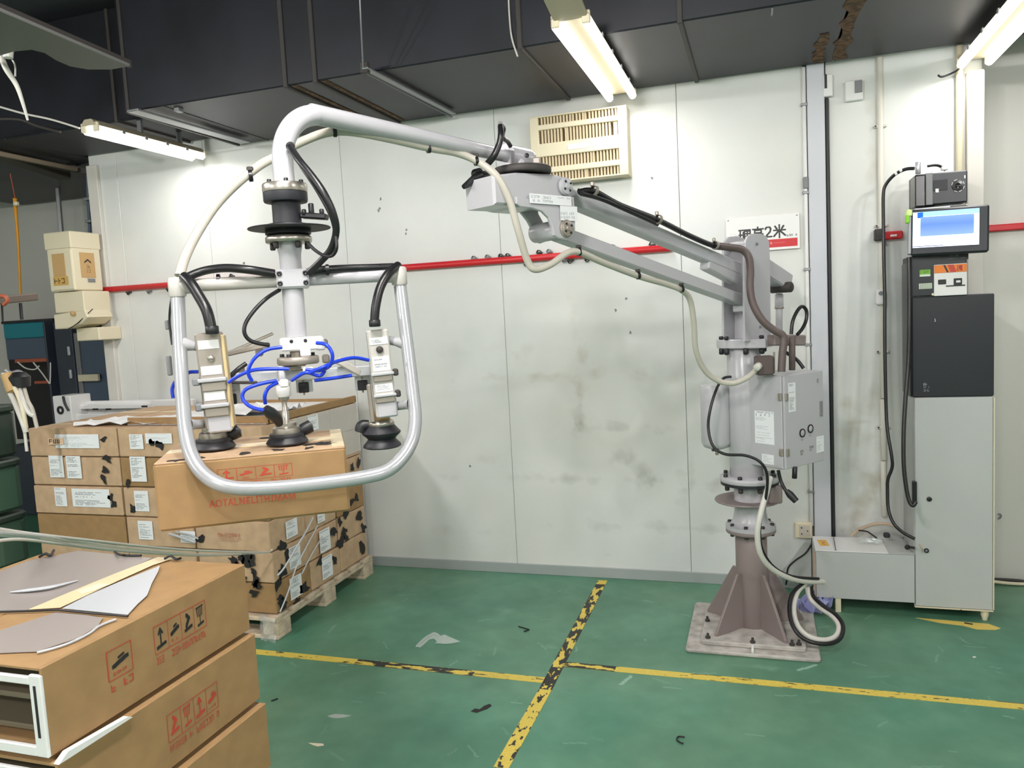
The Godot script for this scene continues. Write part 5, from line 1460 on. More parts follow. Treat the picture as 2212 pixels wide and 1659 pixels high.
	for y in [0.0, -0.055]:
		put(vr, "clasp", bx(V(0.058, 0.007, 0.016), 0.002), M.alu, rx * at(V(0.0, y, 0.032)))
		put(vr, "clasp_body", bx(V(0.05, 0.016, 0.01), 0.004), M.steel_dull, rx * at(V(0.0, y - 0.011, 0.029)))
		put(vr, "clasp_tab", bx(V(0.014, 0.018, 0.018), 0.003), M.flange, rx * at(V(0.034, y, 0.02)))
	put(vr, "lower_block", bx(V(0.053, 0.05, 0.05), 0.004), M.arm, rx * at(V(0.002, -0.088, 0.003)))
	put(vr, "side_lever", bx(V(0.012, 0.1, 0.012), 0.003), M.steel_dull, rx * at(V(-0.036, -0.075, 0.0)))
	# black hoses: from the boom into the clamp, along the cross bar, down into the valve boxes
	put(o, "cable_hose", tube([V(-1.0871,2.0334,2.7555),V(-1.0458,1.9934,2.7882),V(-1.0072,1.9516,2.8008),V(-0.9737,1.9047,2.8049),V(-0.9592,1.8571,2.7942),V(-0.9642,1.8177,2.7785),V(-0.9873,1.7783,2.7686),V(-1.0233,1.7511,2.7618),V(-1.0608,1.7279,2.755)], 0.0088, 12), M.hose_black, Transform3D(), "bowed black cable from the boom to the clamp block")
	put(o, "cable_hose", tube([V(-1.0879,2.0299,2.7508),V(-1.0445,1.9763,2.7788),V(-0.9999,1.9154,2.7913),V(-0.9708,1.8545,2.7877),V(-0.9665,1.8123,2.7797),V(-0.964,1.779,2.7821),V(-0.9792,1.7616,2.7782),V(-1.0036,1.7635,2.7753),V(-1.0301,1.779,2.7719),V(-1.0524,1.799,2.7667)], 0.0042, 10), M.hose_black)
	put(o, "cable_hose", tube([V(-1.1496,1.7298,2.7731),V(-1.1876,1.7399,2.8161),V(-1.2414,1.7474,2.8329),V(-1.2847,1.7453,2.8471),V(-1.3103,1.7362,2.8668),V(-1.3271,1.7245,2.8839)], 0.0105, 12), M.hose_black)
	put(o, "cable_hose", tube([V(-1.327,1.7301,2.8834),V(-1.2984,1.7124,2.8969),V(-1.2733,1.68,2.9024),V(-1.2494,1.6437,2.9087),V(-1.2409,1.6039,2.9097)], 0.013, 14), M.hose_black, Transform3D(), "thick black hose into the grey valve box")
	put(o, "hose_sleeve", cyl(0.0155, 0.02, 0.002, 16), M.black, at(V(-1.2381,1.5884,2.9103)))
	put(o, "cable_hose", tube([V(-1.0851,1.7277,2.7418),V(-1.0529,1.7344,2.7202),V(-1.0128,1.7369,2.6753),V(-0.9549,1.7368,2.6354),V(-0.9071,1.7374,2.5987)], 0.0095, 12), M.hose_black)
	put(o, "cable_hose", tube([V(-0.8956,1.7392,2.5948),V(-0.9007,1.7189,2.6407),V(-0.9124,1.6839,2.6689),V(-0.9199,1.6378,2.6863),V(-0.9241,1.5987,2.6914)], 0.0115, 14), M.hose_black, Transform3D(), "thick black hose into the cream valve box")
	put(o, "hose_sleeve", cyl(0.0145, 0.018, 0.002, 16), M.black, at(V(-0.9233,1.5847,2.6925)))
	put(o, "thin_wire", tube([V(-0.9321,1.7403,2.6277),V(-0.9115,1.7437,2.5996),V(-0.8979,1.7381,2.5957),V(-0.9006,1.7267,2.6188),V(-0.9054,1.7121,2.6428)], 0.0022, 6), M.hose_black)
	for q in [V(-1.0288,1.7327,2.7231),V(-1.2747,1.7215,2.825)]:
		put(o, "cable_tie", lathe([[0.011, -0.004], [0.014, -0.004], [0.014, 0.004], [0.011, 0.004]], 14), M.hose_black, up_along(q, g))
	put(o, "thin_wire", tube([V(-1.1433,1.6894,2.7643),V(-1.1515,1.6679,2.8113),V(-1.1688,1.6387,2.8408),V(-1.1824,1.6085,2.8587),V(-1.184,1.5841,2.8615),V(-1.1737,1.5653,2.8494),V(-1.1465,1.5537,2.8206)], 0.005, 10), M.hose_black, Transform3D(), "thin black cable curling to the manifold")
	# manifold and the centre cup's stem
	put(o, "manifold", bx(V(0.105, 0.034, 0.05), 0.004), M.white, gx * at(V(0.012, 1.552, 0.01)), "white air manifold on the drop tube")
	for s in [-0.012, 0.022]:
		put(o, "manifold_bolt", cyl(0.0045, 0.004, 0.001, 10), M.black, up_along(p + g * s + V(0, 1.56, 0) + hv * 0.034, hv))
	put(o, "manifold_port", bx(V(0.022, 0.03, 0.03), 0.003), M.alu, gx * at(V(0.058, 1.548, 0.02)))
	put(o, "manifold_port", bx(V(0.026, 0.02, 0.02), 0.003), M.white, gx * at(V(0.02, 1.53, 0.03)))
	put(o, "shaft", cyl(0.019, 0.06, 0.002, 20), M.steel_dull, at(p + V(0, 1.495, 0)))
	put(o, "flange", cyl(0.052, 0.02, 0.003, 32), M.steel_dull, at(p + V(0, 1.5, 0)), "steel flange under the manifold")
	bolt_ring(o, p, 0.04, 1.52, 5, 0.006, M.black, 0.3)
	var sp: Vector3 = V(-1.1467,1.304,2.7778)
	sp.y = 0.0
	put(o, "spacer", cyl(0.009, 0.07, 0.001, 16), M.arm, at(sp + V(0, 1.43, 0)))
	bar(o, "stem_arm", p + V(0, 1.492, 0), sp + V(0, 1.492, 0), 0.03, 0.012, M.steel_dull, 0.002)
	put(o, "spacer", lathe([[0.0, 1.422], [0.016, 1.422], [0.018, 1.426], [0.018, 1.448], [0.016, 1.452], [0.02, 1.455], [0.02, 1.461], [0.0, 1.462]], 20), M.white, at(sp), "white spacer bush")
	put(o, "cup_stem", lathe([[0.0, 1.335], [0.009, 1.335], [0.009, 1.385], [0.0065, 1.388], [0.0065, 1.41], [0.013, 1.414], [0.014, 1.422], [0.0, 1.423]], 20), M.steel, at(sp), "bright steel cup stem")
	# profile rails and sensor squares
	bar(o, "profile_rail", V(-1.2846,1.473,2.799), V(-0.987,1.47,2.6138), 0.03, 0.028, M.alu, 0.003, "aluminium profile rail behind the stem")
	bar(o, "black_rail", V(-1.2828,1.4646,2.8097), V(-1.2244,1.4596,2.7733), 0.02, 0.008, M.flange, 0.002)
	for q in [[V(-1.1396,1.4365,2.697), 0.024], [V(-1.0115,1.4315,2.6172), 0.024], [V(-1.2987,1.4194,2.7842), 0.022]]:
		var sx := Transform3D(Basis(g, Vector3.UP, hv), q[0])
		put(o, "sensor_plate", bx(V(0.042, 0.05, 0.006), 0.002), M.alu, sx * at(V(0.002, 0.012, -0.004)))
		put(o, "sensor", bx(V(0.026, 0.027, 0.014), 0.002), M.black, sx, "square black sensor pad")
		rod(o, "sensor_pin", q[0] + V(0, -0.02, 0), q[0] + V(0, 0.04, 0), 0.0025, M.steel_dull, 8)
	bar(o, "mauve_lever", V(-1.0431,1.504,2.684), V(-1.005,1.4652,2.6368), 0.012, 0.018, M.mauve_dust, 0.004)
	bar(o, "steel_lever", V(-1.3044,1.5358,2.776), V(-1.2105,1.5535,2.7293), 0.02, 0.014, M.steel_dull, 0.004)
	bar(o, "steel_lever", V(-1.3024,1.538,2.7747), V(-1.218,1.5812,2.6986), 0.008, 0.008, M.steel, 0.002)
	for q in [V(-1.1305,1.5458,2.5971),V(-1.1289,1.5041,2.5961),V(-1.3049,1.4888,2.7292),V(-1.2623,1.5344,2.7027)]:
		put(o, "valve_fitting", bx(V(0.02, 0.024, 0.02), 0.004), M.steel_dull, at(q, 0.6))
	# blue air lines
	for q in [[V(-1.0929,1.5486,2.8459),V(-1.1239,1.5443,2.8669),V(-1.1465,1.5243,2.8867),V(-1.1597,1.4956,2.8937),V(-1.1581,1.4726,2.8849)],
			[V(-1.0146,1.5542,2.82),V(-0.9872,1.5488,2.8221),V(-0.974,1.525,2.8202),V(-0.9862,1.4985,2.8161),V(-1.0205,1.4875,2.8072),V(-1.0525,1.4916,2.8171)],
			[V(-1.0735,1.4965,2.8551),V(-1.1136,1.4996,2.8784),V(-1.1502,1.4983,2.8904),V(-1.1883,1.4863,2.8933),V(-1.2172,1.4715,2.8936)],
			[V(-1.0331,1.4834,2.8327),V(-0.9989,1.497,2.8204),V(-0.9878,1.5065,2.7736),V(-0.9698,1.5105,2.7252),V(-0.9503,1.5013,2.6881)],
			[V(-1.0427,1.4622,2.7957),V(-1.0153,1.4633,2.755),V(-0.9814,1.4663,2.7226)],
			[V(-1.1073,1.4698,2.8581),V(-1.1415,1.464,2.8803),V(-1.1669,1.4533,2.9001),V(-1.1736,1.434,2.9041),V(-1.1574,1.4135,2.9008),V(-1.1324,1.4008,2.8834)],
			[V(-1.1053,1.4653,2.8579),V(-1.1267,1.4532,2.866),V(-1.1356,1.435,2.8706),V(-1.1411,1.4152,2.8637)],
			[V(-1.0851,1.4666,2.8301),V(-1.0471,1.4844,2.8266),V(-1.0209,1.4742,2.8085),V(-1.0077,1.4868,2.8031)],
			[V(-1.3347,1.497,2.8553),V(-1.3545,1.497,2.8617),V(-1.36,1.4938,2.8638)],
			[V(-1.4404,1.4715,2.8182),V(-1.4477,1.4529,2.8223),V(-1.446,1.429,2.824)]]:
		put(o, "blue_air_line", tube(q, 0.0045, 10), M.blue)
	put(o, "line_tee", bx(V(0.026, 0.016, 0.016), 0.004), M.white, gx * at(V(0.024, 1.487, 0.07)))
	put(o, "line_tee", bx(V(0.02, 0.02, 0.016), 0.004), M.white, at(V(-1.0906,1.4623,2.8534), 0.4))
	put(o, "cup_elbow", tube([V(-1.1302,1.4062,2.8821),V(-1.1239,1.3934,2.8707),V(-1.1234,1.3793,2.8508),V(-1.1271,1.3607,2.8327)], [0.01, 0.015, 0.014, 0.009], 12), M.black, Transform3D(), "black hose elbow on the centre cup")
	put(o, "black_hose_end", tube([V(-1.252,1.509,2.7746),V(-1.265,1.4965,2.7905),V(-1.2713,1.4812,2.8152)], 0.006, 10), M.hose_black)
	# three cups
	var flat_cup := [[0.0, 0.0], [0.05, 0.0], [0.052, 0.004], [0.046, 0.013], [0.042, 0.017], [0.043, 0.022], [0.041, 0.026], [0.0, 0.026]]
	for q in [[V(-1.3094,1.304,2.8518), "black suction cup pressed on the carton under the grey valve box"], [V(-1.1467,1.304,2.7778), "black suction cup pressed on the carton under the centre stem"]]:
		var c: Vector3 = q[0]
		var cup := put(o, "suction_cup", lathe(flat_cup, 36), M.rubber, at(c), q[1])
		put(cup, "cup_mount", lathe([[0.0, 0.024], [0.034, 0.024], [0.035, 0.028], [0.033, 0.04], [0.026, 0.044], [0.026, 0.052], [0.0, 0.052]], 32), M.steel, at(c))
		put(cup, "hose_elbow", lathe([[0.0, -0.018], [0.014, -0.018], [0.017, -0.006], [0.017, 0.012], [0.0, 0.018]], 14), M.black, up_along(c + g * 0.038 + V(0, 0.032, -0.02), V(0.6, 0.3, -0.6)))
	var rc := V(-0.958,1.2672,2.6311)
	var bel := put(o, "suction_cup", lathe([[0.0, 0.0], [0.044, 0.0], [0.05, 0.003], [0.049, 0.008], [0.04, 0.018], [0.036, 0.023], [0.04, 0.028], [0.05, 0.037], [0.051, 0.041], [0.046, 0.046], [0.036, 0.058], [0.034, 0.06], [0.0, 0.06]], 36), M.rubber, at(rc), "black double-bellows suction cup hanging free under the cream valve box")
	put(bel, "cup_mount", lathe([[0.0, 0.058], [0.034, 0.058], [0.036, 0.062], [0.034, 0.07], [0.028, 0.074], [0.0, 0.074]], 32), M.steel, at(rc))
	put(bel, "cup_block", bx(V(0.046, 0.024, 0.045), 0.004), M.beige_bin, Transform3D(Basis(g, Vector3.UP, hv), rc + V(0, 0.084, 0)))
	put(bel, "hose_elbow", tube([rc - g * 0.03 + V(0, 0.062, 0.0), rc - g * 0.048 + V(0, 0.06, 0), rc - g * 0.055 + V(0, 0.045, 0)], [0.012, 0.017, 0.014], 12), M.black)
	# grey clip seen behind the handle
	put(o, "cable_clip", bx(V(0.012, 0.05, 0.012), 0.003), M.gray_mid, at(V(-1.4314,1.5139,2.8428)))
	put(o, "cable_clip", bx(V(0.01, 0.024, 0.012), 0.003), M.gray_mid, at(V(-1.4335,1.617,2.8337)))

# ------------------------------------------------------------------ terminal cabinet
func screen_picture() -> StandardMaterial3D:
	var im := canvas(256, 192, c8(238, 244, 252))
	im.fill_rect(Rect2i(0, 0, 256, 26), c8(150, 200, 250))
	im.fill_rect(Rect2i(0, 0, 26, 192), c8(206, 228, 250))
	im.fill_rect(Rect2i(18, 2, 22, 30), c8(30, 96, 220))
	for y in range(28, 132):
		im.fill_rect(Rect2i(30, y, 206, 1), c8(92, 126, 226).lerp(c8(150, 176, 238), absf((y - 70) / 62.0) * 0.6))
	im.fill_rect(Rect2i(0, 132, 256, 60), c8(240, 245, 253))
	im.fill_rect(Rect2i(0, 184, 120, 3), c8(40, 60, 120))
	var m := picture(im, 0.2)
	m.emission_enabled = true
	m.emission_texture = m.albedo_texture
	m.emission_energy_multiplier = 0.7
	return m

func build_terminal() -> void:
	var zf := 0.33
	var o := thing("terminal_cabinet", "L-shaped gray terminal cabinet with a black upper front standing by the wall", "cabinet", V(0.7, 0, 0.2))
	var x0 := 0.69
	var x1 := 1.03
	var gm: Material = M.gray_cabinet
	var body := span(o, "body", V(x0, 0.055, 0.03), V(x1, 1.095, zf - 0.012), gm, 0.004)
	span(o, "door", V(x0 + 0.004, 0.06, zf - 0.012), V(x1 - 0.004, 1.092, zf), gm, 0.003, "tall plain gray door")
	span(o, "low_body", V(0.235, 0.072, 0.075), V(x0, 0.318, zf - 0.006), gm, 0.004, "low gray side box")
	span(o, "low_front", V(0.238, 0.075, zf - 0.006), V(x0 + 0.0, 0.315, zf + 0.001), gm, 0.003)
	span(o, "top_sheet", V(0.237, 0.317, 0.08), V(0.575, 0.322, zf), M.white, 0.001, "white sheet on the low box")
	span(o, "top_sheet", V(0.577, 0.317, 0.08), V(0.69, 0.32, zf), M.gray_cabinet, 0.001)
	span(o, "worn_edge", V(0.231, 0.08, zf - 0.03), V(0.2365, 0.31, zf - 0.004), mat("worn", c8(206, 168, 140), 0.6), 0.001, "worn peach-coloured edge")
	span(o, "worn_edge", V(x0, 0.052, zf - 0.02), V(x1, 0.058, zf + 0.001), M.cream, 0.002)
	span(o, "worn_edge", V(x1 - 0.002, 0.06, zf - 0.02), V(x1 + 0.004, 1.09, zf - 0.002), M.cream, 0.001)
	for q in [[0.25, 0.25], [0.34, 0.32], [0.25, 0.12], [0.66, 0.1]]:
		span(o, "leg", V(q[0] - 0.014, 0, q[1] - 0.014), V(q[0] + 0.014, 0.075, q[1] + 0.008), M.cream, 0.004)
	for q in [[1.0, 0.3], [1.0, 0.07], [0.72, 0.07]]:
		put(o, "foot", lathe([[0.0, 0.0], [0.011, 0.0], [0.018, 0.03], [0.02, 0.056], [0.0, 0.056]], 14), M.cream, at(V(q[0], 0, q[1])))
	put(o, "lock", lathe([[0.0, 0.0], [0.0115, 0.0], [0.0115, 0.005], [0.008, 0.007], [0.0, 0.007]], 20), M.black, up_along(V(0.7553,0.5991,0.33), V(0, 0, 1)), "round black door lock")
	put(o, "screw", cyl(0.004, 0.003, 0.001, 8), M.black, up_along(V(0.8923,0.0524,0.33), V(0, 0, 1)))
	span(o, "handle", V(0.6847,0.687,0.32) - V(0.004, 0, 0), V(0.7002,0.574,0.345), M.black, 0.003, "black edge handle")
	put(o, "cable_port", lathe([[0.0, 0.0], [0.013, 0.0], [0.013, 0.004], [0.006, 0.012], [0.0, 0.012]], 18), M.black, up_along(V(0.6585,0.356,0.331), V(0, 0, 1)))
	put(o, "cable_plug", lathe([[0.0, 0.0], [0.006, 0.0], [0.006, 0.02], [0.0, 0.02]], 12), M.black, up_along(V(0.6702,0.3577,0.335), V(0.9, 0, 0.5)))
	put(o, "cable_port", lathe([[0.006, 0.0], [0.011, 0.0], [0.011, 0.006], [0.006, 0.006]], 18), M.black, up_along(V(0.7421,0.3434,0.331), V(0, 0, 1)))
	# black upper front
	span(o, "black_front", V(x0 - 0.004, 1.097, 0.06), V(x1 + 0.0, 1.575, zf - 0.002), M.panel_black, 0.004, "plain black upper panel")
	span(o, "side_trim", V(x0 - 0.012, 1.1, 0.1), V(x0 - 0.004, 1.74, zf - 0.01), M.black_gloss, 0.002)
	rng.seed = 60
	var em := canvas(40, 56, c8(36, 40, 45))
	print_row(em, 2, 2, 36, 16, c8(200, 204, 208))
	print_row(em, 2, 22, 36, 10, c8(200, 204, 208))
	print_row(em, 2, 38, 36, 14, c8(150, 154, 158))
	plate(o, "printed_badge", V(0.7476,1.143,0.329), 0.032, 0.046, 0.001, picture(em, 0.35))
	var sm := canvas(24, 40, c8(36, 40, 45))
	stroke(sm, 10, 8, 14, 26, 4, c8(210, 212, 214))
	stroke(sm, 6, 30, 14, 28, 3, c8(210, 212, 214))
	plate(o, "printed_badge", V(0.7842,1.4621,0.329), 0.014, 0.024, 0.001, picture(sm, 0.35))
	# payment head
	var ph := span(o, "reader_head", V(x0 - 0.006, 1.578, 0.09), V(0.917, 1.77, zf - 0.004), M.panel_black, 0.004, "black card reader head")
	span(ph, "reader_panel", V(0.7797,1.5758,0.324), V(0.9172,1.7222,0.332), M.white, 0.004, "white reader panel")
	var om := canvas(160, 56, c8(240, 130, 30))
	for y in 56:
		im_band(om, 66 + y / 4, y, 30, c8(206, 62, 40))
		im_band(om, 44 + y / 3, y, 10, c8(30, 28, 28))
	im_band_rect(om, 108, 8, 30, 40, c8(176, 44, 30))
	rng.seed = 61
	print_row(om, 108, 8, 32, 18, c8(240, 150, 60))
	print_row(om, 108, 30, 32, 16, c8(240, 150, 60))
	plate(ph, "orange_band", V(0.8479,1.7012,0.334), 0.135, 0.036, 0.003, picture(om, 0.35), "orange and red printed band")
	plate(ph, "card_slot", V(0.813,1.641,0.334), 0.033, 0.022, 0.006, M.black)
	plate(ph, "key_pad", V(0.8785,1.639,0.334), 0.034, 0.03, 0.006, M.black)
	plate(ph, "key_pad_window", V(0.8796,1.6389,0.338), 0.018, 0.01, 0.002, M.white)
	plate(ph, "slot_trim", V(0.8689,1.6203,0.334), 0.08, 0.005, 0.005, M.black)
	rng.seed = 62
	var gm2 := canvas(64, 40, c8(120, 180, 50))
	print_row(gm2, 4, 6, 56, 14, c8(40, 70, 20))
	gm2.fill_rect(Rect2i(0, 28, 64, 12), c8(225, 230, 220))
	plate(ph, "green_label", V(0.7422,1.6869,0.327), 0.046, 0.032, 0.002, picture(gm2, 0.4), "green printed label")
	var kp := canvas(72, 36, c8(196, 208, 188))
	for r in 3:
		for c in 7:
			kp.fill_rect(Rect2i(8 + c * 9, 6 + r * 10, 5, 5), c8(110, 120, 104))
	plate(ph, "key_sheet", V(0.744,1.6258,0.327), 0.056, 0.026, 0.002, picture(kp, 0.4))
	rng.seed = 63
	var tm := canvas(128, 40, c8(40, 44, 48))
	print_row(tm, 60, 6, 44, 10, c8(150, 154, 158))
	print_row(tm, 60, 24, 60, 6, c8(120, 124, 128))
	plate(ph, "reader_text", V(0.8436,1.7533,0.327), 0.16, 0.03, 0.001, picture(tm, 0.35))
	for q in [V(0.7752,1.5848,0.327),V(0.8838,1.5828,0.327)]:
		put(ph, "screw", cyl(0.006, 0.003, 0.001, 12), M.cream, up_along(q, V(0, 0, 1)))
	# monitor, tilted a little
	var m0 := V(0.834,1.8721,0.3747)
	var mb := Basis(Vector3.UP, -0.12) * Basis(V(0, 0, 1), -0.02) * Basis(V(1, 0, 0), -0.1)
	var mon := thing("touch_monitor", "black touch monitor with a lit blue and white screen on the terminal cabinet", "monitor", m0)
	var mx := Transform3D(mb, m0)
	put(mon, "casing", bx(V(0.315, 0.215, 0.035), 0.01), M.panel_black, mx)
	put(mon, "rear_shell", prism([Vector2(-0.14, -0.09), Vector2(0.14, -0.09), Vector2(0.14, 0.09), Vector2(-0.14, 0.09)], 0.04, 0.012), M.black, mx * at(V(0, 0, -0.035)))
	put(mon, "screen", bx(V(0.268, 0.165, 0.003), 0.0), screen_picture(), mx * at(V(-0.016, 0.01, 0.0185)), "lit blue and white screen")
	put(mon, "side_strip", bx(V(0.016, 0.18, 0.03), 0.004), M.galv, mx * at(V(-0.162, -0.01, 0.0)))
	put(mon, "mount_arm", bx(V(0.08, 0.08, 0.12), 0.006), M.black, mx * at(V(0.0, -0.02, -0.1)))
	put(mon, "green_tab", bx(V(0.018, 0.04, 0.02), 0.005), mat("lime", c8(130, 200, 40), 0.35), mx * at(V(-0.172, 0.065, 0.012)), "lime green tab")
	put(mon, "green_cap", lathe([[0.0, -0.02], [0.016, -0.015], [0.018, 0.0], [0.012, 0.014], [0.0, 0.018]], 14), mat("lime_pale", c8(206, 228, 150), 0.35), mx * at(V(-0.166, 0.095, 0.005)))
	# scanner box above
	var sc := thing("barcode_camera", "black barcode camera box with a ring of white marks above the monitor", "camera", V(0.8207,2.0702,0.3))
	var s0 := V(0.7059,2.1566,0.3)
	var s1 := V(0.9261,2.0049,0.3)
	span(sc, "body", V(s0.x, s1.y, 0.14), V(s1.x, s0.y - 0.006, 0.3), M.panel_black, 0.005)
	span(sc, "gray_band", V(s0.x + 0.045, s1.y, 0.295), V(s0.x + 0.075, s0.y - 0.004, 0.304), M.gray_mid, 0.002)
	span(sc, "side_column", V(s0.x - 0.002, s1.y - 0.005, 0.2), V(s0.x + 0.042, s0.y - 0.012, 0.318), M.black_gloss, 0.004)
	var lens := V(0.8854,2.0825,0.303)
	put(sc, "lens", lathe([[0.0, 0.0], [0.024, 0.0], [0.024, 0.003], [0.012, 0.004], [0.01, 0.002], [0.0, 0.002]], 28), M.black_gloss, up_along(lens, V(0, 0, 1)))
	for k in 8:
		if k in [1, 4]:
			continue
		var a0 := TAU * k / 8 + 0.15
		var arc := []
		for j in 5:
			var a := a0 + 0.5 * j / 4.0
			arc.append(lens + V(cos(a) * 0.026, sin(a) * 0.028, 0.002))
		put(sc, "ring_mark", tube(arc, 0.0016, 6, false), M.white)
	plate(sc, "window", V(0.8128,2.0922,0.301), 0.06, 0.05, 0.004, M.rubber)
	plate(sc, "white_key", V(0.7986,2.0676,0.304), 0.014, 0.018, 0.004, M.white)
	plate(sc, "mark", V(0.9143,2.1199,0.302), 0.006, 0.014, 0.002, M.white)
	span(sc, "lower_bracket", V(s0.x + 0.0, s1.y - 0.036, 0.2), V(s1.x + 0.004, s1.y - 0.008, 0.29), M.alu, 0.003, "clear gray bracket under the camera")
	span(sc, "bracket_slot", V(s0.x + 0.15, s1.y - 0.03, 0.285), V(s1.x, s1.y - 0.012, 0.294), mat("olive_dark", c8(74, 74, 60), 0.4), 0.002)
	span(sc, "lime_strip", V(s0.x + 0.085, s1.y - 0.028, 0.286), V(s0.x + 0.12, s1.y - 0.016, 0.295), M.lime, 0.002)
	rod(sc, "mast_post", V(0.7283,2.1597,0.25), V(0.7286,2.216,0.25), 0.012, M.alu, 14)
	# support column hidden behind
	span(sc, "support_bar", V(0.76, 1.7, 0.05), V(0.82, 2.1, 0.15), M.gray_mid, 0.004)
	# cables of the terminal
	var c1 := thing("terminal_cable", "black cable arching from the barcode camera mast down the white riser to the low box", "cable", V(0.5656,1.4544,0.3221))
	put(c1, "cable_run", tube([V(0.7016,2.1784,0.3145),V(0.6655,2.1811,0.2943),V(0.6236,2.1636,0.2673),V(0.5893,2.1258,0.2504),V(0.577,2.0788,0.2483),V(0.5739,1.945,0.262),V(0.572,1.7664,0.2797),V(0.5723,1.5877,0.2967),V(0.5682,1.4093,0.315),V(0.5663,1.2308,0.3327),V(0.5666,1.0521,0.3496),V(0.5689,0.942,0.3699),V(0.5822,0.8227,0.3981),V(0.5831,0.7673,0.4031),V(0.5643,0.7106,0.404),V(0.5609,0.6553,0.4104),V(0.5616,0.5691,0.429),V(0.5787,0.5103,0.4607),V(0.6164,0.4702,0.4734),V(0.6664,0.4429,0.4809)], 0.0078, 12), M.hose_black)
	for q in [V(0.6526,2.1813,0.2879),V(0.6347,2.1702,0.2736)]:
		put(c1, "white_band", cyl(0.0088, 0.012, 0.001, 12), M.white, up_along(q, V(-0.8, -0.4, 0)))
	var c2 := thing("terminal_cable", "thick black cable hanging beside the black panel to the edge handle", "cable", V(0.6531,1.0116,0.3888))
	put(c2, "cable_run", tube([V(0.6692,1.7645,0.3539),V(0.6681,1.6254,0.3676),V(0.6642,1.4517,0.3854),V(0.6561,1.2783,0.4046),V(0.638,1.1066,0.4374),V(0.6246,0.9573,0.4665),V(0.6194,0.8083,0.493),V(0.6256,0.7025,0.5116),V(0.6366,0.6357,0.525),V(0.6507,0.6161,0.5328),V(0.6634,0.6325,0.5272)], 0.0095, 12), M.hose_black)
	var c3 := thing("terminal_cable", "short black jumper cable with a white plug on top of the barcode camera", "cable", V(0.8268,2.1843,0.2206))
	put(c3, "cable_run", tube([V(0.7682,2.1907,0.2601),V(0.7975,2.1934,0.2503),V(0.8225,2.1877,0.2428),V(0.8471,2.1666,0.2368)], 0.006, 10), M.hose_black)
	put(c3, "plug", bx(V(0.03, 0.018, 0.016), 0.004), M.white, at(V(0.8408,2.174,0.2487), 0.2))
	var c4 := thing("terminal_cable", "tangle of beige and black leads lying on the low gray box", "cable", V(0.5, 0.33, 0.2))
	put(c4, "cable_run", tube([V(0.4222,0.3465,0.14),V(0.4616,0.3773,0.13),V(0.5431,0.4038,0.1),V(0.6172,0.407,0.12),V(0.6693,0.3881,0.2),V(0.7008,0.381,0.3),V(0.7186,0.3654,0.338),V(0.7286,0.338,0.338)], [0.007, 0.009, 0.009, 0.007, 0.005, 0.003, 0.0025, 0.0025], 10), mat("lead_beige", c8(188, 168, 144), 0.5))
	put(c4, "cable_run", tube([V(0.4583,0.3833,0.16),V(0.4935,0.3854,0.18),V(0.5192,0.3727,0.2),V(0.5339,0.3647,0.22)], 0.004, 8), M.hose_black)
	put(c4, "adapter", bx(V(0.03, 0.024, 0.03), 0.008), M.rubber, at(V(0.5895,0.3637,0.16)), "dark adapter plug")
	put(c4, "cable_run", tube([V(0.3406,0.3286,0.09),V(0.3361,0.3312,0.2),V(0.3312,0.329,0.336)], 0.002, 6), M.hose_black)
	var sc2 := thing("plastic_scrap", "crumpled clear plastic scrap on the white sheet of the low box", "plastic scrap", V(0.5, 0.322, 0.2))
	put(sc2, "scrap_sheet", crumple(0.1, 0.06, 0.018, 90, 5), M.scrap, at(V(0.508,0.3334,0.2) + V(0, 0.004, 0)))
	var tag1 := thing("paper_tag", "orange paper tag with black curved scrawl on the corner of the low box", "paper tag", V(0.26, 0.322, 0.2))
	var im := canvas(64, 80, c8(232, 178, 84))
	stroke(im, 40, 10, 22, 22, 3, c8(60, 46, 30))
	stroke(im, 22, 22, 26, 34, 3, c8(60, 46, 30))
	stroke(im, 26, 34, 46, 44, 3, c8(60, 46, 30))
	stroke(im, 46, 44, 20, 70, 3, c8(60, 46, 30))
	put(tag1, "tag_sheet", bx(V(0.045, 0.001, 0.1), 0.0), picture(im, 0.6), at(V(0.282, 0.3232, 0.2), 0.1))

func im_band(im: Image, x: int, y: int, w: int, c: Color) -> void:
	im.fill_rect(Rect2i(x, y, w, 1), c)

func im_band_rect(im: Image, x: int, y: int, w: int, h: int, c: Color) -> void:
	im.fill_rect(Rect2i(x, y, w, h), c)

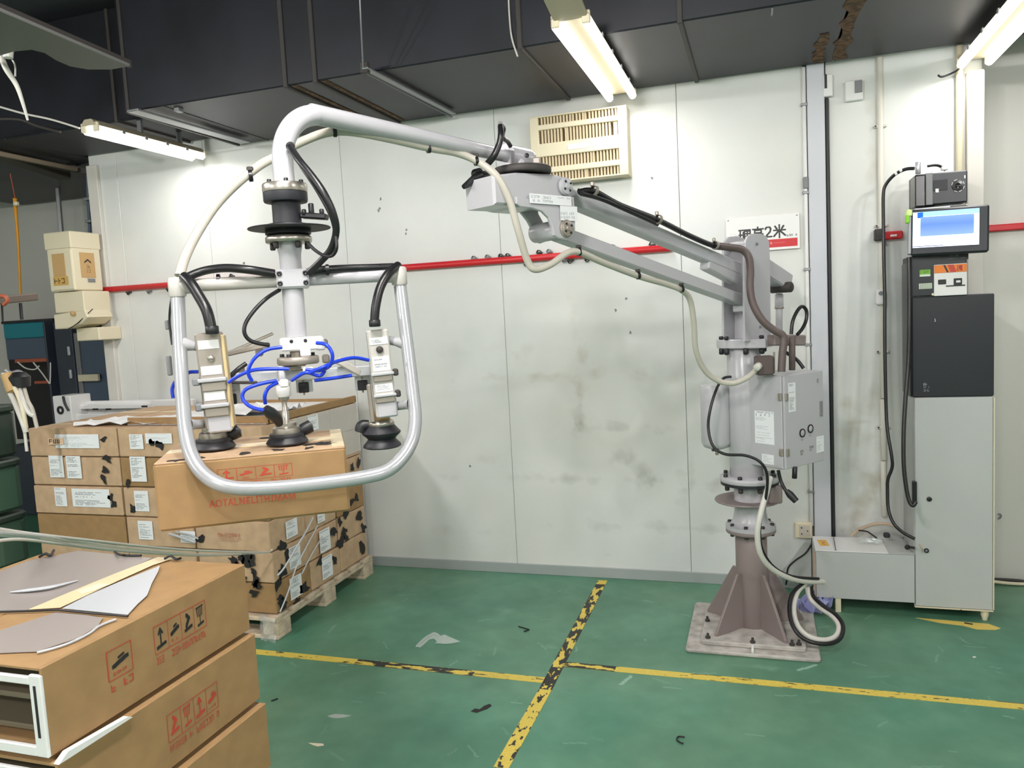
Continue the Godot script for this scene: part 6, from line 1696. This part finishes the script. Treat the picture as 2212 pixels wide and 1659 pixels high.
# ------------------------------------------------------------------ the far corner
func build_corner() -> void:
	# beige corner box
	var a := V(-4.32, 0, 0.3)
	var o := thing("dispenser_box", "beige wall box with two kraft-filled windows in the far corner", "wall box", V(-4.4, 1.75, 0.15))
	var t := V(-4.4158,2.3058,0.3)
	var bt := V(-4.4606,1.9118,0.3)
	var x1 := t.x
	var x0 := x1 - 0.22
	var y1 := t.y
	var y0 := bt.y
	span(o, "body", V(x0, y0, 0.06), V(x1, y1, 0.3), M.cream, 0.008)
	span(o, "lid", V(x0 - 0.008, y1 - 0.11, 0.055), V(x1 + 0.005, y1 + 0.005, 0.306), M.cream, 0.006)
	span(o, "face_panel", V(x0 + 0.03, y0 + 0.01, 0.298), V(x1 - 0.006, y1 - 0.12, 0.306), M.cream, 0.003)
	span(o, "window", V(x0 + 0.05, y1 - 0.3, 0.304), V(x1 - 0.06, y1 - 0.14, 0.308), M.beige_bin, 0.001, "kraft-filled window")
	rng.seed = 64
	var lm := canvas(72, 36, c8(206, 166, 92))
	print_row(lm, 5, 8, 62, 20, c8(60, 44, 24))
	plate(o, "printed_label", V((x0 + x1) * 0.5, y0 + 0.07, 0.308), 0.13, 0.06, 0.002, picture(lm, 0.6))
	var side := Basis(V(0, 0, -1), V(0, 1, 0), V(1, 0, 0))
	rng.seed = 65
	var wm := canvas(72, 112, c8(196, 160, 108))
	stroke(wm, 22, 44, 38, 32, 5, c8(50, 40, 34))
	stroke(wm, 38, 32, 52, 44, 5, c8(50, 40, 34))
	print_row(wm, 28, 56, 26, 14, c8(110, 84, 56))
	print_row(wm, 28, 76, 26, 14, c8(110, 84, 56))
	put(o, "window", bx(V(0.12, 0.17, 0.003), 0.0), picture(wm, 0.6), Transform3D(side, V(x1 + 0.002, y1 - 0.22, 0.18)), "kraft-filled window with a dark print")
	put(o, "latch", bx(V(0.06, 0.025, 0.006), 0.002), M.gray_mid, Transform3D(side, V(x1 + 0.003, y0 + 0.07, 0.16)))
	rod(o, "side_rail", V(x0 - 0.02, y0 - 0.02, 0.2), V(x0 - 0.02, y1 - 0.12, 0.2), 0.014, M.black, 10, "black rail at the side of the box")
	box_at(o, "rail_cap", V(x0 - 0.015, y1 - 0.12, 0.21), V(0.025, 0.04, 0.03), M.white, 0.004)
	var sh := thing("chute_box", "cream stepped chute hanging under the beige corner box", "chute", V(-4.4, 1.5, 0.15))
	span(sh, "upper_step", V(x0 + 0.0, y0 - 0.145, 0.05), V(x1 + 0.04, y0 - 0.005, 0.28), M.cream, 0.006)
	put(sh, "scoop", prism([Vector2(-0.13, 0.0), Vector2(0.15, 0.02), Vector2(0.17, -0.03), Vector2(0.1, -0.075), Vector2(-0.02, -0.1), Vector2(-0.13, -0.1)], 0.22, 0.006), M.cream, at(V((x0 + x1) * 0.5, y0 - 0.155, 0.17)))
	put(sh, "knob", lathe([[0.0, 0.0], [0.014, 0.0], [0.018, 0.01], [0.0, 0.02]], 12), M.beige_bin, up_along(V(x1 - 0.05, y0 - 0.155, 0.29), V(0, 0, 1)))
	span(sh, "lower_step", V(x1 - 0.14, y0 - 0.345, 0.0), V(x1 + 0.06, y0 - 0.255, 0.2), M.cream, 0.006)
	put(sh, "thin_wire", tube([V(x0 + 0.1, y0 - 0.26, 0.285), V(x1 - 0.02, y0 - 0.22, 0.29), V(x1 + 0.08, y0 - 0.13, 0.25)], 0.003, 6), M.hose_black)
	var bt2 := thing("blue_tape_wrap", "blue tape wrapped round the end of the red pipe at the beige box", "tape wrap", V(-4.35, 1.92, 0.05))
	put(bt2, "wrap", tube([V(-4.6689,1.9432,0.0727),V(-4.6476,1.9328,0.014),V(-4.6497,1.9376,-0.0914)], [0.05, 0.046, 0.04], 12, true, 0.75), M.blue_tape)
	# yellow cord
	var oc := thing("hanging_cord", "orange hanging cord with a small white clip in the recess", "cord", V(-5.2712,2.4041,-0.0399))
	put(oc, "cord_run", tube([V(-5.1309,2.7944,0.0885),V(-5.1597,2.7034,0.0537),V(-5.1911,2.6278,0.0183)], 0.004, 8), M.brick_red)
	put(oc, "cord_run", tube([V(-5.1942,2.6347,0.0187),V(-5.2332,2.5,-0.0086),V(-5.2677,2.2661,-0.0279),V(-5.3074,1.9379,-0.0365)], [0.014, 0.011, 0.009, 0.008], 10), M.orange)
	box_at(oc, "clip", V(-5.1399,2.5849,0.0586), V(0.035, 0.03, 0.03), M.cream, 0.006)
	var gb := thing("guide_arm", "dusty brown bracket arm with a red tie jutting from the frame edge", "bracket arm", V(-3.8324,1.8189,1.2383))
	bar(gb, "arm_bar", V(-3.8661,1.799,1.4622), V(-3.9123,1.8367,1.0514), 0.05, 0.042, mat("arm_brown", c8(110, 96, 86), 0.6), 0.006)
	put(gb, "tie", tube([V(-3.7591,1.8289,1.4036),V(-3.7064,1.8258,1.4079),V(-3.6933,1.8014,1.406),V(-3.7304,1.7843,1.3986)], 0.01, 8), M.brick_red)
	put(gb, "thin_wire", tube([V(-3.9022,1.7999,1.1572),V(-3.8969,1.7102,1.1641)], 0.009, 6), M.black)
	bar(gb, "drop_rod", V(-3.9068,1.8006,1.2642), V(-3.9043,1.7031,1.2727), 0.008, 0.008, M.black, 0.001)
	# dark machine in the recess
	var z := -0.9
	var m := thing("dark_machine", "dark blue-gray machine with a teal band and a lit open bay in the recess", "machine", V(-6.0675,1.3106,-0.9))
	var p0 := V(-6.5804,1.5797,-0.9)
	p0.y = V(-6.5554,1.7475,-0.9).y
	var p1 := V(-5.9968,1.433,-0.9)
	p1.y = V(-6.0874,0.8918,-0.9).y
	var p2 := V(-5.3954,1.646,-0.9)
	span(m, "body", V(p0.x, 0.0, -1.28), V(p2.x, p1.y - 0.25, z + 0.1), M.navy_dark, 0.01)
	span(m, "back_sheet", V(p0.x - 0.3, p1.y - 0.25, -1.28), V(p1.x + 0.3, p0.y, -1.16), mat("bay_dark", c8(34, 34, 36), 0.6), 0.004)
	span(m, "teal_band", V(p0.x, V(-6.2976,1.6105,-0.9).y, z - 0.05), V(p1.x, p0.y, z), M.teal, 0.006, "teal band")
	span(m, "hood", V(p0.x, V(-6.3251,1.4188,-0.9).y, z - 0.25), V(p1.x, V(-6.2976,1.6105,-0.9).y, z - 0.005), M.navy, 0.006)
	span(m, "top_frame", V(p0.x - 0.02, p0.y, z - 0.25), V(p1.x, p0.y + 0.025, z), M.black, 0.004)
	span(m, "shelf", V(p0.x + 0.1, V(-6.3293,1.3895,-0.9).y, z - 0.25), V(p1.x, V(-6.3245,1.423,-0.9).y, z + 0.005), M.brick_red, 0.003, "brick red shelf edge")
	span(m, "shelf", V(p0.x + 0.3, V(-6.1926,1.1924,-0.9).y, z - 0.2), V(p1.x - 0.03, V(-6.189,1.2175,-0.9).y, z), M.brick_red, 0.003)
	span(m, "bay_side", V(p1.x, 0.6, z - 0.3), V(p1.x + 0.02, p0.y, z + 0.1), M.navy_dark, 0.004)
	for q in [[V(-5.8407,1.4166,-0.3944),V(-5.78,1.3638,-0.409),V(-5.7077,1.3484,-0.431),V(-5.6707,1.3768,-0.4457)], [V(-5.7173,1.406,-0.4334),V(-5.6538,1.3188,-0.4457),V(-5.5941,1.2243,-0.456)], [V(-5.5829,1.3985,-0.4763),V(-5.5848,1.315,-0.4677),V(-5.5905,1.2241,-0.4572)]]:
		put(m, "thin_wire", tube(q, 0.006, 6), M.hose_white)
	var d0 := V(-5.9246,1.475,-0.85)
	d0.y = V(-5.9106,1.7314,-0.85).y
	var d1 := V(-5.726,1.468,-0.85)
	d1.y = V(-5.7852,1.1021,-0.85).y
	span(m, "panel_door", V(d0.x, d1.y - 0.3, z - 0.2), V(d1.x, d0.y, z + 0.06), M.navy_dark, 0.006)
	span(m, "panel_post", V(d1.x + 0.005, d1.y - 0.3, z - 0.2), V(d1.x + 0.055, d0.y - 0.1, z + 0.05), M.gray_mid, 0.006)
	span(m, "panel_door", V(d1.x + 0.06, d1.y - 0.3, z - 0.2), V(p2.x + 0.1, d0.y - 0.12, z + 0.04), M.navy, 0.006)
	for q in [V(-5.7602,1.4786,-0.83),V(-5.7666,1.2756,-0.83)]:
		box_at(m, "door_handle", q, V(0.025, 0.08, 0.02), M.alu, 0.004)
	box_at(m, "ledge_strip", V(-5.559,1.2387,-0.82), V(0.22, 0.06, 0.03), M.cream, 0.004)
	# white bench between machine and stack
	var wb := thing("conveyor_bench", "white sheet-metal conveyor bench behind the wrapped pallet stack", "bench", V(-4.0, 1.1, 0.3))
	var b0 := V(-4.6807,1.142,0.2)
	var b1 := V(-3.7104,1.1582,0.2)
	span(wb, "side_rail", V(b0.x, b0.y - 0.2, 0.06), V(b1.x, b0.y - 0.01, 0.1), M.white, 0.005)
	span(wb, "side_rail", V(b0.x, b0.y - 0.22, 0.18), V(b1.x - 0.1, b0.y - 0.09, 0.2), M.white, 0.005)
	span(wb, "bench_top", V(b0.x, b0.y - 0.22, 0.02), V(b1.x, b0.y - 0.2, 0.2), M.gray_mid, 0.003)
	span(wb, "ledge_rail", V(b0.x + 0.03, b0.y - 0.06, 0.1), V(b1.x - 0.35, b0.y - 0.03, 0.16), M.white, 0.004)
	var e0 := V(-4.7915,1.1884,0.24)
	var e1 := V(-4.6293,0.9819,0.24)
	span(wb, "end_plate", V(e0.x, e1.y, 0.06), V(e1.x, e0.y, 0.24), M.white, 0.006, "white end plate with a black ring")
	put(wb, "ring", lathe([[0.014, 0.0], [0.03, 0.0], [0.03, 0.006], [0.014, 0.006]], 24), M.black, up_along(V(-4.7234,1.0885,0.241), V(0, 0, 1)))
	put(wb, "thin_wire", tube([V(-4.6789,1.1876,0.25),V(-4.6692,1.135,0.25),V(-4.6423,1.0854,0.25)], 0.008, 8), M.black)
	for q in [V(-4.4509,1.0865,0.203),V(-4.3364,1.0851,0.203),V(-4.0227,1.1003,0.203)]:
		box_at(wb, "slot", q, V(0.05, 0.012, 0.004), M.ink_black, 0.001)
	span(wb, "leg", V(b0.x + 0.1, 0, 0.06), V(b0.x + 0.16, b0.y - 0.2, 0.12), M.gray_mid, 0.004)
	span(wb, "leg", V(b1.x - 0.16, 0, 0.06), V(b1.x - 0.1, b0.y - 0.2, 0.12), M.gray_mid, 0.004)
	span(wb, "gray_apron", V(b0.x, b0.y - 0.36, 0.1), V(b1.x, b0.y - 0.22, 0.14), mat("apron", c8(128, 122, 114), 0.6), 0.004)
	# green bins at the frame edge
	var tops := [0.31, 0.62, 0.93, 1.24]
	var words := ["bottom green plastic bin of the film-wrapped column beside the pallet stack", "second green plastic bin from the floor beside the pallet stack", "third green plastic bin from the floor beside the pallet stack", "topmost dark green plastic bin of the column beside the pallet stack"]
	for k in 4:
		var gbn := thing("plastic_bin", words[k], "bin", V(-4.36, tops[k] - 0.31, 1.22), "green bins beside the pallet stack")
		var sz := 0.27
		put(gbn, "tub", prism(rounded(0.56, 0.24, 0.06, 4), 0.26, 0.02), M.green_bin if k < 3 else M.green_dark, Transform3D(Basis(Vector3.RIGHT, V(0, 0, 1), V(0, -1, 0)), V(-4.36, tops[k] - 0.17, 1.22)))
		put(gbn, "rim", prism(rounded(0.58, 0.26, 0.065, 4), 0.04, 0.01), M.green_dark, Transform3D(Basis(Vector3.RIGHT, V(0, 0, 1), V(0, -1, 0)), V(-4.36, tops[k] - 0.025, 1.22)))
		box_at(gbn, "label_patch", V(-4.22 - 0.03 * k, tops[k] - 0.16, 1.342), V(0.14, 0.1, 0.004), M.green_film if k % 2 else M.gray_mid, 0.001)
	var gf := thing("wrap_film", "green-tinted wrap film hanging round the column of plastic bins", "wrap film", V(-4.2, 0.9, 1.25))
	put(gf, "film_sheet", prism([Vector2(-4.5, 0.5), Vector2(-4.12, 0.48), Vector2(-4.08, 0.6), Vector2(-4.07, 1.0), Vector2(-4.14, 1.25), Vector2(-4.5, 1.3)], 0.003), M.green_film, at(V(0, 0, 1.37)))
	var wr := thing("wire_bundle", "bundle of white and tan wires hanging over the topmost green bin", "wires", V(-3.8206,1.2844,1.2855))
	put(wr, "wire", tube([V(-3.9057,1.4263,1.2996),V(-3.8907,1.3506,1.3019),V(-3.8063,1.2652,1.3355),V(-3.7254,1.1699,1.3711),V(-3.7082,1.1105,1.3712)], 0.014, 8), M.hose_white)
	put(wr, "wire", tube([V(-3.8775,1.4073,1.2922),V(-3.7979,1.3264,1.3269),V(-3.7238,1.2429,1.3636),V(-3.7077,1.1324,1.3689)], 0.012, 8), M.cream)
	put(wr, "wire", tube([V(-3.8312,1.3473,1.2829),V(-3.741,1.2851,1.344),V(-3.6918,1.2168,1.3557),V(-3.6643,1.1958,1.3488)], 0.014, 8), M.hose_white)
	put(wr, "wire", tube([V(-3.8027,1.3383,1.2746),V(-3.7131,1.2762,1.3358),V(-3.6729,1.2279,1.3485),V(-3.6518,1.1293,1.3511)], 0.01, 8), M.hose_clear)
	put(wr, "wire", tube([V(-3.855,1.3487,1.2905),V(-3.7502,1.2905,1.3465),V(-3.715,1.218,1.3631),V(-3.7167,1.1451,1.3706),V(-3.7058,1.0105,1.3799)], 0.008, 8), M.hose_white)
	put(wr, "wire", tube([V(-3.8959,1.4382,1.2952),V(-3.8653,1.4216,1.2869),V(-3.8294,1.4271,1.2747),V(-3.8013,1.4031,1.2679),V(-3.7975,1.358,1.271)], 0.012, 8), M.galv)
	put(wr, "connector", lathe([[0.0, -0.04], [0.05, -0.035], [0.055, 0.02], [0.03, 0.045], [0.0, 0.05]], 14), M.black, at(V(-3.8257,1.3795,1.2781)))
	put(wr, "tan_tape", lathe([[0.0, -0.06], [0.03, -0.05], [0.035, 0.05], [0.0, 0.06]], 12), M.beige_bin, up_along(V(-3.8551,1.3732,1.3093), V(0.4, -1, 0)))

# ------------------------------------------------------------------ floor tape and litter
func tape_picture(w: int, from_: float, to: float, seed_: int, amount: float) -> StandardMaterial3D:
	# yellow tape whose hazard print is half worn to black between the two marks
	var h := 24
	var im := canvas(w, h, c8(222, 200, 88))
	var n := FastNoiseLite.new()
	n.seed = seed_
	n.frequency = 0.035
	n.fractal_octaves = 3
	for x in w:
		var f := float(x) / w
		var inside := f >= from_ and f <= to
		for y in h:
			var v := n.get_noise_2d(x * 0.8, y * 2.0)
			var edge := 0.18 if (y < 2 or y > h - 3) else 0.0
			if inside and v + edge > amount:
				im.set_pixel(x, y, c8(38, 38, 36))
			elif v + edge > 0.48:
				im.set_pixel(x, y, c8(70, 66, 50))
			else:
				var q := n.get_noise_2d(x * 4.0 + 500.0, y * 6.0) * 0.05
				im.set_pixel(x, y, Color(0.87 + q, 0.775 + q, 0.34 + q))
	return picture(im, 0.5)

func tape(label: String, a: Vector3, b: Vector3, w: float, m: Material) -> void:
	var o := thing("floor_tape", label, "floor tape", V((a.x + b.x) * 0.5, 0, (a.z + b.z) * 0.5))
	a.y = 0.0008
	b.y = 0.0008
	put(o, "strip", bx(V(a.distance_to(b), 0.0012, w), 0.0), m, fr((a + b) * 0.5, b - a))

func build_tape() -> void:
	tape("yellow floor tape from the open-ended carton stack to the tape crossing, mottled near its middle", V(-2.7863,0,1.3286), V(-0.9307,0,1.3307), 0.05, tape_picture(512, 0.5, 0.82, 3, 0.0))
	tape("yellow floor tape running past the arm's pedestal towards the terminal side", V(-0.8951,0,1.1645), V(1.1012,0,1.1699), 0.05, tape_picture(700, 0.0, 0.12, 4, 0.02))
	tape("black-mottled floor tape leading from the tape crossing up to the white wall", V(-0.9261,0,0.0547), V(-0.9119,0,1.2008), 0.056, tape_picture(400, 0.06, 1.0, 6, 0.0))
	tape("black worn floor tape piece joining the two halves of the tape crossing", V(-0.9119,0,1.2008), V(-0.9088,0,1.4111), 0.056, tape_picture(100, 0.0, 1.0, 8, -0.3))
	tape("yellow floor tape coming from the tape crossing to the lower edge of the view", V(-0.9088,0,1.4111), V(-0.9129,0,1.9952), 0.056, tape_picture(300, 0.0, 1.0, 9, 0.33))
	var o := thing("floor_tape", "curled yellow tape end under the front foot of the terminal cabinet", "floor tape", V(0.8534,0,0.3627))
	var pts := []
	for q in [V(0.6931,0,0.334),V(0.818,0,0.3405),V(0.9256,0,0.3495),V(1.0033,0,0.3522),V(1.0434,0,0.4001),V(1.015,0,0.4217),V(0.9362,0,0.4309),V(0.8858,0,0.3962),V(0.7901,0,0.38)]:
		pts.append(Vector2(q.x, q.z))
	put(o, "strip", prism(pts, 0.0012), mat("tape_yellow", c8(226, 200, 104), 0.5), Transform3D(Basis(Vector3.RIGHT, V(0, 0, 1), V(0, -1, 0)), V(0, 0.0009, 0)))
	box_at(o, "dark_patch", V(0.9157,0.002,0.3676), V(0.035, 0.001, 0.014), M.ink_black, 0.0, -0.3)

func flat_thing(called: String, label: String, cat: String, pts: Array, t: float, m: Material) -> void:
	var c := Vector3.ZERO
	for p in pts:
		c += p / pts.size()
	var o := thing(called, label, cat, c)
	var poly := []
	for p in pts:
		poly.append(Vector2(p.x, p.z))
	put(o, "flat_piece", prism(poly, t), m, Transform3D(Basis(Vector3.RIGHT, V(0, 0, 1), V(0, -1, 0)), V(0, t * 0.5 + 0.0004, 0)))

func build_litter() -> void:
	var s := thing("plastic_scrap", "folded clear plastic scrap on the floor between the pallet and the tape crossing", "plastic scrap", V(-1.5658,0,1.0392))
	put(s, "scrap_sheet", prism(vxz([V(-1.6491,0,1.1206),V(-1.6514,0,1.0721),V(-1.649,0,1.0045),V(-1.6299,0,0.9434),V(-1.6039,0,0.9501),V(-1.5738,0,0.979),V(-1.5617,0,0.9595),V(-1.5114,0,0.9898),V(-1.4511,0,1.0228),V(-1.4884,0,1.0464),V(-1.5185,0,1.063),V(-1.5592,0,1.0545),V(-1.5931,0,1.0165),V(-1.6141,0,1.0261),V(-1.617,0,1.0874),V(-1.6196,0,1.1256)]), 0.001), M.scrap, Transform3D(Basis(Vector3.RIGHT, V(0, 0, 1), V(0, -1, 0)), V(0, 0.001, 0)))
	put(s, "scrap_fold", tube([V(-1.6405,0.004,1.1226),V(-1.6335,0.006,1.027),V(-1.6167,0.006,0.9668),V(-1.5736,0.005,0.9907)], 0.002, 6), M.scrap)
	put(s, "scrap_fold", tube([V(-1.5668,0.004,1.0651),V(-1.5035,0.006,1.0685),V(-1.453,0.003,1.0301)], 0.002, 6), M.scrap)
	flat_thing("plastic_scrap", "small pale plastic wisp on the floor in front of the yellow tape", "plastic scrap", [V(-1.7244,0,1.8074),V(-1.7055,0,1.7884),V(-1.6691,0,1.7844),V(-1.631,0,1.7837),V(-1.6481,0,1.8022),V(-1.6728,0,1.8149),V(-1.7012,0,1.8173)], 0.001, M.scrap)
	flat_thing("paper_scrap", "cream paper scrap on the floor beside the open-ended carton stack", "paper scrap", [V(-1.6914,0,2.0036),V(-1.661,0,2.0001),V(-1.6307,0,1.9967),V(-1.6202,0,2.0074),V(-1.6415,0,2.0186),V(-1.6645,0,2.014)], 0.001, M.cream)
	flat_thing("tape_scrap", "black torn tape scrap lying on the rust stain of the floor", "tape scrap", [V(-1.158,0,1.6488),V(-1.1491,0,1.6242),V(-1.1278,0,1.6273),V(-1.1193,0,1.595),V(-1.1018,0,1.5758),V(-1.0892,0,1.5886),V(-1.0992,0,1.6174),V(-1.1165,0,1.6362),V(-1.13,0,1.654)], 0.0012, M.ink_black)
	var w := thing("wire_scrap", "bent black wire scrap on the floor between plastic scrap and striped tape", "wire scrap", V(-1.184,0,0.8134))
	put(w, "wire_piece", tube([V(-1.2177,0.004,0.7997),V(-1.1522,0.004,0.8288),V(-1.1711,0.004,0.8555)], 0.003, 6, false), M.hose_black)
	var w2 := thing("wire_scrap", "hook-shaped black wire scrap on the open floor before the pedestal", "wire scrap", V(-0.3185,0,1.6743))
	put(w2, "wire_piece", tube([V(-0.3043,0.004,1.6623),V(-0.3261,0.004,1.6638),V(-0.3308,0.004,1.6842),V(-0.3191,0.004,1.7006),V(-0.3052,0.004,1.7069)], 0.003, 6), M.hose_black)
	var w3 := thing("wire_scrap", "tiny dark wire scrap on the floor near the open-ended carton stack", "wire scrap", V(-2.0305,0,1.7358))
	put(w3, "wire_piece", tube([V(-2.0339,0.003,1.7506),V(-2.0178,0.003,1.7268)], 0.003, 6, false), M.hose_black)
	flat_thing("paint_chip", "white paint chip on the floor before the terminal cabinet", "paint chip", [V(0.8454,0,0.7451),V(0.8577,0,0.738),V(0.8611,0,0.7466),V(0.8476,0,0.7585)], 0.001, M.white)
	var bl := thing("plastic_bag", "crumpled blue plastic bag on the floor behind the pedestal plate", "plastic bag", V(0.1866,0,0.4847))
	put(bl, "bag_sheet", crumple(0.16, 0.12, 0.07, 93, 7), mat("bag_blue", c8(150, 152, 200), 0.35), at(V(0.2023,0,0.3183) + V(0.02, 0.03, 0.02), 0.4))
	var fc := thing("floor_cable", "bundle of pale cables along the foot of the alcove wall", "cables", V(1.3, 0.02, -0.25))
	for k in 3:
		put(fc, "cable_run", tube([V(1.08, 0.012 + 0.01 * k, -0.26 + 0.03 * k), V(1.25, 0.014 + 0.012 * (k % 2), -0.25 + 0.02 * k), V(1.5, 0.012, -0.23), V(2.1, 0.012, -0.24 + 0.02 * k)], 0.009, 8), [M.hose_white, M.flange, M.cream][k])

func vxz(pts: Array) -> Array:
	var o := []
	for p in pts:
		o.append(Vector2(p.x, p.z))
	return o
